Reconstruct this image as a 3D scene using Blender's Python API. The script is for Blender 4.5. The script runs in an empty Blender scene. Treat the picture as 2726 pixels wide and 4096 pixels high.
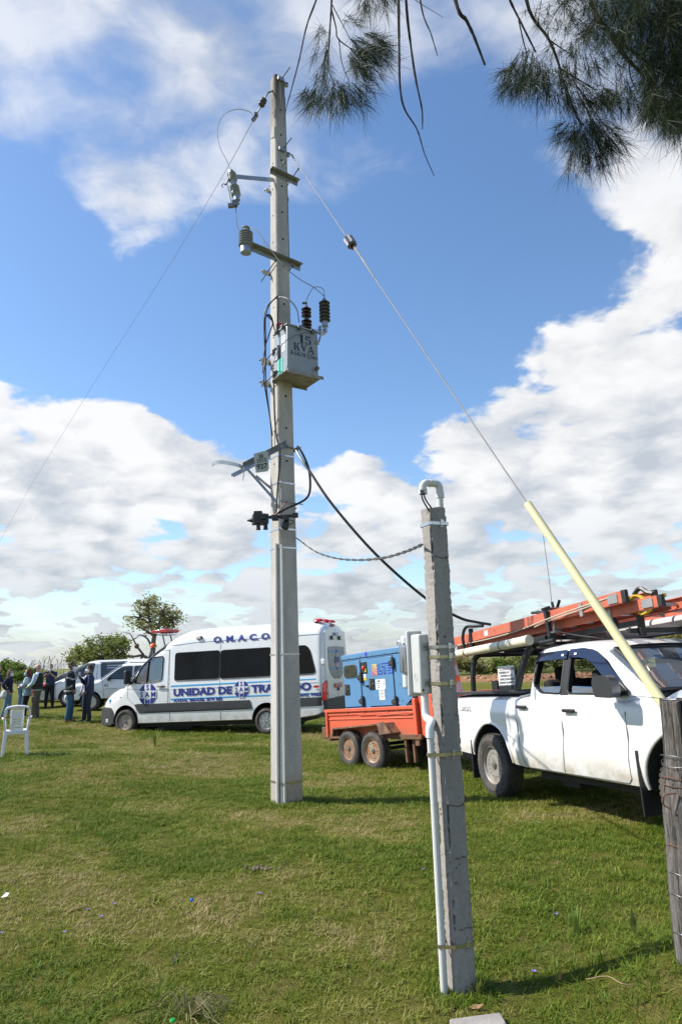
import bpy, bmesh, math, random
import numpy as np
from mathutils import Vector, Matrix, Euler
from mathutils.geometry import tessellate_polygon
R_ = math.radians
SC = bpy.context.scene
COL = SC.collection
random.seed(7); rng = np.random.default_rng(7)

# ------------------------------------------------------------------ camera
FPX = 2731.0; PIT = R_(12.19); ROL = R_(1.8); EYE = np.array([0, 0, 1.6])
_R0 = np.array([1, 0, 0.]); _U0 = np.array([0, -math.sin(PIT), math.cos(PIT)]); _F = np.array([0, math.cos(PIT), math.sin(PIT)])
_R = math.cos(ROL)*_R0 - math.sin(ROL)*_U0; _U = math.sin(ROL)*_R0 + math.cos(ROL)*_U0
cd = bpy.data.cameras.new('camera'); cam = bpy.data.objects.new('camera', cd); COL.objects.link(cam)
cd.sensor_fit = 'VERTICAL'; cd.sensor_height = 36; cd.lens = FPX/4096*36; cd.clip_start = .1; cd.clip_end = 20000
cam.matrix_world = Matrix(((_R[0], _U[0], -_F[0], EYE[0]), (_R[1], _U[1], -_F[1], EYE[1]), (_R[2], _U[2], -_F[2], EYE[2]), (0, 0, 0, 1)))
SC.camera = cam
def ray(px, py): return _F + (px-1363)/FPX*_R + (2048-py)/FPX*_U
def at(px, py, Y):
    d = ray(px, py); return Vector(EYE + d*(Y/d[1]))
def on_z(px, py, z):
    d = ray(px, py); return Vector(EYE + d*((z-EYE[2])/d[2]))

# ------------------------------------------------------------------ sky, sun, exposure
SUN_EL, SUN_AZ = 45.0, 176.0          # azimuth counted from +x towards +y: the sun stands to the left, a little behind the poles
SUNV = np.array([math.cos(R_(SUN_AZ))*math.cos(R_(SUN_EL)), math.sin(R_(SUN_AZ))*math.cos(R_(SUN_EL)), math.sin(R_(SUN_EL))])
SC.view_settings.view_transform = 'Standard'; SC.view_settings.look = 'None'
SC.view_settings.exposure = 0.5; SC.view_settings.gamma = 1.0; SC.view_settings.use_curve_mapping = False
class N:
    """small helper for node trees"""
    def __init__(s, nt): s.nt = nt
    def n(s, t, **k):
        x = s.nt.nodes.new(t)
        for a, b in k.items(): setattr(x, a, b)
        return x
    def put(s, v, sock):
        if hasattr(v, 'is_output'): s.nt.links.new(v, sock)
        else: sock.default_value = v
    def m(s, op, a, b=0., c=0., clamp=False):
        x = s.n('ShaderNodeMath', operation=op, use_clamp=clamp)
        for i, v in enumerate((a, b, c)): s.put(v, x.inputs[i])
        return x.outputs[0]
    def v(s, op, a, b=(0, 0, 0), out=0):
        x = s.n('ShaderNodeVectorMath', operation=op); s.put(a, x.inputs[0])
        if op == 'SCALE': s.put(b, x.inputs['Scale'])
        else: s.put(b, x.inputs[1])
        return x.outputs[out]
    def noise(s, vec, scale, detail=4, rough=.55, dist=0.):
        x = s.n('ShaderNodeTexNoise'); s.put(vec, x.inputs['Vector'])
        for k, q in (('Scale', scale), ('Detail', detail), ('Roughness', rough), ('Distortion', dist)): s.put(q, x.inputs[k])
        return x.outputs['Fac']
    def ss(s, x, a, b, lo=0., hi=1.):
        q = s.n('ShaderNodeMapRange', interpolation_type='SMOOTHSTEP')
        for i, w in enumerate((x, a, b, lo, hi)): s.put(w, q.inputs[i])
        return q.outputs[0]
    def mix(s, f, a, b, mode='MIX'):
        x = s.n('ShaderNodeMix', data_type='RGBA', blend_type=mode)
        s.put(f, x.inputs[0])
        for v, i in ((a, 6), (b, 7)):
            if isinstance(v, tuple) and len(v) == 3: v = (*v, 1)
            s.put(v, x.inputs[i])
        return x.outputs[2]
world = bpy.data.worlds.new('World'); SC.world = world; world.use_nodes = True
world.node_tree.nodes.clear(); W = N(world.node_tree)
sky = W.n('ShaderNodeTexSky', sky_type='NISHITA', sun_disc=False, sun_elevation=R_(SUN_EL), sun_rotation=R_(90-SUN_AZ), altitude=100, air_density=1.0, dust_density=.4, ozone_density=2.2)
bgs = W.n('ShaderNodeBackground'); bgs.inputs[1].default_value = .148
hsv = W.n('ShaderNodeHueSaturation'); hsv.inputs['Saturation'].default_value = 1.10
W.put(sky.outputs[0], hsv.inputs['Color']); W.put(hsv.outputs[0], bgs.inputs[0])
tc = W.n('ShaderNodeTexCoord'); D = W.v('NORMALIZE', tc.outputs['Generated'])
sep = W.n('ShaderNodeSeparateXYZ'); W.put(D, sep.inputs[0]); dz = sep.outputs[2]
den = W.m('ADD', W.m('MAXIMUM', dz, 0.), .26)
pl = W.v('DIVIDE', D, W.n('ShaderNodeCombineXYZ').outputs[0])
cmb = pl.node.inputs[1].links[0].from_node
for i in (0, 1): W.put(den, cmb.inputs[i])
cmb.inputs[2].default_value = 1.0
mapv = W.v('MULTIPLY', pl, (1, 1, .9))
def lump(px, py, rad, amp):
    d = ray(px, py); d = d/np.linalg.norm(d)
    return W.m('MULTIPLY', W.ss(W.v('DISTANCE', D, tuple(d), out=1), rad*.35, rad, 1., 0.), amp)
# cumulus banks that stand low all round the horizon, thin cloud high up, a clear belt between
low = W.ss(dz, .22, .40, 1., 0.); high = W.ss(dz, .50, .66, 0., 1.)
cov = W.m('ADD', W.m('MULTIPLY', low, .245), W.m('MULTIPLY', high, .02))
for l in ((2600, 1300, .26, .24), (2250, 1750, .22, .17), (2750, 900, .16, .10), (650, 1900, .24, .17), (120, 1750, .20, .20), (850, 1790, .15, .19), (1500, 1980, .18, .17), (1900, 1650, .12, .12),
          (1250, 1250, .34, -.32), (650, 1100, .36, -.30), (1750, 1000, .25, -.22), (1300, 1720, .10, -.12), (620, 2120, .06, -.2), (2500, 700, .10, .05), (2100, 2250, .3, .05), (1300,1800,.11,.10), (2240,820,.09,.04), (500,650,.10,.12),
          (1800, 420, .28, .22), (1200, 420, .28, .22), (150, 220, .38, .25), (650, 350, .36, .20), (450, 640, .12, .0), (2350, 300, .2, .14), (2250,1050,.07,-.18), (2150, 640, .12, -.2), (2180, 960, .17, -.16), (2480, 820, .12, -.08), (1350, 1450, .14, -.1)):
    cov = W.m('ADD', cov, lump(*l))
warp = W.n('ShaderNodeTexNoise'); W.put(mapv, warp.inputs['Vector']); warp.inputs['Scale'].default_value = 5; warp.inputs['Detail'].default_value = 3
mv2 = W.v('ADD', mapv, W.v('SCALE', W.v('SUBTRACT', warp.outputs['Color'], (.5, .5, .5)), .12))
def dens(vec):
    vo = W.n('ShaderNodeTexVoronoi', feature='F1'); W.put(vec, vo.inputs['Vector']); vo.inputs['Scale'].default_value = 6.5
    bil = W.m('MULTIPLY', W.m('SUBTRACT', .52, vo.outputs['Distance']), W.m('MULTIPLY', low, .24))
    return W.m('ADD', W.m('ADD', W.noise(vec, 3.6, 9, .56), bil), W.m('MULTIPLY', W.noise(vec, 1.7, 3, .5), .45))
d0 = dens(mv2)
d0 = W.m('ADD', .725, W.m('MULTIPLY', W.m('SUBTRACT', d0, .725), W.m('ADD', 1.3, W.m('MULTIPLY', high, .6))))
sharp = W.m('ADD', W.m('MULTIPLY', high, .46), .13)
th = W.m('SUBTRACT', .875, cov)
mask = W.ss(d0, th, W.m('ADD', th, sharp))
d1 = dens(W.v('ADD', mv2, (-.055, .03, 0.06)))
shade = W.m('ADD', .65, W.m('MULTIPLY', W.m('SUBTRACT', d0, d1), .62))
thick = W.ss(W.m('SUBTRACT', d0, th), .06, .42)          # thick middles read greyer from below
val = W.m('SUBTRACT', shade, W.m('MULTIPLY', thick, .05))
val = W.m('MINIMUM', W.m('MAXIMUM', val, .50), .71)
ccol = W.mix(W.ss(val, .48, .68), (.80, .86, .95), (1.0, 1.0, 1.0))
ccol = W.mix(W.ss(dz, .02, .24, .70, 0.), ccol, (.80, .885, .97)); val = W.m('MULTIPLY', val, W.ss(dz, .02, .24, .80, 1.))
bgc = W.n('ShaderNodeBackground'); W.put(ccol, bgc.inputs[0]); W.put(W.m('MULTIPLY', val, 1.0), bgc.inputs[1])
# the blue between low clouds pales to milky white near the horizon
mixs = W.n('ShaderNodeMixShader')
mk = W.m('MULTIPLY', mask, W.m('ADD', .95, W.m('MULTIPLY', high, -.22)))
mk = W.m('MAXIMUM', mk, W.ss(dz, .0, .14, .80, 0.))
W.put(mk, mixs.inputs[0]); W.put(bgs.outputs[0], mixs.inputs[1]); W.put(bgc.outputs[0], mixs.inputs[2])
wo = W.n('ShaderNodeOutputWorld'); W.put(mixs.outputs[0], wo.inputs[0])
sl = bpy.data.lights.new('sun', 'SUN'); sl.energy = 5.0; sl.angle = R_(.53); sl.color = (1, .95, .87)
so = bpy.data.objects.new('sun', sl); COL.objects.link(so)
so.rotation_euler = Vector(SUNV).to_track_quat('Z', 'Y').to_euler()

# ------------------------------------------------------------------ materials
MATS = {}
def M(name, col=(.5, .5, .5), rough=.6, metal=0, var=.12, scale=6, bump=0., bs=30., coat=0., col2=None, c2=(.5, .65), spec=.5, trans=0.):
    if name in MATS: return MATS[name]
    m = bpy.data.materials.new(name); m.use_nodes = True; nt = m.node_tree; b = nt.nodes['Principled BSDF']; q = N(nt)
    o = q.n('ShaderNodeTexCoord').outputs['Object']
    n1 = q.noise(o, scale, 5, .6)
    c = q.mix(q.ss(n1, .25, .75), tuple(x*(1-var) for x in col), tuple(min(1, x*(1+var)) for x in col))
    if col2: c = q.mix(q.ss(q.noise(o, scale*.6, 6, .65), c2[0], c2[1]), c, col2)
    q.put(c, b.inputs['Base Color'])
    b.inputs['Roughness'].default_value = rough; b.inputs['Metallic'].default_value = metal
    b.inputs['Coat Weight'].default_value = coat; b.inputs['Coat Roughness'].default_value = .05
    b.inputs['Specular IOR Level'].default_value = spec
    if bump:
        bp = q.n('ShaderNodeBump'); bp.inputs['Strength'].default_value = bump; bp.inputs['Distance'].default_value = .01
        q.put(q.noise(o, bs, 6, .6), bp.inputs['Height']); q.put(bp.outputs[0], b.inputs['Normal'])
    MATS[name] = m; return m
def glass(name, tint, alpha, rough=.03, sky_film=0.):
    if name in MATS: return MATS[name]
    m = bpy.data.materials.new(name); m.use_nodes = True; nt = m.node_tree; q = N(nt); nt.nodes.remove(nt.nodes['Principled BSDF'])
    g = q.n('ShaderNodeBsdfGlossy'); g.inputs['Roughness'].default_value = rough; g.inputs['Color'].default_value = (1, 1, 1, 1)
    t = q.n('ShaderNodeBsdfTransparent'); t.inputs[0].default_value = (*tint, 1)
    fr = q.n('ShaderNodeFresnel'); fr.inputs[0].default_value = 1.5
    mx = q.n('ShaderNodeMixShader'); q.put(q.m('ADD', q.m('MULTIPLY', fr.outputs[0], 1.0), alpha, clamp=True), mx.inputs[0])
    q.put(t.outputs[0], mx.inputs[1]); q.put(g.outputs[0], mx.inputs[2]); df = q.n('ShaderNodeBsdfDiffuse'); df.inputs[0].default_value = (.5, .56, .62, 1); m2 = q.n('ShaderNodeMixShader'); m2.inputs[0].default_value = sky_film  # pale blue diffuse film painted in for sky reflected in the glass
    q.put(mx.outputs[0], m2.inputs[1]); q.put(df.outputs[0], m2.inputs[2]); q.put(m2.outputs[0], nt.nodes['Material Output'].inputs[0])
    MATS[name] = m; return m
def dirty_paint(name, col, dirt, zlo, zhi, rough=.28, amt=.8):
    """car paint with road dirt that thickens towards the sills (object z)"""
    m = M(name, col, rough, 0, .03, 3, coat=.6); nt = m.node_tree; q = N(nt); b = nt.nodes['Principled BSDF']
    src = b.inputs['Base Color'].links[0].from_socket
    o = q.n('ShaderNodeTexCoord').outputs['Object']; s = q.n('ShaderNodeSeparateXYZ'); q.put(o, s.inputs[0])
    f = q.m('MULTIPLY', q.ss(s.outputs[2], zlo, zhi, 1., 0.), q.ss(q.noise(o, 5, 6, .65), .25, .75, .1, 1.)); f = q.m('MULTIPLY', f, amt)
    q.put(q.mix(f, src, dirt), b.inputs['Base Color']); q.put(q.m('ADD', rough, q.m('MULTIPLY', f, .4)), b.inputs['Roughness'])
    return m
def concrete(name, col, pit, rust=0., soot=None):
    m = bpy.data.materials.new(name); m.use_nodes = True; nt = m.node_tree; b = nt.nodes['Principled BSDF']; q = N(nt)
    o = q.n('ShaderNodeTexCoord').outputs['Object']
    st = q.v('MULTIPLY', o, (1, 1, .25))
    c = q.mix(q.ss(q.noise(st, 5, 6, .65), .3, .72), tuple(x*.78 for x in col), tuple(x*1.12 for x in col))
    c = q.mix(q.ss(q.noise(o, 60, 3, .6), .35, .7, 0., .35), c, tuple(x*.6 for x in col))
    if rust: c = q.mix(q.ss(q.noise(q.v('MULTIPLY', o, (1, 1, .5)), 7, 5, .6), .66, .76, 0., rust), c, (.33, .17, .08))
    if soot is not None:
        s = q.n('ShaderNodeSeparateXYZ'); q.put(o, s.inputs[0])
        c = q.mix(q.m('MULTIPLY', q.ss(s.outputs[2], soot[0], soot[1]), q.ss(q.noise(q.v('MULTIPLY', o, (14, 14, 1)), 1., 4, .6), .25, .6)), c, (.11, .095, .08))
        c = q.mix(q.m('MULTIPLY', q.ss(s.outputs[2], .42, .15), q.ss(q.noise(st, 6, 4, .6), .3, .7, .2, .8)), c, (.36, .29, .2))
    vo = q.n('ShaderNodeTexVoronoi'); q.put(o, vo.inputs['Vector']); vo.inputs['Scale'].default_value = pit
    pm = q.m('MULTIPLY', q.ss(vo.outputs['Distance'], .14, .28, 1., 0.), q.ss(q.noise(o, pit*.35, 2), .5, .62))
    c = q.mix(q.m('MULTIPLY', pm, .75), c, (.07, .065, .06))
    q.put(c, b.inputs['Base Color']); b.inputs['Roughness'].default_value = .92; b.inputs['Specular IOR Level'].default_value = .2
    bp = q.n('ShaderNodeBump'); bp.inputs['Strength'].default_value = .55; bp.inputs['Distance'].default_value = .006
    q.put(q.m('SUBTRACT', q.noise(o, 45, 6, .65), q.m('MULTIPLY', pm, .8)), bp.inputs['Height']); q.put(bp.outputs[0], b.inputs['Normal'])
    MATS[name] = m; return m
def leafmat(name, c1, c2, tr=.35, rough=.6):
    m = bpy.data.materials.new(name); m.use_nodes = True; nt = m.node_tree; b = nt.nodes['Principled BSDF']; q = N(nt)
    o = q.n('ShaderNodeTexCoord').outputs['Object']
    c = q.mix(q.ss(q.noise(o, 1.6, 5, .7), .3, .7), c1, c2)
    q.put(c, b.inputs['Base Color']); b.inputs['Roughness'].default_value = rough; b.inputs['Specular IOR Level'].default_value = .25
    t = q.n('ShaderNodeBsdfTranslucent'); q.put(c, t.inputs[0]); mx = q.n('ShaderNodeMixShader'); mx.inputs[0].default_value = tr
    q.put(b.outputs[0], mx.inputs[1]); q.put(t.outputs[0], mx.inputs[2]); q.put(mx.outputs[0], nt.nodes['Material Output'].inputs[0])
    MATS[name] = m; return m

# ------------------------------------------------------------------ geometry helpers
class MB:
    def __init__(s): s.v = []; s.f = []; s.m = []; s.mn = []
    def mi(s, m):
        if m not in s.mn: s.mn.append(m)
        return s.mn.index(m)
    def add(s, vs, fs, m=None):
        k = len(s.v); s.v += [tuple(x) for x in vs]; i = s.mi(m)
        s.f += [tuple(a+k for a in f) for f in fs]; s.m += [i]*len(fs); return s
    def box(s, c, d, R=None, m=None):
        c = Vector(c); P = []
        for x in (-.5, .5):
            for y in (-.5, .5):
                for z in (-.5, .5):
                    q = Vector((x*d[0], y*d[1], z*d[2])); P.append(c + (R @ q if R else q))
        return s.add(P, [(0, 1, 3, 2), (4, 6, 7, 5), (0, 4, 5, 1), (2, 3, 7, 6), (0, 2, 6, 4), (1, 5, 7, 3)], m)
    def bar(s, a, b, w, h, up=(0, 0, 1), m=None):
        a = Vector(a); b = Vector(b); x = (b-a).normalized(); u = Vector(up)
        y = u.cross(x)
        if y.length < 1e-4: y = Vector((1, 0, 0)).cross(x)
        y.normalize(); z = x.cross(y)
        return s.box((a+b)/2, ((b-a).length, w, h), Matrix((x, y, z)).transposed(), m)
    def tube(s, pts, r, n=8, m=None, cap=True):
        pts = [Vector(p) for p in pts]; k = len(pts); rr = r if isinstance(r, (list, tuple)) else [r]*k
        t0 = (pts[1]-pts[0]).normalized(); a = Vector((0, 0, 1)) if abs(t0.z) < .9 else Vector((1, 0, 0))
        u = t0.cross(a).normalized(); vs = []
        for i, p in enumerate(pts):
            t = (pts[min(i+1, k-1)]-pts[max(i-1, 0)])
            if t.length < 1e-9: t = t0
            t.normalize(); u = (u - t*u.dot(t))
            if u.length < 1e-6: u = t.cross(Vector((.3, .5, .8)))
            u.normalize(); w = t.cross(u)
            for j in range(n):
                an = 2*math.pi*j/n; vs.append(p + (u*math.cos(an)+w*math.sin(an))*rr[i])
        fs = [(i*n+j, i*n+(j+1) % n, (i+1)*n+(j+1) % n, (i+1)*n+j) for i in range(k-1) for j in range(n)]
        if cap: fs += [tuple(range(n))[::-1], tuple((k-1)*n+j for j in range(n))]
        return s.add(vs, fs, m)
    def lathe(s, prof, o, ax=(0, 0, 1), n=20, m=None):
        o = Vector(o); ax = Vector(ax).normalized(); u = ax.orthogonal().normalized(); w = ax.cross(u); vs = []
        for r, h in prof:
            for j in range(n):
                an = 2*math.pi*j/n; vs.append(o + ax*h + (u*math.cos(an)+w*math.sin(an))*max(r, 1e-4))
        k = len(prof)
        fs = [(i*n+j, i*n+(j+1) % n, (i+1)*n+(j+1) % n, (i+1)*n+j) for i in range(k-1) for j in range(n)]
        fs += [tuple(range(n))[::-1], tuple((k-1)*n+j for j in range(n))]
        return s.add(vs, fs, m)
    def prism(s, poly, o, ux, uy, dep, m=None):
        o = Vector(o); ux = Vector(ux); uy = Vector(uy); dep = Vector(dep)
        a = [o+ux*p[0]+uy*p[1] for p in poly]; n = len(a); b = [p+dep for p in a]
        tri = tessellate_polygon([[Vector((p[0], p[1], 0)) for p in poly]])
        fs = [tuple(t) for t in tri] + [tuple(n+i for i in t[::-1]) for t in tri] + [(i, i+n, (i+1) % n + n, (i+1) % n) for i in range(n)]
        return s.add(a+b, fs, m)
    def build(s, name, m=None, parent=None, sm=35, bev=0, bseg=2, fix=True):
        me = bpy.data.meshes.new(name); me.from_pydata(s.v, [], s.f)
        for x in s.mn: me.materials.append(x if x is not None else m)
        me.polygons.foreach_set('material_index', s.m)
        if fix:
            bm = bmesh.new(); bm.from_mesh(me); bmesh.ops.recalc_face_normals(bm, faces=bm.faces); bm.to_mesh(me); bm.free()
        if sm:
            me.shade_smooth(); me.set_sharp_from_angle(angle=R_(sm))
        o = bpy.data.objects.new(name, me); COL.objects.link(o)
        if parent: o.parent = parent
        if bev:
            b = o.modifiers.new('b', 'BEVEL'); b.width = bev; b.segments = bseg; b.limit_method = 'ANGLE'; b.angle_limit = R_(40)
        return o
def thing(name, label, cat, loc=(0, 0, 0), mat=None, group=None):
    o = bpy.data.objects.new(name, None); COL.objects.link(o); o.empty_display_size = .2
    if mat is not None: o.matrix_world = mat
    else: o.location = loc
    return tag(o, label, cat, group)
def tag(o, label, cat, group=None):
    o['label'] = label; o['category'] = cat
    if group: o['group'] = group
    return o
def kind(o, k): o['kind'] = k; return o
def cr(pts, n=6):
    """smooth curve through points"""
    P = [Vector(p) for p in pts]; P = [P[0]*2-P[1]] + P + [P[-1]*2-P[-2]]; out = []
    for i in range(1, len(P)-2):
        for k in range(n):
            t = k/n; a, b, c, d = P[i-1:i+3]
            out.append(.5*((2*b)+(c-a)*t+(2*a-5*b+4*c-d)*t*t+(3*b-a-3*c+d)*t**3))
    return out+[P[-2]]
def frame(o, yaw, pitch):
    y, q = R_(yaw), R_(pitch); X = Vector((math.cos(y)*math.cos(q), math.sin(y)*math.cos(q), math.sin(q))); Y = Vector((-math.sin(y), math.cos(y), 0)); Z = X.cross(Y)
    m = Matrix((X, Y, Z)).transposed().to_4x4(); m.translation = Vector(o); return m
def hit(mat, px, py, yl):
    """local point of a framed thing on its plane y = yl seen at a pixel"""
    i = mat.inverted(); o = i @ Vector(EYE); d = i.to_3x3() @ Vector(ray(px, py)); return o + d*((yl-o.y)/d.y)
def text_mesh(s, size, bold=0., space=1., sx=1.):
    c = bpy.data.curves.new('t', 'FONT'); c.body = s; c.size = size; c.offset = bold; c.space_character = space; c.resolution_u = 3; c.fill_mode = 'FRONT'
    o = bpy.data.objects.new('t', c); COL.objects.link(o); bpy.context.view_layer.update()
    me = bpy.data.meshes.new_from_object(o.evaluated_get(bpy.context.evaluated_depsgraph_get()))
    V = [(v.co.x*sx, v.co.y) for v in me.vertices]; F = [tuple(p.vertices) for p in me.polygons]
    bpy.data.objects.remove(o); bpy.data.curves.remove(c); bpy.data.meshes.remove(me)
    return V, F
def text(name, s, size, m, parent, fn, bold=0., space=1., sx=1., align=0., width=0.):
    """lettering: fn maps (u, v) of the flat text to a point"""
    V, F = text_mesh(s, size, bold, space, sx)
    if width: k = width/max(v[0] for v in V); V = [(v[0]*k, v[1]) for v in V]
    w = max(v[0] for v in V)*align
    b = MB(); b.add([fn(u-w, v) for u, v in V], F, m); o = b.build(name, m, parent, sm=0, fix=False); return o
def flat(o, ux, uy, off=(0, 0, 0)):
    o = Vector(o)+Vector(off); ux = Vector(ux); uy = Vector(uy)
    return lambda u, v: o+ux*u+uy*v
def rr(poly, r, n=4):
    """round the corners of a polygon"""
    out = []; k = len(poly)
    for i in range(k):
        p = Vector(poly[i]); a = Vector(poly[i-1]); b = Vector(poly[(i+1) % k])
        q = min(r, (a-p).length*.45, (b-p).length*.45); a = p+(a-p).normalized()*q; b = p+(b-p).normalized()*q
        for j in range(n+1):
            t = j/n; out.append(tuple(a*(1-t)**2+p*2*t*(1-t)+b*t*t))
    return out
def rows(poly, nz):
    zs = [p[1] for p in poly]; z0, z1 = min(zs), max(zs); out = []
    L = sorted(set([round(z, 4) for z in zs]+[round(z0+(z1-z0)*i/nz, 4) for i in range(nz+1)])); L = [z for i, z in enumerate(L) if i == 0 or z-L[i-1] > 4e-4]
    for z in L:
        zz = min(max(z, z0+1e-6), z1-1e-6); xs = []
        for k in range(len(poly)):
            (xa, za), (xb, zb) = poly[k-1], poly[k]
            if (za-zz)*(zb-zz) <= 0 and za != zb: xs.append(xa+(xb-xa)*(zz-za)/(zb-za))
        out.append((z, min(xs), max(xs)))
    return out
def cut(o, cutters, sm=35):
    for c in cutters:
        b = o.modifiers.new('c', 'BOOLEAN'); b.operation = 'DIFFERENCE'; b.object = c; b.solver = 'EXACT'; b.material_mode = 'TRANSFER'
    bpy.context.view_layer.update()
    me = bpy.data.meshes.new_from_object(o.evaluated_get(bpy.context.evaluated_depsgraph_get()))
    o.modifiers.clear(); o.data = me; me.shade_smooth(); me.set_sharp_from_angle(angle=R_(sm))
    for c in cutters: bpy.data.objects.remove(c)
    return o
class Loft:
    """vehicle body: stations along x, section with upright sides and a rounded top"""
    def __init__(s, top, bot, W, g, rc, e=2.6):
        s.top, s.bot, s.Wd, s.g, s.rc, s.e = top, bot, W, g, rc, e
    def I(s, tab, x): return float(np.interp(x, [a for a, _ in tab], [b for _, b in tab]))
    def sec(s, x):
        zt = s.I(s.top, x); zb = s.I(s.bot, x); w = s.I(s.Wd, x); rc = min(s.rc, (zt-zb)*.45); return zt, zb, w, rc
    def y(s, x, z):
        zt, zb, w, rc = s.sec(x); zs = zt-rc
        if z <= zs: return w*s.I(s.g, z)
        return w*s.I(s.g, zs)*max(0, 1-min(1, (z-zs)/rc)**s.e)**(1/s.e)
    def half(s, x, ns=14, nc=9):
        zt, zb, w, rc = s.sec(x); zs = zt-rc; P = [(w*.9*s.I(s.g, zb), zb)]
        for i in range(ns+1):
            z = zb+.03+(zs-zb-.03)*i/ns; P.append((w*s.I(s.g, z), z))
        for i in range(1, nc+1):
            a = math.pi/2*i/nc; P.append((w*s.I(s.g, zs)*math.cos(a)**(2/s.e) if i < nc else 0., zs+rc*math.sin(a)**(2/s.e)))
        return P
    def body(s, b, xs, m):
        rings = []
        for x in xs:
            h = s.half(x); rings.append([(x, 0, h[0][1])]+[(x, y, z) for y, z in h]+[(x, -y, z) for y, z in h[-2::-1]])
        n = len(rings[0]); vs = [p for r in rings for p in r]
        fs = [(i*n+j, i*n+(j+1) % n, (i+1)*n+(j+1) % n, (i+1)*n+j) for i in range(len(xs)-1) for j in range(n)]
        fs += [tuple(range(n))[::-1], tuple((len(xs)-1)*n+j for j in range(n))]
        b.add(vs, fs, m); return b
    def patch(s, b, poly, side, off, m, nz=6, nx=6):
        """panel that follows the side (side = +1 left, -1 right)"""
        vs = []; fs = []
        R = rows(poly, nz); nz = len(R)-1
        for z, x0, x1 in R:
            for j in range(nx+1):
                x = x0+(x1-x0)*j/nx; vs.append((x, side*(s.y(x, z)+off), z))
        for i in range(nz):
            for j in range(nx):
                a = i*(nx+1)+j; fs.append((a, a+1, a+nx+2, a+nx+1))
        b.add(vs, fs, m); return b
    def seam(s, b, pts, side, r, m):
        P = []
        for (xa, za), (xb, zb) in zip(pts, pts[1:]):
            k = max(2, int(math.hypot(xb-xa, zb-za)/.12))
            for i in range(k): t = i/k; P.append((xa+(xb-xa)*t, za+(zb-za)*t))
        P.append(pts[-1]); b.tube([(x, side*(s.y(x, z)+r*.2), z) for x, z in P], r, 5, m); return b
    def top_patch(s, b, x0, x1, t0, off, m, nx=8):
        """pane over the sloping front or rear of the roof shell: the middle part of each section"""
        vs = []; fs = []; k = None
        for i in range(nx+1):
            h = s.half(x0+(x1-x0)*i/nx, 14, 16); h = [p for j, p in enumerate(h) if j >= len(h)-17+t0]
            q = [(x0+(x1-x0)*i/nx, y, z+off) for y, z in h]+[(x0+(x1-x0)*i/nx, -y, z+off) for y, z in h[-2::-1]]
            k = len(q); vs += q
        for i in range(nx):
            for j in range(k-1): fs.append((i*k+j, i*k+j+1, (i+1)*k+j+1, (i+1)*k+j))
        b.add(vs, fs, m); return b
def copy_tree(o, parent=None):
    c = o.copy(); COL.objects.link(c); c.parent = parent
    for ch in o.children: copy_tree(ch, c)
    return c

# ------------------------------------------------------------------ ground height
CTRL = [(.5, 3.7, 0), (-.8, 8.66, 0), (1.7, 8.8, -.07), (2.7, 5.8, .08), (1.75, 4.4, .06), (0, 12.6, -.23), (.8, 11.5, -.2), (-2.1, 18.4, -.22), (-6.2, 19.9, -.24), (-5.2, 11.4, .12), (-8.2, 20.5, .08),
        (-9.5, 20.5, .08), (-4, 17.4, -.22), (-3, 6, .03), (-2.1, 20.5, -.24), (4.2, 8.2, -.05), (5, 5.5, .05), (3.4, 9.4, -.08), (-1.0, 2.6, .0), (.9, 2.6, .0)]
CT = np.array(CTRL)
def gz(x, y, fine=True):
    x = np.asarray(x, float); y = np.asarray(y, float)
    d = (x[..., None]-CT[:, 0])**2+(y[..., None]-CT[:, 1])**2; w = np.exp(-d/(2*1.7**2))
    z = (w*CT[:, 2]).sum(-1)/(w.sum(-1)+.02)
    z = z - .012*np.clip(y-40, 0, 400)*1.0*(np.clip(y-40, 0, 160)/160)
    t = np.clip((x-.72)/.95, 0, 1); z = z + .25*t*t*(3-2*t)*np.exp(-((y-3.3)/.72)**2)*np.exp(-(np.clip(x-3, 0, 99)/2)**2)      # bank along the fence line
    if fine:
        f = np.clip((y-1)/6, .25, 1)*np.exp(-(np.clip(y-10, 0, 99)/22)**2)
        k = 1-np.clip(w[..., :14].max(-1)*1.15, 0, 1)*.85
        z = z+k*f*.035*(np.sin(1.1*x+.7*y+1)*np.sin(.8*y-.5*x)+.7*np.sin(2.3*x-1.3*y)*np.sin(1.9*y+.4))
    return z
def gzf(x, y): return float(gz(np.array([x]), np.array([y]))[0])
def gp(px, py):
    """where the view through a pixel meets the ground"""
    z = 0.
    for _ in range(8):
        p = on_z(px, py, z); z = .5*z+.5*gzf(p.x, p.y)
    p = on_z(px, py, z); return Vector((p.x, p.y, gzf(p.x, p.y)))
# ------------------------------------------------------------------ ground
def lines(a, b, st, far, g=1.22):
    L = list(np.arange(a, b+1e-6, st)); s = st; x = L[-1]
    while x < far: s *= g; x += s; L.append(x)
    s = st; x = L[0]; pre = []
    while x > -far: s *= g; x -= s; pre.append(x)
    return np.array(pre[::-1]+L)
gx = lines(-13, 8, .2, 9000); gy = lines(-2, 26, .2, 9000); gy = gy[gy > -400]
XX, YY = np.meshgrid(gx, gy); ZZ = gz(XX, YY)
me = bpy.data.meshes.new('ground'); nx = len(gx)
ix = np.arange(len(gy)-1)[:, None]*nx+np.arange(nx-1)[None]
me.from_pydata(np.stack([XX, YY, ZZ], -1).reshape(-1, 3).tolist(), [], np.stack([ix, ix+1, ix+nx+1, ix+nx], -1).reshape(-1, 4).tolist())
me.shade_smooth()
ground = bpy.data.objects.new('ground', me); COL.objects.link(ground); kind(ground, 'structure')
gm = bpy.data.materials.new('turf'); gm.use_nodes = True; q = N(gm.node_tree); b = gm.node_tree.nodes['Principled BSDF']
geo = q.n('ShaderNodeNewGeometry').outputs['Position']
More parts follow.
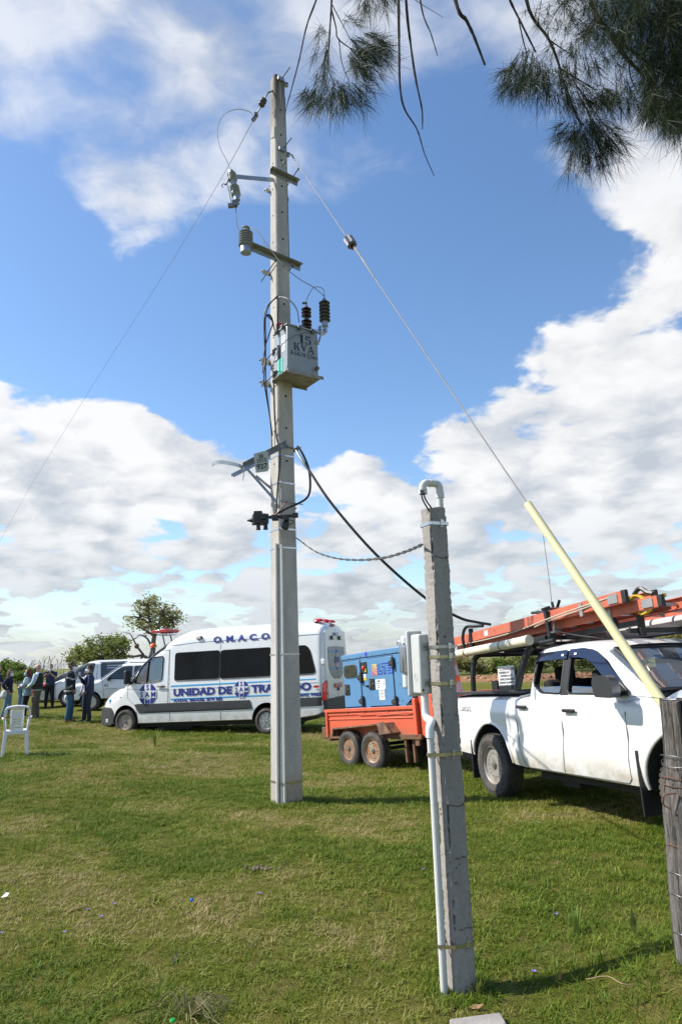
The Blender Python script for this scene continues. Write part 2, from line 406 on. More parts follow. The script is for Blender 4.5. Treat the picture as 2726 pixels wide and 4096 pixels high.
sp = q.n('ShaderNodeSeparateXYZ'); q.put(geo, sp.inputs[0])
patch = q.noise(geo, .55, 5, .62); fine = q.noise(geo, 26, 5, .75); mid = q.noise(geo, 3.2, 5, .65)
c = q.mix(q.ss(patch, .35, .65), (.145, .170, .024), (.205, .205, .034))
c = q.mix(q.ss(mid, .42, .68, 0., .85), c, (.25, .205, .07))
c = q.mix(q.ss(fine, .30, .62, .75, 0.), c, (.085, .098, .02))
c = q.mix(q.ss(fine, .58, .75, 0., .55), c, (.30, .28, .09))
c = q.mix(q.m('MULTIPLY', q.ss(q.noise(geo, 1.3, 5, .7), .64, .72), .75), c, (.19, .145, .085))
def blotch(x, y, rx, ry, a):
    e = q.v('LENGTH', q.v('DIVIDE', q.v('SUBTRACT', geo, (x, y, 0)), (rx, ry, 1e3)), out=1)
    return q.m('MULTIPLY', q.ss(q.m('ADD', e, q.m('MULTIPLY', q.m('SUBTRACT', mid, .5), 1.6)), .5, 1.1, a, 0.)), 
DRY = ((800, 3280, .8, .35, .8), (1050, 3720, .8, .12, .7), (1650, 3150, .7, .5, .75), (2080, 3300, .5, .35, .5), (760, 4060, .35, .12, .7), (1250, 3500, .5, .2, .4), (400, 3330, .7, .25, .4), (2250, 3580, .5, .1, .4), (1690, 3130, .35, .25, .9), (1140, 3730, .45, .08, 1.), (2450, 3430, .4, .2, .6), (200, 3500, .8, .2, .5), (1500, 3350, .7, .15, .5), (520, 3720, .5, .15, .5), (60, 3300, .8, .3, .4), (2100, 3620, .4, .15, .6))
for px, py, rx, ry, a in DRY:
    p = gp(px, py); c = q.mix(blotch(p.x, p.y, rx, ry, a)[0], c, (.235, .17, .09))
far = q.ss(sp.outputs[1], 28, 90)
cf = q.mix(q.ss(q.noise(q.v('MULTIPLY', geo, (.03, .06, 0)), 1., 5, .65), .35, .65), (.17, .18, .06), (.28, .25, .10))
cf = q.mix(q.ss(q.noise(q.v('MULTIPLY', geo, (.004, .012, 0)), 1., 4, .6), .42, .6), cf, (.075, .095, .04))
c = q.mix(far, c, cf)
e = q.v('LENGTH', q.v('DIVIDE', q.v('SUBTRACT', geo, (17, 49, 0)), (16, 10, 1e3)), out=1)
soil = q.ss(q.m('ADD', e, q.m('MULTIPLY', q.m('SUBTRACT', q.noise(geo, .35, 4), .5), .8)), .7, .95, .9, 0.)
c = q.mix(soil, c, q.mix(q.ss(q.noise(geo, 1.5, 5), .35, .65), (.30, .15, .085), (.42, .24, .14)))
q.put(c, b.inputs['Base Color']); b.inputs['Roughness'].default_value = 1; b.inputs['Specular IOR Level'].default_value = .05
bp = q.n('ShaderNodeBump'); bp.inputs['Strength'].default_value = 1.; bp.inputs['Distance'].default_value = .05
q.put(q.m('ADD', q.m('MULTIPLY', fine, .8), q.noise(geo, 90, 3, .7)), bp.inputs['Height']); q.put(bp.outputs[0], b.inputs['Normal'])
me.materials.append(gm)

# grass: tufts set out by geometry nodes over the near turf
tm = bpy.data.materials.new('grass_blade'); tm.use_nodes = True; q = N(tm.node_tree); b = tm.node_tree.nodes['Principled BSDF']
ta = q.n('ShaderNodeAttribute', attribute_type='INSTANCER', attribute_name='tint').outputs['Fac']
bl = q.n('ShaderNodeAttribute', attribute_type='GEOMETRY', attribute_name='shade').outputs['Fac']
f = q.m('ADD', q.m('MULTIPLY', ta, .75), q.m('MULTIPLY', bl, .45))
c = q.mix(q.ss(f, .10, .55), (.098, .160, .012), (.22, .25, .03)); c = q.mix(q.ss(f, .50, .95), c, (.42, .34, .15))
q.put(c, b.inputs['Base Color']); b.inputs['Roughness'].default_value = .55; b.inputs['Specular IOR Level'].default_value = .25
t = q.n('ShaderNodeBsdfTranslucent'); q.put(c, t.inputs[0]); mx = q.n('ShaderNodeMixShader'); mx.inputs[0].default_value = .3
q.put(b.outputs[0], mx.inputs[1]); q.put(t.outputs[0], mx.inputs[2]); q.put(mx.outputs[0], tm.node_tree.nodes['Material Output'].inputs[0])
tufts = bpy.data.collections.new('tufts')
for k in range(8):
    V = []; F = []; S = []
    for _ in range(16):
        a = rng.uniform(0, 6.28); r = .05*math.sqrt(rng.uniform()); x, y = r*math.cos(a), r*math.sin(a)
        h = rng.uniform(.018, .05)*(1.35 if k == 7 else 1); w = rng.uniform(.0016, .003); le = rng.uniform(.2, 1.5) if k < 5 else rng.uniform(1., 3.); az = rng.uniform(0, 6.28)
        dx, dy = math.cos(az), math.sin(az); i = len(V); sh = rng.uniform()**1.6
        for t in (0, .5, 1.):
            ww = w*(1-.75*t*t); z = h*(t-.25*le*t*t)/(1+.25*le); o = h*.7*le*t*t
            V += [(x+dx*o-dy*ww, y+dy*o+dx*ww, max(z, .004*t)), (x+dx*o+dy*ww, y+dy*o-dx*ww, max(z, .004*t))]; S += [sh, sh]
        F += [(i, i+1, i+3, i+2), (i+2, i+3, i+5, i+4)]
    tme = bpy.data.meshes.new('tuft'); tme.from_pydata(V, [], F); tme.materials.append(tm)
    at_ = tme.attributes.new('shade', 'FLOAT', 'POINT'); at_.data.foreach_set('value', S)
    tufts.objects.link(bpy.data.objects.new('tuft_%d' % k, tme))
n = 330000; yy = rng.uniform(2.0, 24, n)
yy = 2.0+22*np.sqrt(rng.uniform(0, 1, n)); xx = rng.uniform(-1, 1, n)*(.58*yy+.7)
keep = rng.uniform(0, 1, n) < np.clip((4.6/yy), 0, 1)**1.55; xx, yy = xx[keep], yy[keep]
def vnoise(x, y, s, seed):
    r = np.random.default_rng(seed); g = r.uniform(0, 1, (64, 64)); x = x*s+500; y = y*s+500; i = np.floor(x).astype(int); j = np.floor(y).astype(int); u = x-i; v = y-j; u = u*u*(3-2*u); v = v*v*(3-2*v)
    G = lambda a, b: g[a % 64, b % 64]
    return (G(i, j)*(1-u)+G(i+1, j)*u)*(1-v)+(G(i, j+1)*(1-u)+G(i+1, j+1)*u)*v
pn = .5*vnoise(xx, yy, .8, 1)+.3*vnoise(xx, yy, 2.3, 2)+.2*vnoise(xx, yy, 6, 3)
keep = rng.uniform(0, 1, len(xx)) < .45+.9*np.clip(1.15-pn*1.2, 0, 1); xx, yy, pn = xx[keep], yy[keep], pn[keep]
for bx, by, br, bn in ((.515, 3.735, .13, 90), (-.755, 8.7, .3, 160), (1.8, 3.5, .2, 90), (.45, 3.68, .1, 40), (-5.3, 11.6, .4, 60)):
    a_ = rng.uniform(0, 6.28, bn); d_ = br*rng.uniform(.75, 1.4, bn); xx = np.r_[xx, bx+d_*np.cos(a_)]; yy = np.r_[yy, by+d_*np.sin(a_)]; pn = np.r_[pn, np.full(bn, .25)]
tall = rng.uniform(0, 1, len(xx)) < .02; pn[-440:] = .3
n = len(xx); zz = gz(xx, yy)
gme = bpy.data.meshes.new('grass'); gme.vertices.add(n); gme.vertices.foreach_set('co', np.stack([xx, yy, zz-.003], 1).ravel())
def fa(nm, ty, arr, key='value'): a = gme.attributes.new(nm, ty, 'POINT'); a.data.foreach_set(key, np.ascontiguousarray(arr).ravel())
fa('rot', 'FLOAT_VECTOR', np.stack([rng.normal(0, .12, n), rng.normal(0, .12, n), rng.uniform(0, 6.28, n)], 1), 'vector')
size = rng.uniform(.6, 1.25, n)*(1+.055*np.clip(yy-4, 0, 20))*(1.15-.5*pn)*np.where(tall, rng.uniform(1.3, 1.9, n), 1); fa('size', 'FLOAT', size.astype(np.float32))
dry = np.zeros(n)
for px, py, rx, ry, a in DRY: p = gp(px, py); dry += a*np.exp(-(((xx-p.x)/rx)**2+((yy-p.y)/ry)**2))
fa('tint', 'FLOAT', np.clip((pn-.5)*2.9+.34+.30*dry+rng.normal(0, .17, n), 0, 1.2).astype(np.float32)); fa('pick', 'INT', rng.integers(0, 8, n).astype(np.int32))
grass = bpy.data.objects.new('grass', gme); COL.objects.link(grass); kind(grass, 'stuff')
ng = bpy.data.node_groups.new('grass', 'GeometryNodeTree'); ng.interface.new_socket('Geometry', in_out='INPUT', socket_type='NodeSocketGeometry'); ng.interface.new_socket('Geometry', in_out='OUTPUT', socket_type='NodeSocketGeometry')
gi = ng.nodes.new('NodeGroupInput'); go = ng.nodes.new('NodeGroupOutput'); ci = ng.nodes.new('GeometryNodeCollectionInfo'); ci.inputs[0].default_value = tufts; ci.inputs['Separate Children'].default_value = True
ip = ng.nodes.new('GeometryNodeInstanceOnPoints'); ip.inputs['Pick Instance'].default_value = True
mp = ng.nodes.new('GeometryNodeMeshToPoints')
def na(nm, ty): x = ng.nodes.new('GeometryNodeInputNamedAttribute'); x.data_type = ty; x.inputs[0].default_value = nm; return x.outputs[0]
e2r = ng.nodes.new('FunctionNodeEulerToRotation')
L = ng.links.new
L(gi.outputs[0], mp.inputs[0]); L(mp.outputs[0], ip.inputs['Points']); L(ci.outputs[0], ip.inputs['Instance']); L(na('pick', 'INT'), ip.inputs['Instance Index'])
L(na('rot', 'FLOAT_VECTOR'), e2r.inputs[0]); L(e2r.outputs[0], ip.inputs['Rotation']); L(na('size', 'FLOAT'), ip.inputs['Scale']); L(ip.outputs[0], go.inputs[0])
md = grass.modifiers.new('grass', 'NODES'); md.node_group = ng

# ------------------------------------------------------------------ trees and bushes
BARK = M('bark', (.15, .13, .115), .95, 0, .3, 8, .6, 20)
LT1 = leafmat('leaf_olive', (.20, .21, .06), (.36, .35, .13), .5); LT2 = leafmat('leaf_green', (.13, .17, .035), (.25, .28, .08), .5); LT3 = leafmat('leaf_bright', (.10, .17, .025), (.20, .26, .05)); LT4 = leafmat('leaf_pale', (.24, .22, .10), (.36, .32, .17))
def rpt(r):
    while True:
        p = np.array([r.uniform(-1, 1) for _ in range(3)]); l = np.linalg.norm(p)
        if .05 < l < 1: return p/l*(l**.5)
def foliage(parent, blobs, nclump, nleaf, size, mat, twig=.012, seed=1, origin=None, name='crown', hang=0.):
    """leaf clumps on twigs spread through the crown's lobes, with gaps between them"""
    r = random.Random(seed); V = []; F = []; tw = MB()
    for (c, rad) in blobs:
        c = Vector(c); k = max(3, int(nclump*(rad[0]*rad[2])/sum(b[1][0]*b[1][2] for b in blobs)))
        for _ in range(k):
            p = rpt(r); p = c+Vector((p[0]*rad[0], p[1]*rad[1], p[2]*rad[2])); cr_ = r.uniform(.10, .24)*min(rad)+.04
            if twig:
                m = c.lerp(p, .5)+Vector((r.uniform(-1, 1), r.uniform(-1, 1), r.uniform(-1, 1)))*.15*rad[0]; tw.tube([c.lerp(p, .08), m, p], [twig*1.7, twig*1.1, twig*.5], 4)
            for _ in range(int(nleaf*r.uniform(.5, 1.5))):
                d = Vector((r.gauss(0, 1), r.gauss(0, 1), r.gauss(0, .8)))*cr_; s = size*r.uniform(.6, 1.4)
                u = Vector((r.gauss(0, 1), r.gauss(0, 1), r.gauss(0, .6)-hang)).normalized()*s; w = u.orthogonal().normalized()*s*.38
                w = Matrix.Rotation(r.uniform(0, 6.28), 3, u.normalized()) @ w
                i = len(V); q_ = p+d; V += [q_-u, q_-w, q_+u, q_+w]; F.append((i, i+1, i+2, i+3))
    b = MB(); b.add(V, F, mat); o = b.build(name, mat, parent, sm=0, fix=False)
    return o, tw
def tree(name, label, limbs, blobs, ncl, nl, size, mat, seed, cat='tree', group=None, twig=.012):
    t = thing(name, label, cat, limbs[0][0][0] if limbs else blobs[0][0], group=group); o = Vector(t.location)
    _, tw = foliage(t, [(Vector(c)-o, r) for c, r in blobs], ncl, nl, size, mat, twig, seed)
    for pts, r0, r1 in limbs:
        P = cr([Vector(p)-o for p in pts], 4); k = len(P); tw.tube(P, [r0+(r1-r0)*i/(k-1) for i in range(k)], 7)
    if tw.v: tw.build('trunk' if cat == 'tree' else 'stem', BARK, t)
    return t
Y = 36.
A = lambda px, py, dy=0: at(px, py, Y+dy)
pm = lambda d: d*Y/2731*1.0          # metres for a width in photo pixels at this distance
limbs = [([A(600, 2665), A(612, 2600), A(618, 2545), A(640, 2490), A(650, 2440)], .17, .05), ([A(612, 2600), A(590, 2555), A(560, 2540), A(545, 2552, .3)], .065, .02), ([A(545, 2552), A(520, 2565), A(500, 2568)], .035, .012),
         ([A(575, 2620), A(552, 2590), A(535, 2560), A(520, 2535), A(494, 2530)], .065, .01), ([A(575, 2620), A(530, 2626), A(490, 2622), A(460, 2610)], .07, .03), ([A(618, 2545), A(580, 2520), A(540, 2500)], .07, .03), ([A(630, 2510), A(670, 2475), A(700, 2450)], .07, .03), ([A(620, 2545), A(600, 2490), A(595, 2430)], .08, .03), ([A(600, 2640), A(575, 2625), A(560, 2640)], .1, .05)]
blobs = [(A(595, 2420), (pm(55), 1.0, pm(40))), (A(645, 2450), (pm(60), 1.0, pm(45))), (A(560, 2470), (pm(50), .9, pm(45))), (A(690, 2480), (pm(45), .9, pm(45))), (A(620, 2500), (pm(70), 1.0, pm(35))), (A(600, 2400), (pm(25), .6, pm(28)))]
t = tree('thorn_tree', 'tall gnarled tree with sparse olive crown and a bare dead limb behind the ambulance', limbs, blobs, 150, 19, .08, LT1, 11, twig=.022)
for px, py, rr_ in ((547, 2584, .13), (492, 2618, .15)):
    bb = MB(); bb.lathe([(.02, -1.1*rr_), (.8*rr_, -.7*rr_), (rr_, 0), (.75*rr_, .6*rr_), (.1, .9*rr_)], A(px, py, -.15), n=10); o = bb.build('bird_nest', M('mud', (.16, .10, .07), 1, 0, .2, 9, .6, 25))
    tag(o, 'round mud bird nest %s' % ('hanging on the upright dead limb' if px > 500 else 'on the level limb beside the olive bush'), 'nest', 'bird nests on the dead limbs')
Y = 34.
tree('bush_tree', 'broad low olive tree with tangled crown behind the parked white vehicles', [([A(420, 2690), A(430, 2640), A(400, 2590)], .16, .05), ([A(430, 2640), A(480, 2600)], .1, .03)],
     [(A(330, 2630), (pm(55), 1.2, pm(40))), (A(400, 2590), (pm(55), 1.2, pm(40))), (A(455, 2585), (pm(50), 1.1, pm(40))), (A(420, 2630), (pm(90), 1.4, pm(38))), (A(490, 2580), (pm(25), .7, pm(20)))], 190, 26, .085, LT2, 12, twig=.018)
Y = 30.
for i, (px, py, w_, h_, lb, mt) in enumerate(((20, 2690, 62, 38, 'bright green leafy bush at the left edge behind the standing group', LT3), (105, 2700, 30, 22, 'low bright green bush behind the woman in denim', LT3))):
    tree('bush', lb, [], [(A(px, py), (pm(w_), 1., pm(h_))), (A(px+20, py-h_*.3), (pm(w_*.5), .8, pm(h_*.7)))], 60, 45, .075, mt, 20+i, 'bush', 'bushes behind the group', .01)
def reeds(px, pyb, w, h, Yd, n, label, seed):
    r = random.Random(seed); b = MB(); o = at(px, pyb, Yd); t = thing('reed_clump', label, 'reeds', o, group='pale reeds behind the group')
    for _ in range(n):
        x = r.gauss(0, .4)*w; y = r.uniform(-.5, .5); hh = h*r.uniform(.5, 1.); l = r.uniform(-.1, .45)*hh
        P = [(x, y, -.3), (x+l*.25, y, hh*.55), (x+l, y+r.uniform(-.2, .2), hh*r.uniform(.85, 1.))]
        b.tube(cr(P, 2), [.008, .007, .006, .016, .010][:5], 3)
    b.build('leaves', LT4, t, sm=0, fix=False)
reeds(90, 2690, 1.2, .7, 31, 16, 'thin pale reeds between the bright bush and the man in the light shirt', 1)
reeds(215, 2690, 1.0, .8, 31, 20, 'pale feathery reeds behind the man holding a camera', 2)
reeds(170, 2700, 1.0, .6, 30, 14, 'short pale reeds behind the bald man in a vest', 3)
# scrub and bushes beyond the pickup, the far tree at the right edge
Y = 62.
scrub = ((1795, 2640, 30, 26), (1838, 2650, 45, 26), (1885, 2655, 34, 26), (1935, 2668, 40, 26), (1985, 2662, 38, 26), (2030, 2662, 40, 30), (2075, 2640, 55, 45), (2120, 2628, 55, 55), (2190, 2620, 55, 60), (2250, 2622, 55, 60), (2320, 2620, 50, 52), (2390, 2628, 50, 40), (2465, 2628, 60, 40), (2550, 2628, 50, 40))
for i, (px, py, w_, h_) in enumerate(scrub):
    mt = (LT2, LT1, LT4, LT1, LT3)[i % 5] if i < 6 else (LT2, LT1)[i % 2]
    near = ('beside the traffic cone', 'left in the rack opening', 'right of the round olive shrub', 'behind the soil heaps', 'next to the white text board', 'behind the white text board')[i] if i < 6 else '%s from the left of the dense olive shrubs behind the pickup cab' % ('first', 'second', 'third', 'fourth', 'fifth', 'sixth', 'seventh', 'eighth')[i-6]
    nm = ('olive', 'green', 'straw coloured', 'low olive', 'bright green', 'round green')[i] if i < 6 else 'dense olive'
    lb = '%s shrub %s on the far pasture' % (nm, near) if i < 6 else near
    tree('shrub', lb, [], [(A(px, py), (pm(w_), 1.5, pm(h_)))], 34, 34, .14, mt, 40+i, 'shrub', 'shrubs on the pasture beyond the pickup', .015)
Y = 55.
tree('far_tree', 'pale olive tree beyond the pickup bonnet near the grey pipe end', [([A(2690, 2640), A(2690, 2590), A(2680, 2540)], .18, .05), ([A(2690, 2590), A(2720, 2540)], .12, .04)],
     [(A(2665, 2545), (pm(45), 1.5, pm(32))), (A(2720, 2530), (pm(45), 1.5, pm(36))), (A(2690, 2560), (pm(75), 1.5, pm(26)))], 100, 42, .12, LT1, 70, twig=.02)
# clods of turned soil on the bare strip
b = MB(); r = random.Random(5)
for _ in range(240):
    x = 17+r.gauss(0, 6); y = 49+r.gauss(0, 4); s = r.uniform(.06, .3); z = gzf(x, y)
    b.lathe([(.02, -.2*s), (s*r.uniform(.8, 1.1), 0), (s*.7, s*.4), (s*.1, s*.6)], (x, y, z), (r.uniform(-.3, .3), r.uniform(-.3, .3), 1), 6)
o = b.build('soil_clods', M('soil', (.32, .16, .09), 1, 0, .3, 2), sm=0); kind(o, 'stuff')
# far hills: a long low ridge at the horizon
b = MB(); r = random.Random(8); xs = np.linspace(-7000, 9000, 161); hs = np.array([2+sum(a*math.sin(x*f+p) for a, f, p in ((9, .0011, 1), (6, .0027, 2), (3, .006, .3))) for x in xs]); hs = np.clip(hs+6, 1, 40)
V = []; F = []
for i, x in enumerate(xs): V += [(x, 3600, -8), (x, 4000, -5+hs[i]*.55), (x, 5200, -10)]
for i in range(160): F += [(3*i, 3*i+3, 3*i+4, 3*i+1), (3*i+1, 3*i+4, 3*i+5, 3*i+2)]
b.add(V, F); o = b.build('hills', M('hill_grass', (.07, .10, .045), 1, 0, .3, .004)); kind(o, 'structure')
# ------------------------------------------------------------------ shared materials
STEEL = M('galvanised_steel', (.36, .38, .39), .42, .75, .14, 12); STEELD = M('dark_steel', (.16, .165, .17), .5, .6, .2, 12); BOLT = M('bolt_steel', (.22, .21, .20), .5, .7, .2, 20)
BRIGHT = M('stainless_band', (.55, .56, .57), .25, .9, .08, 10); BRASSY = M('weathered_band', (.42, .38, .24), .35, .85, .15, 10)
BLACKC = M('black_cable', (.018, .018, .019), .45, 0, .2, 10); GREYW = M('bare_conductor', (.26, .25, .24), .75, .15, .15, 10); BLACKP = M('black_plastic', (.022, .022, .024), .45, 0, .2, 10)
PVC = M('pvc_pipe', (.60, .595, .575), .38, 0, .05, 6); PVCW = M('pvc_fitting', (.72, .74, .75), .35, 0, .04, 6)
PORC = M('grey_porcelain', (.30, .32, .345), .15, 0, .05, 8, coat=.5); BROWN = M('brown_porcelain', (.030, .012, .010), .12, 0, .1, 8, coat=.6); RUBBER = M('polymer_grey', (.075, .075, .072), .55, 0, .1, 8)
TANKP = M('tank_paint', (.30, .335, .37), .4, 0, .06, 5, coat=.2); INK = M('stencil_ink', (.02, .025, .035), .6, 0, .1, 10); WHITEL = M('white_label', (.74, .75, .76), .5, 0, .03, 10); REDP = M('red_plastic', (.55, .03, .03), .35, 0, .1, 8)
POLEC = concrete('pole_concrete', (.50, .475, .44), 55, .5, (9.0, 10.0)); POSTC = concrete('post_concrete', (.34, .315, .288), 27)
HOLE = M('hole_dark', (.015, .014, .013), 1)

# ------------------------------------------------------------------ the tall pole
PN = Vector((.56, -.83, 0)).normalized(); PR = Vector((-PN.y, PN.x, 0))       # front normal, direction to the right along the front face
PB = Vector((-.755, 8.70, gzf(-.755, 8.70))); PH = 10.24
pole = thing('utility_pole', 'tall tapered concrete pole carrying the transformer and steel brackets', 'utility pole', PB)
def hw(z): return (.292-(.292-.168)*max(z, 0)/PH)/2
def pp(u, n, z):
    """point in the pole's own frame: u to the right along the front face, n out of the front face"""
    return PR*u+PN*n+Vector((0, 0, z))
b = MB(); rg = []
for z in (-.3, 0, 1, 2.5, 4, 5.5, 7, 8.5, 9.6, PH-.015, PH):
    h = hw(z)-(.012 if z == PH else 0); c = .017
    for u, n in ((-h, -h+c), (-h, h-c), (-h+c, h), (h-c, h), (h, h-c), (h, -h+c), (h-c, -h), (-h+c, -h)): rg.append(pp(u, n, z))
k = 8; nz_ = len(rg)//k
b.add(rg, [(i*k+j, i*k+(j+1) % k, (i+1)*k+(j+1) % k, (i+1)*k+j) for i in range(nz_-1) for j in range(k)]+[tuple((nz_-1)*k+j for j in range(k))])
b.build('shaft', POLEC, pole, sm=25)
b = MB()
for i in range(14):
    z = 9.62-.43*i*(1 if i < 7 else 1.05)
    if z < 3.9: break
    MB().lathe([(.014, 0), (.016, .002)], pp(.0, hw(z)-.0005, z), PN, 10, HOLE).build('bolt_hole', HOLE, pole); MB().lathe([(.012, 0), (.013, .002)], pp(-hw(z)+.0005, 0, z-.03), -PR, 10, HOLE).build('bolt_hole', HOLE, pole)
def band(z, m=BRIGHT, tall=.022, extra=.003, name='steel_band'):
    h = hw(z)+extra; b = MB(); c = .012; P = []
    for u, n in ((-h, -h), (-h, h-c), (-h+c, h), (h-c, h), (h, h-c), (h, -h)):
        P += [pp(u, n, z-tall/2), pp(u, n, z+tall/2)]
    b.add(P, [(2*i, 2*i+1, (2*i+3) % 12, (2*i+2) % 12) for i in range(6)]); b.box(pp(-h+.02, h+.006, z), (.02, .02, tall*1.2), Matrix((PR, PN, (0, 0, 1))).transposed())
    return b.build(name, m, pole, sm=0)
for z in (4.27, 3.90, 3.29, 3.05, 1.72): band(z)
band(.23, BRASSY)
RM = Matrix((PR, PN, Vector((0, 0, 1)))).transposed()
def angle_iron(a, c, w, up=1, fl=None, m=STEEL, name='cross_arm', par=pole, t=.006):
    """L section from a to c: upright web and a flange at its top or bottom that points along fl"""
    a = Vector(a); c = Vector(c); x = (c-a).normalized(); f = Vector(fl if fl else PN); f = (f-x*f.dot(x)).normalized(); z = x.cross(f)
    if z.z < 0: z = -z
    b = MB(); Rm = Matrix((x, f, z)).transposed(); L_ = (c-a).length; mid = (a+c)/2
    b.box(mid, (L_, t, w), Rm); b.box(mid+z*(up*(w/2-t/2))+f*(w/2+.001), (L_-.002, w, t), Rm)
    return b.build(name, m, par, sm=0)
def stud(a, c, r=.008, par=pole, name='stud_bolt', m=BOLT):
    b = MB(); b.tube([a, c], r, 6); d = (Vector(c)-Vector(a)).normalized(); b.lathe([(.018, 0), (.018, .012)], Vector(a)+d*.02, d, 6); return b.build(name, m, par, sm=0)
def pz(px, py): return at(px, py, 8.62).z-PB.z
# top brackets that hold the line and the guy
for zt in (pz(1115, 318), pz(1125, 600)):
    h = hw(zt); b = MB(); b.box(pp(.0, h+.02, zt), (.10, .035, .05), RM); b.box(pp(h+.03, h-.03, zt), (.06, .05, .05), RM); b.lathe([(.012, 0), (.012, .01)], pp(h+.03, h-.003, zt+.005), PN, 8, HOLE); b.build('line_bracket', STEEL, pole, sm=0)
    stud(pp(.02, h+.01, zt+.02), pp(.06, h+.20, zt+.09))
# the upper arm pair and the arm that carries the fuse
z = pz(1110, 705); h = hw(z)
angle_iron(pp(-.20, h+.004, z), pp(.26, h+.004, z-.03), .075)
angle_iron(pp(-.16, -h-.004, z-.16), pp(.22, -h-.004, z-.18), .07, fl=-PN)
for u in (-.06, .16): stud(pp(u, h+.22, z+.07-u*.1), pp(u, -h-.06, z-.03))
b = MB(); fa_ = pp(-.02, 0, z-.02); fb_ = Vector(at(930, 705, 8.45))-PB
b.bar(pp(-hw(z)-.004, .03, z-.06), fb_, .012, .062, m=STEEL); b.box(fb_+Vector((.01, 0, 0)), (.02, .10, .085)); b.build('fuse_arm', STEEL, pole, sm=0)
# the lower arm that carries the post insulator
z = pz(1130, 1050); h = hw(z); ia = Vector(at(975, 1018, 8.5))-PB; ib = Vector(at(1200, 1062, 8.66))-PB
angle_iron(pp(-.56, h+.004, z+.05), pp(.27, h+.004, z-.015), .085)
angle_iron(pp(-.22, -h-.004, z-.1), pp(.2, -h-.004, z-.12), .07, fl=-PN)
for u in (-.13, .14): stud(pp(u, h+.03, z-.02), pp(u, -h-.22, z-.12))
b = MB()
for k in range(5): b.tube(cr([pp(-.28+.03*k, h+.03, z+.04), pp(-.30+.035*k, h+.03, z+.13), pp(-.33+.05*k, h+.03, z+.19)], 3), .0025, 4)
b.build('bird_spike', GREYW, pole)
# clamps that hold the transformer
def clamp(z, w=.30):
    h = hw(z)
    angle_iron(pp(-.24, -h-.006, z), pp(.2, -h-.006, z), .085, fl=-PN, name='clamp_iron'); angle_iron(pp(-.20, h+.006, z+.03), pp(.20, h+.006, z+.03), .085, name='clamp_iron')
    for u in (-.19, .17): stud(pp(u, h+.05, z+.04), pp(u, -h-.10, z-.01))
zc1 = pz(1060, 1437); zc2 = pz(1060, 1526)
clamp(zc1); clamp(zc2)
# the service bracket: two angle irons, diagonals, a curved flat bar and the number plate
z = pz(1115, 1790); h = hw(z); wa = pp(-.02, h+.02, z+.02)
aL = Vector(at(975, 1868, 8.35))-PB
angle_iron(pp(.0, h+.012, z+.03), aL, .06, fl=(-.3, -1, 0), name='service_arm'); aR = aL+PN*(-2*h-.1)+Vector((0, 0, -.03))
angle_iron(pp(.02, -h-.012, z), aR, .06, fl=(.3, 1, 0), name='service_arm'); 
angle_iron(pp(h+.02, h+.06, z-.02), pp(h+.02, -h-.05, z-.02), .055, fl=PR, name='cable_bracket')
stud(pp(-.02, h+.02, z), pp(h+.06, h+.02, z-.02), .007)
b = MB(); e0 = aR+Vector((.12, .1, -.02)); pts = cr([e0, aL+Vector((-.02, .02, 0)), Vector(at(900, 1850, 8.4))-PB, Vector(at(862, 1850, 8.45))-PB, Vector(at(846, 1858, 8.5))-PB], 4)
V = [];
for p in pts: V += [p+Vector((0, 0, .025)), p-Vector((0, 0, .025)), p+Vector((.005, .006, .025)), p+Vector((.005, .006, -.025))]
b.add(V, [f for i in range(len(pts)-1) for f in ((4*i, 4*i+1, 4*i+5, 4*i+4), (4*i+2, 4*i+6, 4*i+7, 4*i+3), (4*i, 4*i+4, 4*i+6, 4*i+2), (4*i+1, 4*i+3, 4*i+7, 4*i+5))]); b.build('curved_bar', STEEL, pole)
b = MB(); b.bar(aL+Vector((.02, 0, 0)), Vector(at(1106, 2008, 8.45))-PB, .035, .006, (.3, -1, .3)); b.build('diagonal_brace', BRIGHT, pole, sm=0)
b = MB(); b.bar(aR+Vector((.3, .05, 0)), pp(h+.14, -h+.02, pz(1210, 2015)), .035, .006, (.3, -1, .3)); b.build('diagonal_brace', STEEL, pole, sm=0)
zz_ = pz(1150, 2008); b = MB(); b.tube([pp(-h-.02, h+.02, zz_), pp(h+.1, h+.02, zz_-.02)], .008, 6); b.tube([pp(-h+.02, h+.02, zz_+.16), pp(-h+.02, h+.02, zz_-.16)], .008, 6); b.build('brace_rod', STEEL, pole)
pc = Vector(at(1046, 1848, 8.28))-PB; X = Vector((.985, -.12, .10)).normalized(); Z = Vector((-.1, -.1, 1)).normalized(); Yp = Z.cross(X); 
b = MB(); b.prism(rr([(-.09, -.125), (.06, -.13), (.085, -.10), (.095, .12), (.03, .135), (-.09, .12)], .01), pc, X, Z, Yp*.003); plate = b.build('number_plate', M('plate_alu', (.40, .41, .40), .4, .3, .06, 9), pole, sm=0)
for s, v, sz, bo in (('SB', .055, .062, .0012), ('2313', .0, .062, .0012), ('927', -.085, .092, .002)): text('plate_number', s, sz, INK, plate, flat(pc, X, Z, -Yp*.003+Z*v), bo, align=.5)
# conduits down the left side of the pole
b = MB(); h0 = hw(0)
for k, (u, r_, m_) in enumerate(((-.055, .019, PVC), (.075, .015, PVC))):
    pass
b.tube([pp(-hw(3.1)-.020, .075, 3.1), pp(-h0-.022, .085, -.05)], .020, 10, PVC); b.build('conduit', PVC, pole)
b = MB(); b.tube([pp(-hw(3.1)+.022, hw(3.1)+.016, 3.08), pp(-h0+.03, h0+.017, -.05)], .015, 10, PVC); b.build('conduit', PVC, pole)
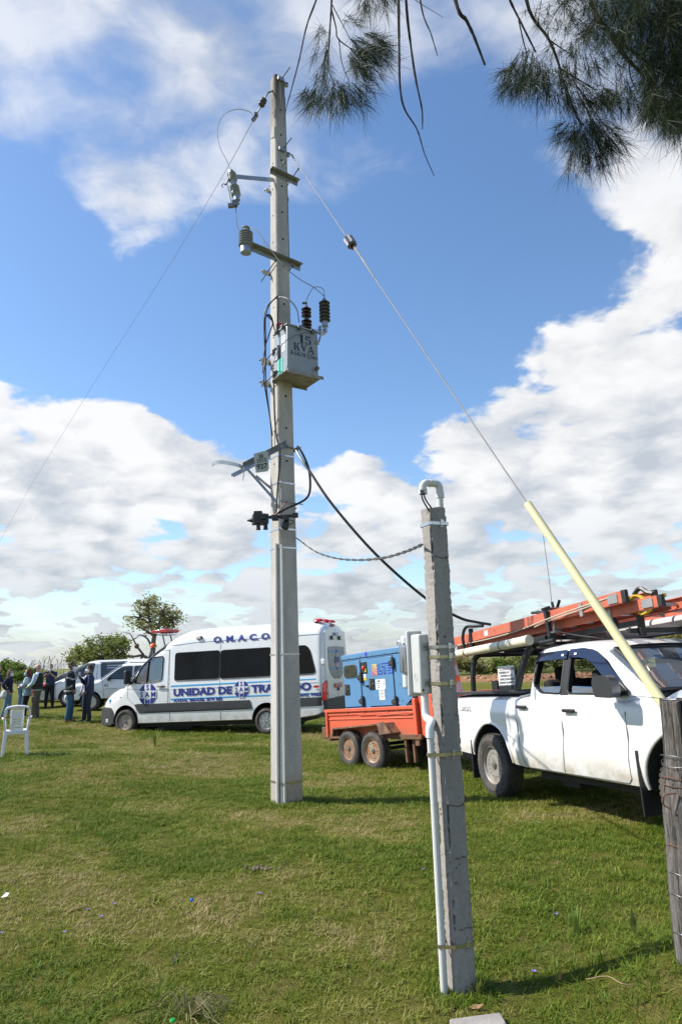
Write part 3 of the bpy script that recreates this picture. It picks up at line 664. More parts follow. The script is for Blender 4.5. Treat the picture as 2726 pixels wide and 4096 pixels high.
# black cables strapped down the left side
def cable(name, label, pts, r, m=BLACKC, group=None, n=6, k=5, cat='cable'):
    b = MB(); P = cr(pts, k); o0 = Vector(P[0]); b.tube([p-o0 for p in P], r, n); o = b.build(name, m); o.location = o0; return tag(o, label, cat, group)
W_ = lambda u, n, z: PB+pp(u, n, z)
a8 = lambda px, py, Y=8.4: at(px, py, Y)
cable('black_cable', 'outermost thick black cable looping from the transformer top down the left of the pole', [a8(1110, 1295), a8(1112, 1190), a8(1098, 1195), a8(1065, 1230), a8(1056, 1270), a8(1056, 1340), a8(1062, 1420), a8(1056, 1520), W_(-.17, .0, 4.75), W_(-.155, .0, 4.36)], .009)
cable('black_cable', 'thin black cable arching over the transformer lid from pole to right clamp', [a8(1195, 1290, 8.2), a8(1185, 1235, 8.2), a8(1150, 1195, 8.25), a8(1112, 1190, 8.4), a8(1080, 1215), a8(1062, 1270), a8(1062, 1360), a8(1062, 1480)], .008)
cable('black_cable', 'black cable in a tight hook below the upper loop, left of the transformer', [a8(1095, 1310), a8(1088, 1275), a8(1075, 1258), a8(1060, 1275), a8(1056, 1330), a8(1060, 1420), a8(1066, 1560), W_(-.16, .03, 4.55)], .009)
cable('black_cable', 'second hooked black cable bending back beside the transformer lid', [a8(1098, 1320), a8(1082, 1270), a8(1070, 1266), a8(1090, 1290), a8(1075, 1340), a8(1057, 1400), a8(1050, 1492)], .008)
cable('black_cable', 'straight black cable on the pole front from transformer base to the service bracket', [a8(1095, 1530, 8.47), a8(1098, 1660, 8.49), a8(1106, 1750, 8.49), a8(1118, 1795, 8.47), a8(1119, 1850, 8.47), a8(1110, 1950, 8.48), a8(1104, 2060, 8.48)], .012)
cable('ground_wire', 'thin black ground wire down the right edge of the pole from top to transformer', [W_(hw(9.9)+.004, hw(9.9)-.02, 9.9), W_(hw(9)+.006, hw(9)-.02, 9.), W_(hw(8)+.006, hw(8)-.02, 8.), W_(hw(7)+.006, hw(7)-.02, 7.0)], .005)

# ------------------------------------------------------------------ transformer
tz0 = a8(1149, 1479, 8.22).z; tz1 = a8(1149, 1298, 8.22).z; TC = at(1149, 1390, 8.22); TH = tz1-tz0; TW = .47; TD = .36
tf = thing('transformer', 'grey box transformer with stencilled rating clamped to the tall pole', 'transformer', (TC.x, TC.y, tz0))
tp = lambda u, n, z: PR*u-PN*n+Vector((0, 0, z))       # u right along front, n back from the front
b = MB(); b.box(tp(TW/2, TD/2, TH/2), (TW, TD, TH-.004), RM); b.build('tank', TANKP, tf, bev=.012)
b = MB(); b.box(tp(TW/2, TD/2, TH+.008), (TW+.03, TD+.03, .022), RM); lid = b.build('lid', TANKP, tf, bev=.005)
b = MB(); b.prism([(-.04, -.045), (-.04, 0), (TD+.03, 0), (TD+.03, -.045), (TD+.024, -.045), (TD+.024, -.008), (-.034, -.008), (-.034, -.045)], tp(-.02, 0, 0), -PN, (0, 0, 1), PR*(TW+.07)); b.build('base_tray', M('tray_zinc', (.30, .29, .26), .6, .4, .25, 9, col2=(.2, .14, .08), c2=(.55, .75)), tf, sm=0)
for u, n in ((.17, -.012), (.37, -.012), (-.012, .08), (-.012, .24), (.30, TD+.01)):
    b = MB(); dr = -PN if n > .3 else (PN if u > 0 else -PR); b.box(tp(u, n, TH-.01)+dr*.012, (.05, .05, .045), RM); b.tube([tp(u, n, TH+.03)+dr*.01, tp(u, n, TH-.06)+dr*.035], .014, 6); b.build('lid_clamp', STEELD, tf, bev=.006)
def sheds(b, o, ax, r0, r1, n, p, m, core=None):
    prof = [(core or r0, 0)]; h = 0
    for i in range(n):
        prof += [(r0, h), (r0, h+p*.3), (r1, h+p*.36), (r1*1.01, h+p*.5), (r0*1.08, h+p*.92)]; h += p
    prof += [(r0, h)]; b.lathe(prof, o, ax, 20, m); return h
bu = tp(.385, .14, TH+.02); b = MB(); b.lathe([(.045, 0), (.036, .05), (.034, .06)], bu, n=16); hh = sheds(b, bu+Vector((0, 0, .06)), (0, 0, 1), .032, .072, 3, .052, BROWN); b.lathe([(.03, 0), (.03, .03)], bu+Vector((0, 0, .06+hh)), n=16, m=BROWN); h2 = sheds(b, bu+Vector((0, 0, .09+hh)), (0, 0, 1), .032, .068, 3, .05, BROWN)
topb = bu+Vector((0, 0, .09+hh+h2)); b.build('bushing', BROWN, tf); b = MB(); b.lathe([(.022, 0), (.022, .03), (.01, .035), (.01, .09)], topb, n=10); b.box(topb+Vector((-.02, 0, .07)), (.07, .03, .02)); b.build('bushing_terminal', BOLT, tf, sm=0)
TIPB = Vector(tf.location)+topb+Vector((0, 0, .09))
ar0 = tp(TW+.16, .06, TH+.11); b = MB(); b.lathe([(.03, 0), (.03, .07), (.045, .08), (.045, .15)], ar0-Vector((0, 0, .03)), n=14, m=STEEL); h3 = sheds(b, ar0+Vector((0, 0, .12)), (0, 0, 1), .046, .076, 6, .052, RUBBER); b.lathe([(.04, 0), (.02, .04), (.01, .05), (.01, .10)], ar0+Vector((0, 0, .12+h3)), n=12, m=STEEL); b.build('surge_arrester', RUBBER, tf)
TIPA = Vector(tf.location)+ar0+Vector((0, 0, .12+h3+.08))
b = MB()
P = [tp(TW-.03, -.01, TH-.16), tp(TW+.0, -.02, TH-.15), tp(TW+.04, .0, TH-.03), tp(TW+.10, .04, TH+.03), tp(TW+.17, .06, TH+.08)]
for a_, c_ in zip(P, P[1:]): b.bar(a_, c_, .055, .008, PR+Vector((0, 0, .4)))
b.box(tp(TW+.07, .05, TH+.08), (.02, .05, .12), RM); b.build('arrester_bracket', STEEL, tf, sm=0)
b = MB(); b.lathe([(.02, 0), (.02, .03), (.03, .032), (.03, .05)], tp(TW-.045, 0, .10), PN, 8); b.build('drain_plug', M('rusty_brass', (.18, .12, .07), .6, .5, .2, 20), tf, sm=0)
b = MB(); b.box(tp(-.0065, .30, TH*.52), (.012, .13, .17), RM); b.build('name_plate', M('plate_grey', (.5, .53, .6), .35, .2, .05), tf, sm=0)
b = MB(); b.box(tp(-.02, .21, TH*.52), (.03, .02, .19), RM); b.build('gauge_strip', STEELD, tf, sm=0)
for n_, z_, w_, h_, m_ in ((.09, TH*.74, .10, .10, WHITEL), (.10, TH*.55, .09, .10, WHITEL), (.19, TH*.20, .13, .20, M('teal_label', (.07, .60, .47), .5, 0, .05))):
    b = MB(); b.box(tp(-.0025, n_, z_), (.003, w_, h_), RM, m_)
    for k in range(5): b.box(tp(-.0045, n_, z_+h_*(.3-.15*k)), (.0015, w_*.7, h_*.045), RM, M('label_ink', (.1, .25, .25) if h_ > .15 else (.2, .2, .22)))
    b.build('label', m_, tf, sm=0)
b = MB(); b.box(tp(.05, TD*.7, TH+.10), (.12, .01, .09), RM); b.lathe([(.022, 0), (.022, .006)], tp(.05, TD*.7-.006, TH+.09), PN, 12, WHITEL); b.tube([tp(.0, TD*.72, TH+.02), tp(.0, TD*.72, TH+.12)], .02, 8, BLACKP); b.build('tap_switch', REDP, tf, sm=0)
b = MB(); b.lathe([(.045, 0), (.045, .05), (.03, .06)], tp(.12, .12, TH+.02), n=14); b.build('filler_cap', TANKP, tf)
FT = lambda z, u: flat(tp(u, -.004, z), PR, (0, 0, 1))
# stencil capitals: outlines with the bridges of a cut stencil
def glyph(ch, o, s, b):
    G = {'1': [[(.15, 0), (.55, 0), (.55, 1), (.40, 1), (.10, .80), (.10, .74), (.28, .82), (.28, .06), (.15, .06)]],
         '5': [[(.16, .98), (.26, .98), (.22, .54), (.12, .54)], [(.32, .98), (.62, .98), (.76, 1.03), (.70, .84), (.32, .84)], [(.22, .56), (.30, .63), (.44, .66), (.44, .59), (.34, .57), (.28, .50)], [(.48, .66), (.66, .60), (.76, .44), (.76, .26), (.68, .10), (.50, 0), (.50, .06), (.56, .14), (.60, .30), (.58, .48), (.48, .58)], [(.44, 0), (.26, .02), (.12, .10), (.10, .20), (.18, .27), (.27, .22), (.26, .12), (.34, .06), (.44, .06)]],
         'K': [[(.02, 0), (.36, 0), (.36, .06), (.30, .06), (.30, .94), (.36, .94), (.36, 1), (.02, 1), (.02, .94), (.10, .94), (.10, .06), (.02, .06)], [(.36, .5), (.62, .94), (.54, .94), (.54, 1), (.82, 1), (.82, .94), (.74, .94), (.44, .52)], [(.44, .56), (.62, .06), (.56, .06), (.56, 0), (.92, 0), (.92, .06), (.84, .06), (.58, .70)]],
         'V': [[(.0, 1), (.36, 1), (.36, .94), (.28, .94), (.52, .30), (.44, 0), (.08, .94), (.0, .94)], [(.56, .36), (.70, .94), (.60, .94), (.60, 1), (.88, 1), (.88, .94), (.80, .94), (.52, .1)]],
         'A': [[(.36, 1), (.50, 1), (.86, .06), (.94, .06), (.94, 0), (.56, 0), (.56, .06), (.64, .06), (.38, .82)], [(.32, .84), (.36, .72), (.14, .06), (.24, .06), (.24, 0), (-.02, 0), (-.02, .06), (.06, .06)], [(.24, .28), (.52, .28), (.50, .35), (.27, .35)]],
         '8': [[(.30, 1), (.12, .86), (.12, .64), (.30, .52), (.30, .60), (.24, .74), (.30, .92)], [(.38, 1), (.56, .86), (.56, .64), (.38, .52), (.38, .60), (.44, .74), (.38, .92)], [(.30, .5), (.06, .36), (.06, .14), (.30, 0), (.30, .08), (.24, .24), (.30, .42)], [(.38, .5), (.62, .36), (.62, .14), (.38, 0), (.38, .08), (.44, .24), (.38, .42)]],
         '6': [[(.30, 0), (.06, .2), (.06, .7), (.30, 1), (.30, .9), (.24, .7), (.24, .2), (.30, .08)], [(.36, 0), (.6, .14), (.6, .42), (.36, .56), (.36, .48), (.44, .38), (.44, .16), (.36, .08)], [(.36, 1), (.56, .9), (.54, .76), (.42, .76), (.40, .92), (.36, .92)]],
         '0': [[(.30, 0), (.06, .22), (.06, .78), (.30, 1), (.30, .92), (.24, .76), (.24, .24), (.30, .08)], [(.38, 0), (.62, .22), (.62, .78), (.38, 1), (.38, .92), (.44, .76), (.44, .24), (.38, .08)]],
         '2': [[(.06, .74), (.06, .86), (.30, 1), (.30, .92), (.24, .74)], [(.36, 1), (.60, .84), (.58, .62), (.20, .18), (.10, .18), (.40, .64), (.44, .84), (.36, .92)], [(.06, 0), (.62, 0), (.64, .26), (.58, .26), (.54, .14), (.06, .14)]],
         '/': [[(.04, -.1), (.14, -.1), (.56, 1.08), (.46, 1.08)]], '.': [[(.05, 0), (.2, 0), (.2, .14), (.05, .14)]]}
    for poly in G[ch]:
        k = len(b.v); tri = tessellate_polygon([[Vector((p[0], p[1], 0)) for p in poly]]); b.add([o(p[0]*s, p[1]*s) for p in poly], [tuple(t_) for t_ in tri])
def stencil(s, size, u, z, adv):
    b = MB(); f = FT(z, u); x = 0
    for ch in s:
        if ch != ' ': glyph(ch, (lambda a, c, x=x: f(a+x, c)), size, b)
        x += (adv*size*(.35 if ch == '.' else 1.0 if ch in 'KVA' else .78))
    b.build('stencil_lettering', INK, tf, sm=0, fix=False)
stencil('15', .125, .165, TH*.66, 1.0); stencil('KVA', .105, .09, TH*.48, 1.05); stencil('8.66/0.25', .058, .045, TH*.365, .92); stencil('KV', .046, .385, TH*.368, .92)

# ------------------------------------------------------------------ fuse cut-out, post insulator, conductors
fo = a8(930, 700, 8.4); fc = thing('fuse_cutout', 'grey ribbed fuse cut-out hanging at the end of the steel arm', 'fuse cutout', fo)
ax = (a8(945, 790, 8.36)-a8(924, 690, 8.4)).normalized(); s0 = a8(924, 684, 8.4)-fo
b = MB(); b.lathe([(.034, 0), (.036, .05)], s0, ax, 14, STEEL); h1 = sheds(b, s0+ax*.05, ax, .040, .062, 5, .026, PORC); b.lathe([(.042, 0), (.042, .10)], s0+ax*(.05+h1), ax, 14, STEEL); h2 = sheds(b, s0+ax*(.15+h1), ax, .042, .066, 6, .027, PORC); b.lathe([(.045, 0), (.042, .08), (.02, .085), (.018, .15)], s0+ax*(.15+h1+h2), ax, 14, STEEL); b.build('insulator', PORC, fc)
b = MB(); tb0 = a8(910, 742, 8.3)-fo; tb1 = a8(923, 815, 8.3)-fo; b.tube([tb0, tb1], .014, 10); b.build('fuse_tube', PVCW, fc)
b = MB(); b.bar(a8(914, 712, 8.36)-fo, a8(902, 738, 8.3)-fo, .035, .02); b.tube(cr([tb0, tb0+Vector((-.05, 0, .03)), tb0+Vector((-.08, 0, .0)), tb0+Vector((-.06, 0, -.03))], 3), .006, 5); b.lathe([(.02, -.03), (.02, .03)], tb1+Vector((.02, .02, -.02)), (1, .3, .2), 8); b.box(tb1+Vector((.05, .04, .03)), (.07, .06, .08)); b.box(tb1+Vector((.0, .0, -.03)), (.07, .05, .05)); b.tube([tb1+Vector((.06, .04, .05)), tb1+Vector((.06, .04, -.04))], .014, 6); b.build('hinge', BOLT, fc, sm=0)
io = a8(983, 1012, 8.3); pi_ = thing('post_insulator', 'grey ribbed post insulator standing on the lower steel arm', 'insulator', io)
b = MB(); b.lathe([(.072, 0), (.075, .09), (.07, .10)], (0, 0, 0), n=18, m=STEEL); h1 = sheds(b, (0, 0, .10), (0, 0, 1), .074, .098, 6, .036, PORC); b.lathe([(.07, 0), (.05, .03), (.045, .05), (.05, .06), (.05, .075), (.03, .09)], (0, 0, .10+h1), n=16, m=PORC); b.build('body', PORC, pi_)
TIPI = io+Vector((0, 0, .10+h1+.055))
b = MB(); b.lathe([(.052, 0), (.058, .012), (.052, .024)], (0, 0, .10+h1+.045), n=14); b.build('tie_wire', GREYW, pi_)
ten = thing('strain_insulator', 'dark strain insulator string at the pole top end of the line', 'insulator', a8(1070, 372, 8.55)); to = Vector(ten.location)
d = (a8(1025, 458, 8.6)-a8(1070, 372, 8.55)).normalized(); b = MB(); b.tube([W_(-hw(9.9)+.01, 0, (to-PB).z+.14)-to, (0, 0, 0), d*.12], .012, 6, BOLT); b.lathe([(.02, 0), (.048, .01), (.036, .03), (.05, .04), (.05, .06), (.036, .075), (.05, .085), (.05, .11), (.03, .13)], d*.10, d, 14); b.build('body', M('dark_polymer', (.06, .055, .055), .4, 0, .1), ten)
b = MB(); b.tube([d*.22, d*.46], .010, 6); b.box(d*.37, (.05, .05, .05)); b.box(d*.44, (.045, .04, .08), Matrix.Rotation(.6, 3, 'Y')); b.build('clevis', BOLT, ten, sm=0)
LE = to+d*.46
far_ = Vector((-46, 46, 6.5))
def line_to(px, py, Yd): return at(px, py, Yd)
cable('power_line', 'thin bare power line running from the pole top to the left edge', [LE, line_to(880, 722, 10.6), line_to(650, 1105, 14), line_to(360, 1560, 19), line_to(100, 1985, 27), line_to(-40, 2240, 34), line_to(-260, 2640, 55)], [.0056-.0020*min(1, i/10) for i in range(49)], GREYW, k=8)
cable('jumper_wire', 'looped bare jumper wire from the line clamp down to the fuse cut-out', [LE+d*.02, a8(1005, 452, 8.6), a8(950, 437, 8.6), a8(895, 460, 8.55), a8(869, 520, 8.5), a8(880, 590, 8.45), a8(905, 640, 8.42), a8(923, 682, 8.4)], .006, M('alu_wire', (.55, .55, .55), .35, .8, .05))
cable('jumper_wire', 'thin bare wire hanging from the fuse cut-out to the post insulator', [fo+tb1+Vector((.06, .04, 0)), a8(944, 850, 8.3), a8(946, 890, 8.3), a8(958, 928, 8.3), TIPI+Vector((-.05, 0, 0))], .0055, GREYW)
cable('jumper_wire', 'thin bare wire curving from the post insulator across the pole to the arrester', [TIPI+Vector((.05, -.02, 0)), a8(1015, 915, 8.2), a8(1040, 938, 8.15), a8(1080, 995, 8.1), a8(1140, 1070, 8.05), a8(1200, 1118, 8.05), a8(1255, 1150, 8.1), TIPA+Vector((-.02, 0, .02)), TIPA], .0055, GREYW)
cable('jumper_wire', 'short bare wire arching between the arrester tip and the brown bushing', [TIPA, TIPA+Vector((.0, 0, .09)), TIPA+Vector((-.07, -.02, .13)), (TIPA+TIPB)/2+Vector((-.03, -.02, .15)), TIPB+Vector((.0, 0, .02))], .005, GREYW)
cable('earth_wire', 'thin brown earth wire drooping across the transformer front from arrester to clamp', [Vector(tf.location)+tp(TW+.14, .04, TH+.10), Vector(tf.location)+tp(.35, -.05, TH-.02), Vector(tf.location)+tp(.0, -.06, TH-.22), Vector(tf.location)+tp(-.10, .05, TH-.36), Vector(tf.location)+tp(-.12, .16, TH-.50), Vector(tf.location)+tp(-.09, .24, .06), Vector(tf.location)+tp(-.01, .14, .03)], .005, M('brown_wire', (.10, .07, .06), .5, .3, .1))
# connector block and loose ends at the middle of the pole
cz = at(1050, 2078, 8.3); cb = thing('cable_connector', 'black junction connector block on the left face of the pole', 'connector', cz)
b = MB(); b.box((-.03, 0, 0), (.19, .16, .12), Matrix.Rotation(.25, 3, 'Z')); b.box((-.05, -.03, .075), (.10, .10, .04)); b.box((.02, -.08, .02), (.06, .05, .07)); b.lathe([(.03, 0), (.012, .05), (.008, .06)], (-.13, -.02, -.01), (-1, 0, 0), 8); b.build('housing', BLACKP, cb, sm=0, bev=.008)
for x in (-.05, .04): 
    b = MB(); b.lathe([(.028, 0), (.024, .03), (.030, .075)], (x, -.03, -.06), (0, 0, -1), 10); b.build('cable_port', BLACKP, cb, sm=0)
b = MB(); b.box((-.05, -.085, .03), (.05, .004, .05), Matrix.Rotation(.25, 3, 'Z')); b.build('label', WHITEL, cb, sm=0)
b = MB(); b.bar((.08, -.02, .02), (.42, -.04, .03), .05, .035); b.box((.16, -.03, .01), (.08, .07, .07)); b.box((.30, -.06, .0), (.07, .06, .07)); b.box((.41, -.05, .03), (.07, .05, .06)); b.build('clamp_arm', BLACKP, cb, sm=0, bev=.006)
cable('red_wire', 'short red wire tail sticking up over the pole face by the connector', [at(1087, 2062, 8.3), at(1105, 2055, 8.28), at(1118, 2040, 8.28), at(1130, 2022, 8.3), at(1146, 2006, 8.3)], .006, M('red_insulation', (.35, .05, .04), .5, 0, .1), cat='wire')
cp = at(1142, 2100, 8.3); o = MB().lathe([(.02, -.06), (.045, -.05), (.05, .0), (.038, .05), (.02, .06)], (0, 0, 0), (.3, .1, 1), 10).build('connector_plug', BLACKP); o.location = cp; tag(o, 'black end cap dangling by a thin loop on the pole face', 'connector plug')
cable('thin_black_wire', 'thin black wire loop between the connector arm and the dangling cap', [at(1115, 2072, 8.27), at(1150, 2078, 8.25), at(1175, 2085, 8.27), at(1165, 2095, 8.27), at(1145, 2098, 8.29)], .005, cat='wire')
cable('service_cable', 'thick black cable from the bracket looping down to the connector on the pole', [at(1190, 1785, 8.45), at(1212, 1820, 8.4), at(1235, 1880, 8.38), at(1240, 1950, 8.38), at(1228, 1990, 8.36), at(1190, 2015, 8.33), at(1150, 2032, 8.3), at(1120, 2048, 8.29), at(1085, 2065, 8.32)], .015)
P1 = at(1180, 1795, 8.5); cable('service_cable', 'thick black cable sagging from the tall pole behind the short post to the ladder rack', [P1, at(1205, 1838, 8.35), at(1240, 1888, 8.25), at(1330, 2020, 8.1), at(1500, 2215, 8.0), at(1700, 2392, 7.95), at(1830, 2468, 7.95), at(1900, 2488, 8.0), at(1960, 2498, 8.1)], .0165)
# twisted pair from the tall pole to the short post
A0 = W_(hw(2.8)+.0, hw(2.8)-.02, at(1186, 2147, 8.6).z-PB.z); B0 = at(1688, 2178, 3.68)
b = MB(); pts = cr([A0, at(1260, 2205, 7.6), at(1340, 2232, 6.6), at(1430, 2240, 5.7), at(1530, 2232, 4.9), at(1620, 2207, 4.2), B0], 14)
for ph in (0, math.pi):
    Q = []
    for i, p in enumerate(pts): a = i*.75+ph; Q.append(p+Vector((0, math.cos(a), math.sin(a)))*.006-A0)
    b.tube(Q, .0055, 5)
o = b.build('twisted_cable', M('grey_cable', (.07, .07, .072), .5, 0, .1)); o.location = A0; tag(o, 'grey twisted pair cable hanging between the tall pole and the short post', 'cable')
# guy wire with its insulator and yellow guard
G0 = W_(hw(7)+.03, hw(7)+.02, pz(1132, 606)); G1 = at(2645, 2808, 3.95); g = thing('guy_wire', 'steel guy wire slanting from the pole to the ground with a pale yellow guard', 'guy wire', G0)
gd = (G1-G0).normalized(); GL = (G1-G0).length; tI = (at(1372, 968, 8.0)-G0).length
def on_guy(px, py):
    best = min(np.linspace(0, GL, 900), key=lambda t: abs(_pj(G0+gd*t)[1]-py)); return best
def _pj(w):
    d_ = np.array(w)-EYE; k_ = d_ @ _F; return (1363+FPX*(d_ @ _R)/k_, 2048-FPX*(d_ @ _U)/k_)
tI = on_guy(0, 968); tT = on_guy(0, 2015); gnd = (gzf(*(G0+gd*GL).xy)-G1.z)/gd.z
b = MB(); b.tube([gd*0, gd*(tI-.09)], .0055, 6); b.tube([gd*(tI+.09), gd*(tT+.2)], .0055, 6); b.tube([gd*.02+Vector((.015, 0, 0)), gd*.5], .008, 6); b.tube([gd*(tI+.1)+Vector((.01, 0, .01)), gd*(tI+.9)], .008, 6); b.build('strand', GREYW, g)
b = MB(); nn = 8; prof = []
u_ = gd.orthogonal().normalized(); w_ = gd.cross(u_); V = []
for hgt, sc in ((-.10, .75), (-.085, 1.), (.085, 1.), (.10, .75)):
    for j in range(16):
        an = 2*math.pi*j/16; r_ = (.062 if j % 2 == 0 else .050)*sc; V.append(gd*(tI+hgt)+(u_*math.cos(an)+w_*math.sin(an))*r_)
b.add(V, [(i*16+j, i*16+(j+1) % 16, (i+1)*16+(j+1) % 16, (i+1)*16+j) for i in range(3) for j in range(16)]+[tuple(range(16))[::-1], tuple(48+j for j in range(16))]); b.lathe([(.022, 0), (.024, .004)], gd*(tI+.101), gd, 10, HOLE)
b.build('guy_insulator', M('brown_grey_porcelain', (.10, .085, .085), .2, 0, .2, 12, coat=.4), g, sm=0)
b = MB(); b.tube([gd*tT, gd*(tT+.5), gd*(GL+gnd+.05)], .029, 16); b.build('guard', M('yellow_guard', (.68, .62, .34), .45, 0, .08, 4, col2=(.52, .46, .28), c2=(.56, .72)), g)
# ------------------------------------------------------------------ short service post
SN = Vector((.375, -.927, 0)).normalized(); SR = Vector((-SN.y, SN.x, 0)); SM = Matrix((SR, SN, Vector((0, 0, 1)))).transposed()
S0 = Vector((.515, 3.735, gzf(.515, 3.735))); SH = 2.39; SW, SD = .112, .108
sv = thing('service_post', 'short rough concrete post with the meter box strapped to it', 'concrete post', S0)
sp_ = lambda u, n, z: SR*u+SN*n+Vector((0, 0, z))
r = np.random.default_rng(3); V = []; F = []; nzr = 330; sec = []
for k in range(28):                         # outline of the section, corners get extra points so that they can break away
    t = k/28*4; sd = int(t); f = t-sd; a, c_ = [((-1, -1), (1, -1)), ((1, -1), (1, 1)), ((1, 1), (-1, 1)), ((-1, 1), (-1, -1))][sd]
    f = .5-.5*math.cos(math.pi*f)*(.25+.75*abs(math.cos(math.pi*f))); sec.append((a[0]+(c_[0]-a[0])*f, a[1]+(c_[1]-a[1])*f))
chip = vnoise(np.arange(nzr)*1., np.zeros(nzr), .28, 11)+.6*vnoise(np.arange(nzr)*1., np.zeros(nzr), .6, 12)
for i in range(nzr+1):
    z = -.25+(SH+.25)*i/nzr
    for k, (x, y) in enumerate(sec):
        cz_ = max(0, abs(x)+abs(y)-1.72)/.28; n_ = r.normal(0, .0007); ci_ = cz_*(.0032+.0065*max(0, chip[min(i, nzr-1)]*(1+.5*math.sin(k*2.1+i*.11))-.62)/.6*1.6)+r.uniform(0, .0035)*cz_
        top_ = .006*r.uniform() if i == nzr else 0
        V.append(sp_(x*(SW/2+n_-ci_), y*(SD/2+n_-ci_), z-(top_*2 if i == nzr else 0)+(r.normal(0, .004) if i == nzr else 0)))
F = [(i*28+j, i*28+(j+1) % 28, (i+1)*28+(j+1) % 28, (i+1)*28+j) for i in range(nzr) for j in range(28)]+[tuple(nzr*28+j for j in range(28))]
b = MB(); b.add(V, F); b.build('shaft', POSTC, sv, sm=28)
CRK = M('crack', (.05, .045, .04), 1)
for z0, du in ((at(1745, 2228, 3.68).z-S0.z, 1), (.845, 1)):
    b = MB(); b.tube(cr([sp_(-SW/2+.012, SD/2+.0, z0+.006), sp_(-.02, SD/2+.0005, z0), sp_(.01, SD/2+.0005, z0-.006), sp_(.03, SD/2+.0005, z0-.002), sp_(SW/2-.01, SD/2, z0+.004)], 3), .0022, 4); b.build('crack', CRK, sv, sm=0)
b = MB(); rr_ = random.Random(3)
for zc in (.60, .28):
    b = MB()
    for k in range(9):
        u = -.03+.008*k; b.tube([sp_(u, SD/2+.001, zc+rr_.uniform(-.006, .008)), sp_(u+.006, SD/2+.001, zc+rr_.uniform(-.008, .006))], .0016, 4)
    b.build('charcoal_scrawl', CRK, sv, sm=0)
PIPE0 = sp_(-SW/2-.045, .005, 0)
def strap(z, m, around=0., name='steel_strap', tall=.017, back=True):
    h, d = SW/2+.003, SD/2+.003; b = MB()
    L_ = [(-h, d-.012), (-h+.010, d), (h-.010, d), (h, d-.012), (h, -d), (-h, -d)]
    if around == 1: L_ = [(-SW/2-.045, .027), (-h+.004, d), (h-.010, d), (h, d-.012), (h, -d), (-SW/2-.045, -.020), (-SW/2-.066, -.006), (-SW/2-.067, .015)]
    if around == 2: L_ = [(-h, d-.012), (-h+.010, d), (h+.004, d-.008), (h+.040, d-.035), (h+.046, -d-.002), (h+.02, -d-.022), (-h, -d)]
    if around == 2: L_ = [(-h, d-.012), (-h+.010, d), (h, d), (h+.022, -d-.002), (h+.02, -d-.03), (-h, -d)]
    k = len(L_)
    for u, n in L_: b.v += [tuple(sp_(u, n, z-tall/2)), tuple(sp_(u, n, z+tall/2))]
    i = b.mi(None); b.f += [(2*j, 2*j+1, (2*j+3) % (2*k), (2*j+2) % (2*k)) for j in range(k)]; b.m += [i]*k
    o = b.build(name, m, sv, sm=0)
    ux = .002+.012*math.sin(z*9); b = MB(); b.box(sp_(ux, SD/2+.007, z+.004), (.014, .008, .034), SM); b.box(sp_(ux+.010, SD/2+.006, z+.012), (.012, .006, .012), SM); b.box(sp_(ux-.004, SD/2+.008, z-.020), (.016, .008, .006), SM); b.build('buckle', BRIGHT, o, sm=0, bev=.0015)
zs = lambda px, py: at(px, py, 3.68).z-S0.z
strap(zs(1720, 2093), BRIGHT, 2); strap(zs(1730, 2588), M('steel_band', (.42, .42, .40), .3, .85, .1)); strap(zs(1730, 2628), BRASSY, 0); strap(zs(1735, 2735), BRASSY); strap(zs(1760, 3018), BRASSY, 1); strap(zs(1800, 3785), BRASSY, 1)
# conduit with its gooseneck behind the post
cdt = thing('conduit_mast', 'grey plastic conduit with gooseneck rising behind the short post', 'conduit', S0)
gx0 = SW/2+.040; gn = -SD/2-.025
pt = lambda u, z: sp_(u, gn, z)
tz = zs(1790, 1905)
b = MB(); b.tube([pt(gx0, .9), pt(gx0-.002, tz-.05)], .0185, 14); b.build('pipe', PVC, cdt)
b = MB(); P = []
for k in range(9): a = math.pi/2*k/8; P.append(pt(gx0-.03+.03*math.cos(a), tz-.03+.03*math.sin(a)))
P += [pt(gx0-.06, tz)]; 
for k in range(9): a = math.pi/2*k/8; P.append(pt(gx0-.08-.03*math.sin(a), tz-.03+.03*math.cos(a)))
P += [pt(gx0-.11, tz-.045)]
b.tube([pt(gx0, tz-.07)]+P, .0215, 14); b.lathe([(.0245, 0), (.0245, .035)], pt(gx0, tz-.085), n=14); b.lathe([(.0245, 0), (.0245, .03)], pt(gx0-.11, tz-.068), n=14); b.lathe([(.024, 0), (.024, .004)], pt(gx0-.06, tz), -SR, 14); b.build('gooseneck', PVC, cdt)
b = MB(); b.lathe([(.019, 0), (.019, .002)], pt(gx0-.11, tz-.0695), n=12); b.build('opening', HOLE, cdt)
GN = S0+pt(gx0-.11, tz-.07); TOP = S0+sp_(-.01, -.01, SH)
cable('black_cable', 'left one of two thin black cables drooping from the gooseneck to the post top', [GN+Vector((-.008, 0, .02)), at(1682, 1962, 3.7), at(1690, 2000, 3.69), at(1713, 2042, 3.68), TOP+Vector((-.012, 0, -.03))], .0045)
cable('black_cable', 'right one of two thin black cables drooping from the gooseneck to the post top', [GN+Vector((.004, 0, .02)), at(1690, 1965, 3.7), at(1702, 2000, 3.69), at(1726, 2036, 3.68), TOP+Vector((.006, 0, -.03))], .0045)
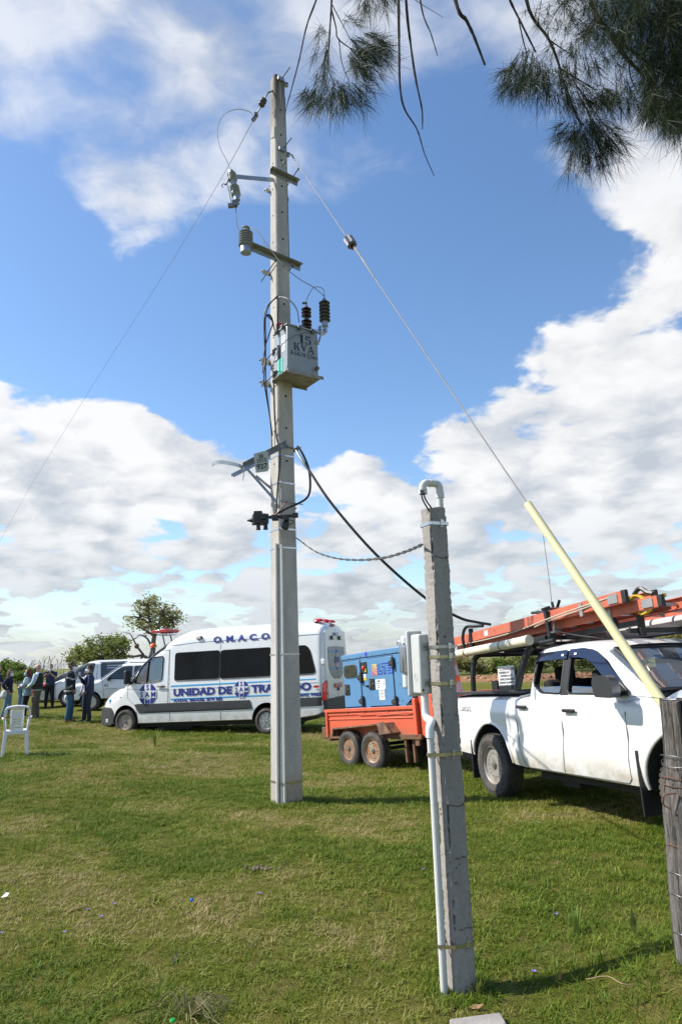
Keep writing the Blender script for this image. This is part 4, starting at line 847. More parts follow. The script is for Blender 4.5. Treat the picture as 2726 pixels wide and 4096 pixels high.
# meter box, seen from behind: body on the post's left face, gasket frame, door beyond
zb0, zb1 = zs(1680, 2781), zs(1680, 2534); zm = (zb0+zb1)/2; hb = zb1-zb0
mb = thing('meter_box', 'light grey plastic meter box on the left face of the short post', 'meter box', S0)
BOXG = M('box_grey', (.50, .51, .50), .45, 0, .04, 6); BOXL = M('box_light', (.66, .67, .66), .4, 0, .03, 6); DOORG = M('door_grey', (.55, .57, .60), .35, 0, .03)
x1 = -SW/2+.016; xl = x1-.066
b = MB(); b.box(sp_((x1+xl)/2, -.106, zm), (x1-xl, .10, hb), SM); b.build('body', BOXG, mb, bev=.012, bseg=3)
b = MB(); b.box(sp_((x1+xl)/2-.004, -.168, zm+.004), (x1-xl+.030, .024, hb+.035), SM); b.build('gasket_frame', BOXG, mb, bev=.008)
b = MB(); b.box(sp_((x1+xl)/2-.012, -.207, zm+.012), (x1-xl+.024, .052, hb-.03), SM); b.build('door', DOORG, mb, bev=.012, bseg=3)
b = MB(); b.box(sp_((x1+xl)/2-.028, -.20, zm+.035), (x1-xl+.020, .05, .16), SM); b.build('meter_window', glass('window_plastic', (.8, .82, .85), .25, .15), mb, bev=.006)
for z in (zs(1730, 2588), zs(1735, 2735)):
    b = MB(); b.box(sp_(x1-.028, -.054, z+.002), (.034, .004, .040), SM); o = b.build('bracket_tab', STEEL, mb, sm=0, bev=.002); b = MB(); b.lathe([(.008, 0), (.008, .006)], sp_(x1-.032, -.052, z+.002), SN, 8); b.build('bolt', STEELD, o)
for u, z in ((-.028, .10), (-.028, -.01)):
    b = MB(); b.lathe([(.0125, 0), (.0125, .0012)], sp_(x1+u-.012, -.056, zm+z), SN, 16); b.build('knockout', M('knock_grey', (.42, .43, .42), .5, 0, .03), mb)
b = MB(); b.lathe([(.006, 0), (.006, .002)], sp_(xl+.012, -.056, zb0+.022), SN, 10); b.build('plug', HOLE, mb)
b = MB(); P = [sp_(xl-.0008, -.106+.015*math.cos(a), zm-.07+.02*math.sin(a)) for a in np.linspace(0, 6.2, 14)]; b.tube(P, .0012, 4); b.build('knockout', M('knock_grey'), mb)
# lower conduit: coupling, elbow and pipe down to the turf
lc = thing('conduit_pipe', 'cream plastic conduit pipe running down beside the short post', 'conduit', S0)
ze = zs(1700, 2850); u0 = xl+.034
b = MB(); b.lathe([(.020, 0), (.020, .105)], sp_(u0, -.085, ze-.005), n=14); b.tube(cr([sp_(u0, -.085, ze+.01), sp_(u0+.0, -.082, ze-.020), sp_(u0-.002, -.066, ze-.038), sp_(u0-.006, -.035, ze-.044), sp_(u0-.008, -.012, ze-.052), sp_(PIPE0.dot(SR), .004, ze-.075), sp_(PIPE0.dot(SR), .005, ze-.11)], 5), .021, 14); b.lathe([(.0235, 0), (.0235, .036)], sp_(PIPE0.dot(SR), .005, ze-.125), n=14); b.build('elbow', PVCW, lc)
b = MB(); b.tube([sp_(PIPE0.dot(SR), .005, ze-.10), sp_(PIPE0.dot(SR)+.002, .004, 1.), sp_(PIPE0.dot(SR)-.002, .006, -.08)], .0185, 14); b.build('pipe', PVC, lc)

# ------------------------------------------------------------------ weathered wooden fence post
def wood(name):
    m = bpy.data.materials.new(name); m.use_nodes = True; nt = m.node_tree; b = nt.nodes['Principled BSDF']; q = N(nt)
    o = q.n('ShaderNodeTexCoord').outputs['Object']; s = q.v('MULTIPLY', o, (1, 1, .045))
    s = q.v('ADD', s, q.v('SCALE', q.v('SUBTRACT', q.n('ShaderNodeTexNoise').outputs['Color'], (.5, .5, .5)), .02))
    g1 = q.noise(s, 95, 6, .7); g2 = q.noise(s, 28, 4, .6); g3 = q.noise(o, 5, 4)
    c = q.mix(q.ss(g1, .3, .7), (.035, .032, .029), (.215, .20, .185)); c = q.mix(q.ss(g3, .45, .7, 0., .4), c, (.15, .115, .085)); c = q.mix(q.ss(g2, .38, .46, .95, 0.), c, (.03, .025, .02))
    q.put(c, b.inputs['Base Color']); b.inputs['Roughness'].default_value = .9; b.inputs['Specular IOR Level'].default_value = .2
    bp = q.n('ShaderNodeBump'); bp.inputs['Strength'].default_value = 1.; bp.inputs['Distance'].default_value = .012
    q.put(q.m('ADD', q.m('MULTIPLY', q.ss(g2, .32, .48), .8), g1), bp.inputs['Height']); q.put(bp.outputs[0], b.inputs['Normal']); return m
WOOD = wood('grey_wood')
wp0 = gp(2792, 3832); wp = thing('fence_post', 'weathered grey wooden fence post wound with rusty wire at the right edge', 'fence post', wp0)
wt = at(2735, 2800, wp0.y); hwp = wt.z-wp0.z; lean = Vector((wt.x-wp0.x, 0, 0))/hwp
b = MB(); V = []; nzr = 60; m_ = 56
for i in range(nzr+1):
    z = -.2+(hwp+.2)*i/nzr; t = max(0, z/hwp); R0_ = .092+.020*t+.009*math.sin(z*5.1)+.012*math.exp(-((z-.62)/.12)**2)
    for j in range(m_):
        a = 2*math.pi*j/m_; rr_ = R0_*(1+.05*math.sin(2*a+1)+.03*math.sin(5*a+z*.8))
        for a0, dp, wd in ((-2.2, .028, .055), (-1.75, .02, .05), (-1.35, .03, .06), (-2.65, .018, .05), (-.9, .02, .06), (.5, .03, .08), (2.2, .03, .08)):
            da = (a-a0-.05*math.sin(z*4+a0)+math.pi) % (2*math.pi)-math.pi; rr_ -= dp*math.exp(-(da/wd)**2)*(.4+.6*math.sin(z*3.3+a0*5)**2)
        rr_ += rng.normal(0, .0008); e = 0 if i < nzr else .006*math.sin(a*3)+.004*rng.normal()
        V.append(Vector((rr_*math.cos(a), rr_*math.sin(a), z+e))+lean*z)
b.add(V, [(i*m_+j, i*m_+(j+1) % m_, (i+1)*m_+(j+1) % m_, (i+1)*m_+j) for i in range(nzr) for j in range(m_)]+[tuple(nzr*m_+j for j in range(m_))]); b.build('trunk', WOOD, wp, sm=50)
RUST = M('rusty_wire', (.16, .08, .05), .8, .4, .3, 20); WIRE = M('wire_grey', (.15, .15, .155), .45, .7, .1)
for k, (py, dz_, m, dd) in enumerate(((3048, .02, WIRE, 0), (3056, -.02, WIRE, .0), (3155, .0, RUST, .1), (3160, -.03, RUST, .0), (3470, -.05, RUST, .0), (3600, -.06, WIRE, .0), (3690, -.06, WIRE, .0), (3835, -.05, WIRE, 0))):
    z = at(2700, py, wp0.y-.1).z-wp0.z; t = z/hwp; R0_ = .092+.020*t+.006
    b = MB(); b.tube([Vector((R0_*1.03*math.cos(a), R0_*1.03*math.sin(a), z+dz_*math.sin(a+1.2)*1.5))+lean*z for a in np.linspace(-3.3, 2.9, 26)], .0022 if m is RUST else .0014, 5); b.build('wire_wrap', m, wp)
b = MB(); b.tube([Vector((.1, -.09, hwp-.02))+lean*hwp, Vector((-.03, -.03, hwp+.012))+lean*hwp, Vector((-.10, .02, hwp+.01))+lean*hwp, Vector((-.2, .15, hwp+.02))+lean*hwp], .002, 4); b.build('wire_wrap', WIRE, wp)
z = at(2660, 3160, wp0.y).z-wp0.z; b = MB(); b.tube(cr([Vector((-.10, -.08, z))+lean*z, Vector((-.15, -.07, z-.01))+lean*z, Vector((-.155, -.06, z-.05))+lean*z, Vector((-.13, -.07, z-.07))+lean*z]), .004, 5); b.build('wire_tail', RUST, wp)

# ------------------------------------------------------------------ slab and litter in the turf
c0 = gp(1920, 4085); b = MB(); b.prism([(-.17, -.30), (.13, -.28), (.10, .055), (-.13, .01)], (0, 0, 0), (1, 0, 0), (0, 1, 0), (0, 0, .035)); o = b.build('concrete_slab', POSTC, bev=.006); o.location = c0-Vector((.01, .045, .005)); tag(o, 'pale concrete slab corner sunk in the turf at the bottom edge', 'slab')
def litter(name, label, cat, px, py, shape, mat, group=None):
    p = gp(px, py); o = shape.build(name, mat, sm=0, fix=False); o.location = p+Vector((0, 0, .014)); return tag(o, label, cat, group)
litter('bottle_cap', 'small blue bottle cap lying in the grass left of centre', 'bottle cap', 765, 3610, MB().lathe([(.010, 0), (.012, .002), (.012, .010), (.009, .014)], (0, 0, 0), (.6, -.5, .6), 12), M('blue_plastic', (.01, .16, .65), .35, 0, .05))
litter('green_cap', 'green plastic cap at the bottom edge near the dry clump', 'bottle cap', 690, 4100, MB().lathe([(.012, 0), (.014, .004), (.008, .012)], (0, 0, 0), (.2, -.2, 1), 12), M('green_plastic', (.01, .35, .06), .3, 0, .05))
litter('paper_scrap', 'torn white paper scrap in the grass at the left edge', 'paper', 20, 3596, MB().add([(-.02, -.014, 0), (.02, -.01, .007), (.024, .014, .02), (.0, .017, .024), (-.017, .014, .007)], [(0, 1, 2, 3, 4)]), M('paper', (.8, .82, .85), .7, 0, .02))
def leaf(label, px, py, s, m, seed, name='dry_leaf', cat='leaf'):
    r = random.Random(seed); a = r.uniform(0, 6.28); u = Vector((math.cos(a), math.sin(a), .15)); v = Vector((-math.sin(a), math.cos(a), .25)); 
    P = [u*-1, u*-.4+v*.42, u*.3+v*.36, u*1+Vector((0, 0, .3)), u*.35-v*.35, u*-.4-v*.4]; b = MB(); b.add([p*s for p in P]+[Vector((0, 0, -.1*s))], [(i, (i+1) % 6, 6) for i in range(6)]); return litter(name, label, cat, px, py, b, m)
leaf('curled orange brown leaf on the shaded turf right of the short post', 2235, 3920, .03, M('leaf_orange', (.42, .14, .04), .7, 0, .2), 1)
leaf('dry brown leaf in the grass just below the short post', 1905, 4040, .035, M('leaf_brown', (.22, .13, .06), .8, 0, .2), 2)
leaf('dark leaf lying in the bare grass left of centre below the dry streak', 700, 3845, .035, M('leaf_dark', (.04, .035, .025), .8, 0, .2), 3)
leaf('small orange leaf far up the lawn below the ambulance', 553, 3100, .04, M('leaf_orange'), 4)
FL = M('violet_petal', (.24, .20, .60), .6, 0, .15)
for k, (px, py, wh) in enumerate(((2222, 3667, 'between the fence post and the short post'), (2135, 3898, 'on the shaded turf nearest the short post'), (1692, 3485, 'just left of the short post'), (350, 3647, 'beside the dark leaf at the left'), (458, 3625, 'left of the blue bottle cap'), (405, 3675, 'between two others at the left'), (258, 3738, 'lowest in the left group'), (5, 3742, 'at the left edge of the lawn'), (1040, 3582, 'on the lawn right of the blue bottle cap'))):
    b = MB()
    for j in range(5):
        a = j*1.2566+k; u = Vector((math.cos(a), math.sin(a), .35)); v = Vector((-math.sin(a), math.cos(a), 0)); b.add([(0, 0, 0), (u*.6+v*.35)*.013, u*.016, (u*.6-v*.35)*.013], [(0, 1, 2, 3)])
    litter('violet_flower', 'small violet flower in the grass %s' % wh, 'flower', px, py, b, FL, 'violet flowers in the lawn')
def weed(label, px, py, h, n, seed, m=LT3, lw=.012):
    r = random.Random(seed); b = MB(); p = gp(px, py)
    for _ in range(n):
        a = r.uniform(0, 6.28); l = r.uniform(.1, .45); d = Vector((math.cos(a), math.sin(a), 0)); s = d.cross(Vector((0, 0, 1))); hh = h*r.uniform(.6, 1); x = d*r.uniform(0, .03)
        b.add([x+s*lw*.4, x-s*lw*.4, x+d*l*hh*.4+Vector((0, 0, hh*.55))-s*lw, x+d*l*hh+Vector((0, 0, hh)), x+d*l*hh*.4+Vector((0, 0, hh*.55))+s*lw], [(0, 1, 2, 4), (4, 2, 3)])
    o = b.build('weed', m, sm=0, fix=False); o.location = p; tag(o, label, 'weed', 'broad leaved weeds in the lawn')
weed('tall bright green weed left of the wooden fence post', 2300, 3740, .16, 6, 1); weed('bright green weed with two blades left of the other tall weed', 2375, 3735, .14, 5, 2); weed('dark green weed standing in shade by the fence post', 2545, 3745, .13, 5, 3, LT2, .016); weed('green tuft of broad blades at the foot of the short post', 1905, 3985, .10, 12, 4, LT2, .006); weed('ragged green weed on the left lawn near the bottom', 640, 3990, .10, 14, 5, LT2, .006)
weed('dark thin weed rising in front of the ambulance front wheel', 620, 2985, .45, 9, 6, LT2, .02)
b = MB(); r = random.Random(4)
for _ in range(60):
    a = r.uniform(0, 6.28); d = Vector((math.cos(a), math.sin(a), 0)); b.tube(cr([d*.02, d*r.uniform(.06, .12)+Vector((0, 0, r.uniform(.03, .10))), d*r.uniform(.12, .22)+Vector((0, 0, r.uniform(0, .06)))], 2), .0016, 3)
o = b.build('dry_grass_clump', LT4, sm=0); o.location = gp(745, 4070); tag(o, 'dead straw coloured grass clump at the bottom edge', 'dry grass')
for k, (px, py, l, wh) in enumerate(((1950, 3300, .30, 'beyond the short post'), (2450, 3970, .22, 'in the shaded corner'), (420, 3440, .25, 'on the left lawn'), (2150, 3310, .12, 'right of the bent one beyond the short post'))):
    r = random.Random(k); a = r.uniform(-.6, .4); b = MB(); b.tube(cr([(-l/2, 0, .01), (-l*.1, .03, .025), (l*.2, -.01, .02), (l/2, .03, .012)], 3), .0025, 5); o = b.build('dry_twig', M('twig', (.34, .24, .14), .9, 0, .2)); o.location = gp(px, py)+Vector((0, 0, .025)); o.rotation_euler = (0, 0, a); tag(o, 'dry fallen twig in the grass %s' % wh, 'twig')
dg = gp(1050, 3478); b = MB(); r = random.Random(6)
for k in range(26): x_, y_ = r.gauss(0, .06), r.gauss(0, .03); s_ = r.uniform(.010, .022); b.lathe([(s_*.8, -.02), (s_, .005), (s_*.7, s_*.5), (.003, s_*.8)], (x_, y_, .01), (r.gauss(0, .3), r.gauss(0, .3), 1), 6)
o = b.build('dung_pat', M('dung', (.13, .10, .065), 1, 0, .3, 20, .8, 40)); o.location = dg; tag(o, 'dried brown dung heap on the lawn below the tall pole', 'dung')
# ------------------------------------------------------------------ vehicle materials
VANW = dirty_paint('van_white', (.80, .80, .80), (.42, .38, .28), .35, .75, .22); PICKW = dirty_paint('pickup_white', (.80, .80, .795), (.36, .29, .19), .30, .85, .2, .95); CARW = M('car_white', (.80, .80, .80), .22, 0, .03, 3, coat=.6)
GREYB = M('grey_cladding', (.042, .042, .044), .55, 0, .12, 5); TINT = M('tinted_glass', (.010, .009, .008), .06, 0, .3, 2, spec=.10); SEAL = M('black_seal', (.015, .015, .016), .6); SEAMM = M('panel_gap', (.16, .16, .16), .7)
DARK = M('dark_interior', (.02, .02, .022), .8, 0, .2); INTER = M('grey_interior', (.05, .05, .055), .8, 0, .2); GLASS = glass('clear_glass', (.80, .86, .88), .06); GLASSD = glass('side_glass', (.5, .56, .58), .12)
BLUEL = M('letter_blue', (.025, .035, .24), .4, 0, .06); CYAN = M('stripe_blue', (.03, .34, .66), .4, 0, .05); WHITED = M('decal_white', (.80, .80, .81), .4, 0, .02); REDL = M('lamp_red', (.50, .012, .018), .15, 0, .1, coat=.6); CLEARL = M('lamp_clear', (.70, .70, .70), .1, 0, .05, coat=.7); AMBER = M('lamp_amber', (.75, .22, .02), .15, 0, .1, coat=.6)
TYRE = M('tyre_rubber', (.045, .042, .039), .85, 0, .2, 9, .3, 60, col2=(.12, .10, .08), c2=(.4, .75)); RUSTR = M('rusty_rim', (.26, .15, .085), .75, .2, .3, 9, col2=(.36, .30, .23), c2=(.5, .65)); SILV = M('rim_silver', (.36, .34, .30), .5, .4, .12, 9, col2=(.26, .19, .13), c2=(.48, .7)); DUSTR = M('dusty_rim', (.33, .28, .23), .6, .3, .2, 9)
ALLOY = M('alloy_silver', (.55, .55, .56), .3, .7, .06); CHROME = M('chrome', (.6, .6, .62), .12, 1, .05)
def wheel(par, c, rad, w, side, rimr, m, holes=16, style=0, tread=True):
    """tyre with a dished steel rim; side = +1 when its outer face looks to +y"""
    c = Vector(c); ax = Vector((0, side, 0)); b = MB(); ht = w/2
    b.lathe([(rimr-.005, ht*.55), (rimr+.012, ht*.92), (rimr+(rad-rimr)*.5, ht*1.04), (rad*.955, ht*.90), (rad*.99, ht*.72), (rad, ht*.4), (rad, -ht*.4), (rad*.99, -ht*.72), (rad*.955, -ht*.9), (rimr+.01, -ht*.9), (rimr*.9, -ht*.5)], c, ax, 40)
    if tread:
        for k in range(44):
            a = 2*math.pi*k/44
            for y0, tw in ((ht*.62, .30), (ht*.2, -.2), (-ht*.25, .2)):
                d = Vector((math.cos(a+tw*.1), 0, math.sin(a+tw*.1))); t = Vector((-d.z, 0, d.x)); b.box(c+d*(rad+.002)+ax*y0, (.011, w*.2, rad*.085), Matrix((d, Vector((0, 1, 0)), t)).transposed())
    tyre = b.build('wheel', TYRE, par, sm=30)
    b = MB(); r = rimr
    b.lathe([(r+.004, ht*.60), (r+.008, ht*.84), (r, ht*.86), (r*.93, ht*.70), (r*.90, ht*.12), (r*.80, ht*.05), (r*.74, ht*.50), (r*.60, ht*.58), (r*.46, ht*.44), (r*.36, ht*.40), (r*.30, ht*.55), (r*.26, ht*.60), (.01, ht*.60)], c, ax, 36)
    if style == 1:
        for k in range(7):
            a = 2*math.pi*k/7; d = Vector((math.cos(a), 0, math.sin(a))); t = Vector((-d.z, 0, d.x)); b.box(c+d*r*.62+ax*ht*.66, (r*.7, w*.14, r*.2), Matrix((d, Vector((0, 1, 0)), t)).transposed())
    rim = b.build('rim', m, tyre, sm=40)
    b = MB()
    for k in range(holes):
        a = 2*math.pi*k/holes; d = Vector((math.cos(a), 0, math.sin(a))); b.lathe([(r*.072 if style != 1 else r*.1, 0), (r*.072 if style != 1 else r*.1, .006)], c+d*r*(.67 if style != 1 else .68)+ax*(ht*.545 if style != 1 else ht*.40), (ax+d*.32*(style != 1)), 8)
    b.build('vent_hole', HOLE, tyre, sm=0)
    b = MB()
    for k in range(5): a = 2*math.pi*k/5; d = Vector((math.cos(a), 0, math.sin(a))); b.lathe([(.014, 0), (.012, .018)], c+d*r*.42+ax*ht*.44, ax, 6, BOLT)
    b.lathe([(r*.2, 0), (r*.17, .02), (.01, .024)], c+ax*ht*.58, ax, 14); b.build('hub', BOLT if style != 1 else ALLOY, tyre, sm=30)
    return tyre
def plate_fn(P, X, Z): return flat(P, X, Z)

# ------------------------------------------------------------------ ambulance
vm = frame((-1.742, 19.295, -.22), 160, -1.4)
van = thing('ambulance', 'white high roof ambulance van with blue lettering and dark side windows', 'ambulance', mat=vm)
VL = Loft([(-1.62, 2.62), (-1.56, 2.74), (-1.4, 2.80), (-1.0, 2.835), (1.3, 2.87), (2.2, 2.87), (2.55, 2.84), (2.9, 2.74), (3.3, 2.53), (3.7, 2.29), (4.05, 2.01), (4.35, 1.74), (4.58, 1.47), (4.75, 1.39), (4.95, 1.335), (5.2, 1.24), (5.38, 1.09), (5.47, .93), (5.52, .70), (5.53, .45)],
          [(-1.62, .50), (-1.4, .42), (-.9, .36), (4.9, .33), (5.3, .30), (5.53, .32)], [(-1.62, .90), (-1.58, .955), (-1.5, .985), (3.6, .985), (4.2, .965), (4.7, .925), (5.0, .86), (5.25, .75), (5.42, .62), (5.53, .48)],
          [(0, .95), (.4, .985), (.7, 1.), (1.2, 1.), (1.42, .985), (2.2, .915), (2.6, .875), (3, .84)], .42, 2.5)
b = MB(); VL.body(b, list(np.concatenate([np.linspace(-1.62, -1.3, 7), np.linspace(-1.1, 2.4, 14), np.linspace(2.5, 5.53, 40)])), VANW); body = b.build('body', VANW, None)
cutters = []
def cyl_cut(x, z, r, w=3, m=DARK):
    b = MB(); b.lathe([(r, -w/2), (r, w/2)], (x, 0, z), (0, 1, 0), 40); return b.build('cut', m)
def pr_cut(poly, y0, y1, m=DARK):
    b = MB(); b.prism(poly, (0, y0, 0), (1, 0, 0), (0, 0, 1), (0, y1-y0, 0)); return b.build('cut', m, sm=0)
DW = rr([(3.20, 1.50), (3.18, 2.14), (3.62, 2.13), (3.92, 1.86), (4.14, 1.45), (3.72, 1.43)], .07)
cut(body, [cyl_cut(0, .36, .43), cyl_cut(4.42, .42, .44), pr_cut(DW, -1.2, 1.2)]); body.parent = van
for s in (1, -1):
    b = MB(); VL.patch(b, DW, s, -.010, GLASSD, 8, 8); b.build('door_window', GLASSD, van)
b = MB(); VL.seam(b, DW+[DW[0]], 1, .017, SEAL); VL.seam(b, [(3.70, 1.45), (3.655, 2.12)], 1, .024, SEAL); VL.patch(b, [(4.16, 1.44), (4.36, 1.38), (4.62, 1.30), (4.42, 1.52), (4.2, 1.76), (3.98, 1.95)], 1, .004, SEAL, 8, 3); b.build('window_seal', SEAL, van)
wins = [rr([(2.80, 2.21), (1.385, 2.20), (1.383, 1.44), (2.79, 1.45)], .09), rr([(1.355, 2.20), (-.16, 2.19), (-.17, 1.44), (1.353, 1.44)], .09), rr([(-.24, 2.19), (-1.16, 2.18), (-1.27, 2.05), (-1.43, 1.45), (-.22, 1.44)], .11)]
for wv in wins:
    b = MB(); VL.patch(b, wv, 1, .006, TINT, 8, 10); o = b.build('side_window', TINT, van); b = MB(); VL.seam(b, wv+[wv[0]], 1, .012, SEAL); b.build('frame', SEAL, o)
    b = MB(); VL.patch(b, wv, -1, .006, TINT, 6, 8); b.build('side_window', TINT, van)
b = MB(); VL.top_patch(b, 3.15, 4.52, 3, .012, TINT); b.build('windshield', TINT, van)
# dark lower band, stripes, seams
b = MB(); VL.patch(b, [(4.10, .86), (3.98, .88), (.46, .87), (.40, .64), (3.94, .62)], 1, .012, GREYB, 4, 20); VL.patch(b, [(-.43, .87), (-1.60, .88), (-1.61, .66), (-.46, .65)], 1, .012, GREYB, 4, 12)
for s in (-1,): VL.patch(b, [(3.98, .88), (.46, .87), (.40, .64), (3.94, .62)], s, .012, GREYB, 4, 20)
b.build('side_moulding', GREYB, van)
for z in (1.335, .985):
    b = MB(); VL.patch(b, [(2.90, z), (-1.60, z+.012), (-1.60, z-.028), (2.90, z-.04)], 1, .004, CYAN, 1, 24); b.build('stripe', CYAN, van, sm=0)
b = MB()
for pts in ([(3.05, .62), (3.0, 1.0), (3.0, 2.30), (3.55, 2.30)], [(4.36, 1.40), (4.34, 1.04), (4.16, .9), (4.05, .8), (3.98, .40)], [(3.0, 2.55), (2.93, .4)], [(1.37, 2.72), (1.36, .38)], [(-1.53, 2.6), (-1.55, .9)], [(3.3, 2.40), (2.2, 2.46), (-1.5, 2.45)], [(4.34, 1.30), (3.4, 1.235), (2.95, 1.235)], [(3.65, 2.34), (3.0, 2.60), (2.2, 2.72), (1.0, 2.76)], [(2.90, 1.225), (1.4, 1.225)], [(1.34, 1.225), (-1.55, 1.235)]):
    VL.seam(b, pts, 1, .005, SEAMM)
b.build('panel_gap', SEAMM, van)
SF = lambda x0, z0, off=.008: (lambda u, v: (x0-u, VL.y(x0-u, z0+v)+off, z0+v))
for s, x0, z0, sz, bo, wd in (('O. M. A. C. O.', 1.60, 2.415, .235, .009, 1.76), ('UNIDAD DE', 2.81, 1.055, .258, .013, 1.82), ('TRASLADO', .41, 1.062, .258, .013, 1.70), ('AVDA. BRASIL 879 BIS', 2.80, .890, .112, .0055, 1.52), ('4642 9985', -.92, .905, .112, .0055, .64)):
    text('lettering', s, sz, BLUEL, van, SF(x0, z0, .011 if z0 > 2 else .008), bo, width=wd)
def sam(x, z, R1):
    o_ = MB(); c_ = [(x+R1*math.cos(a), z+R1*math.sin(a)) for a in np.linspace(0, 2*math.pi, 33)[:-1]]; VL.patch(o_, c_, 1, .007, BLUEL, 10, 6); e = o_.build('emblem', BLUEL, van, sm=0)
    o_ = MB(); w = R1*.33; VL.patch(o_, [(x-w, z-R1*.97), (x-w, z+R1*.97), (x+w, z+R1*.97), (x+w, z-R1*.97)], 1, .010, WHITED, 4, 2); VL.patch(o_, [(x-R1*.97, z-w), (x-R1*.97, z+w), (x+R1*.97, z+w), (x+R1*.97, z-w)], 1, .0115, WHITED, 2, 4); o_.build('cross', WHITED, e, sm=0)
    for ch, du, dv in (('S', 0, 1), ('S', 1, 0), ('A', 0, 0), ('M', -1, 0), ('M', 0, -1)):
        text('letter', ch, R1*.68, BLUEL, e, SF(x+du*R1*.64, z+dv*R1*.64-R1*.245, .015), R1*.02, align=.5, sx=1.02)
sam(3.655, 1.125, .30); sam(.71, 1.150, .225)
b = MB(); VL.patch(b, [(5.03+.055*math.cos(a), .995+.055*math.sin(a)) for a in np.linspace(0, 6.283, 17)[:-1]], 1, .006, CYAN, 5, 3); d8 = b.build('round_sticker', CYAN, van, sm=0)
text('letter', '08', .065, BLUEL, d8, SF(5.03, .972, .009), .002, align=.5); text('lettering', 'MOVIL', .03, BLUEL, van, SF(5.03, .905, .006), .001, align=.5)
b = MB(); b.add([(4.62-.12*k/3+.01*j, VL.y(4.6, 1.1)+.006, 1.06+.03*((k+j) % 2)) for k in range(4) for j in range(2)], [(0, 1, 3, 2), (2, 3, 5, 4), (4, 5, 7, 6)]); b.build('badge', CHROME, van, sm=0)
# lamps, handle, mirror, bumper, light bar
b = MB(); VL.patch(b, rr([(5.10, 1.20), (5.36, 1.05), (5.45, .86), (5.36, .80), (5.27, .98), (5.08, 1.12)], .03), 1, .008, CLEARL, 8, 6); VL.patch(b, rr([(5.12, 1.18), (5.30, 1.06), (5.28, 1.00), (5.10, 1.11)], .02), 1, .012, AMBER, 4, 4); b.build('headlight', CLEARL, van)
b = MB(); VL.patch(b, [(4.86+.08*math.cos(a), 1.09+.03*math.sin(a)) for a in np.linspace(0, 6.283, 17)[:-1]], 1, .012, CLEARL, 4, 4); b.build('side_repeater', CLEARL, van)
b = MB(); y_ = VL.y(3.2, 1.32); b.box((3.20, y_+.03, 1.325), (.26, .035, .035)); b.build('door_handle', BLACKP, van, bev=.012); b = MB(); VL.patch(b, [(3.19+.07*math.cos(a), 1.32+.06*math.sin(a)) for a in np.linspace(0, 6.283, 17)[:-1]], 1, .005, M('cup_grey', (.55, .55, .55), .3), 4, 4); b.build('handle_cup', None, van)
b = MB(); y_ = VL.y(4.2, 1.5); b.box((4.27, y_+.13, 1.62), (.11, .20, .38), Matrix.Rotation(-.25, 3, 'Z')); b.bar((4.25, y_-.02, 1.46), (4.26, y_+.12, 1.46), .09, .07); b.build('mirror', BLACKP, van, bev=.035, bseg=3)
b = MB(); b.box((4.27, -y_-.13, 1.62), (.11, .20, .38)); b.bar((4.25, -y_+.02, 1.46), (4.26, -y_-.12, 1.46), .09, .07); b.build('mirror', BLACKP, van, bev=.035, bseg=3)
b = MB(); VL2 = Loft([(4.86, .74), (4.95, .86), (5.3, .87), (5.56, .84), (5.60, .7)], [(4.86, .36), (5.0, .28), (5.6, .30)], [(x, w+.012) for x, w in VL.Wd if x >= 4.7][:4]+[(5.45, .64), (5.60, .50)], [(0, 1), (1, 1)], .08); VL2.body(b, list(np.linspace(4.86, 5.60, 14)), GREYB); b.build('front_bumper', GREYB, van)
b = MB(); b.box((5.13, VL2.y(5.13, .45)+.004, .44), (.10, .02, .10)); b.build('fog_lamp', CLEARL, van, bev=.02)
b = MB(); b.box((-1.60, 0, .66), (.16, 1.86, .34)); b.box((-1.52, .86, .52), (.22, .16, .28)); b.build('rear_bumper', GREYB, van, bev=.03)
b = MB(); b.box((2.05, VL.y(2.05, 2.585)+.02, 2.585), (.16, .06, .09)); sl_ = b.build('side_lamp', BLACKP, van, bev=.012); b = MB(); b.box((2.05, VL.y(2.05, 2.585)+.053, 2.585), (.13, .01, .065)); b.build('lens', M('lens_cream', (.70, .66, .50), .25), sl_, bev=.004)
b = MB(); b.prism([(3.60, 2.86), (4.10, 2.86), (4.14, 2.91), (4.06, 2.95), (3.56, 2.96), (3.52, 2.91)], (0, -.42, -.01), (1, 0, 0), (0, 0, 1), (0, .62, 0)); lbr = b.build('light_bar', REDL, van, bev=.015)
b = MB(); b.box((3.78, -.12, 2.80), (.36, .50, .04)); b.build('tray', WHITED, lbr, sm=0); b = MB()
for yy_ in (-.3, .1): b.bar((3.80, yy_, 2.87), (3.65, yy_, 2.3), .03, .03)
b.build('post', STEELD, lbr, sm=0)
b = MB(); b.lathe([(.11, 0), (.10, .06), (.06, .11), (.01, .125)], (3.93, .35, 2.53-.10), n=16); b.bar((3.93, .35, 2.45), (3.93, .35, 2.1), .05, .05, m=STEELD); b.build('beacon', M('orange_lens', (.75, .12, .01), .2, 0, .05, coat=.5), van)
for yy_, xx_ in ((.45, -1.36), (.05, -1.38), (-.35, -1.38)):
    b = MB(); b.lathe([(.15, 0), (.14, .03), (.09, .07), (.01, .085)], (xx_, yy_, 2.795), n=18); o = b.build('roof_beacon', REDL, van)
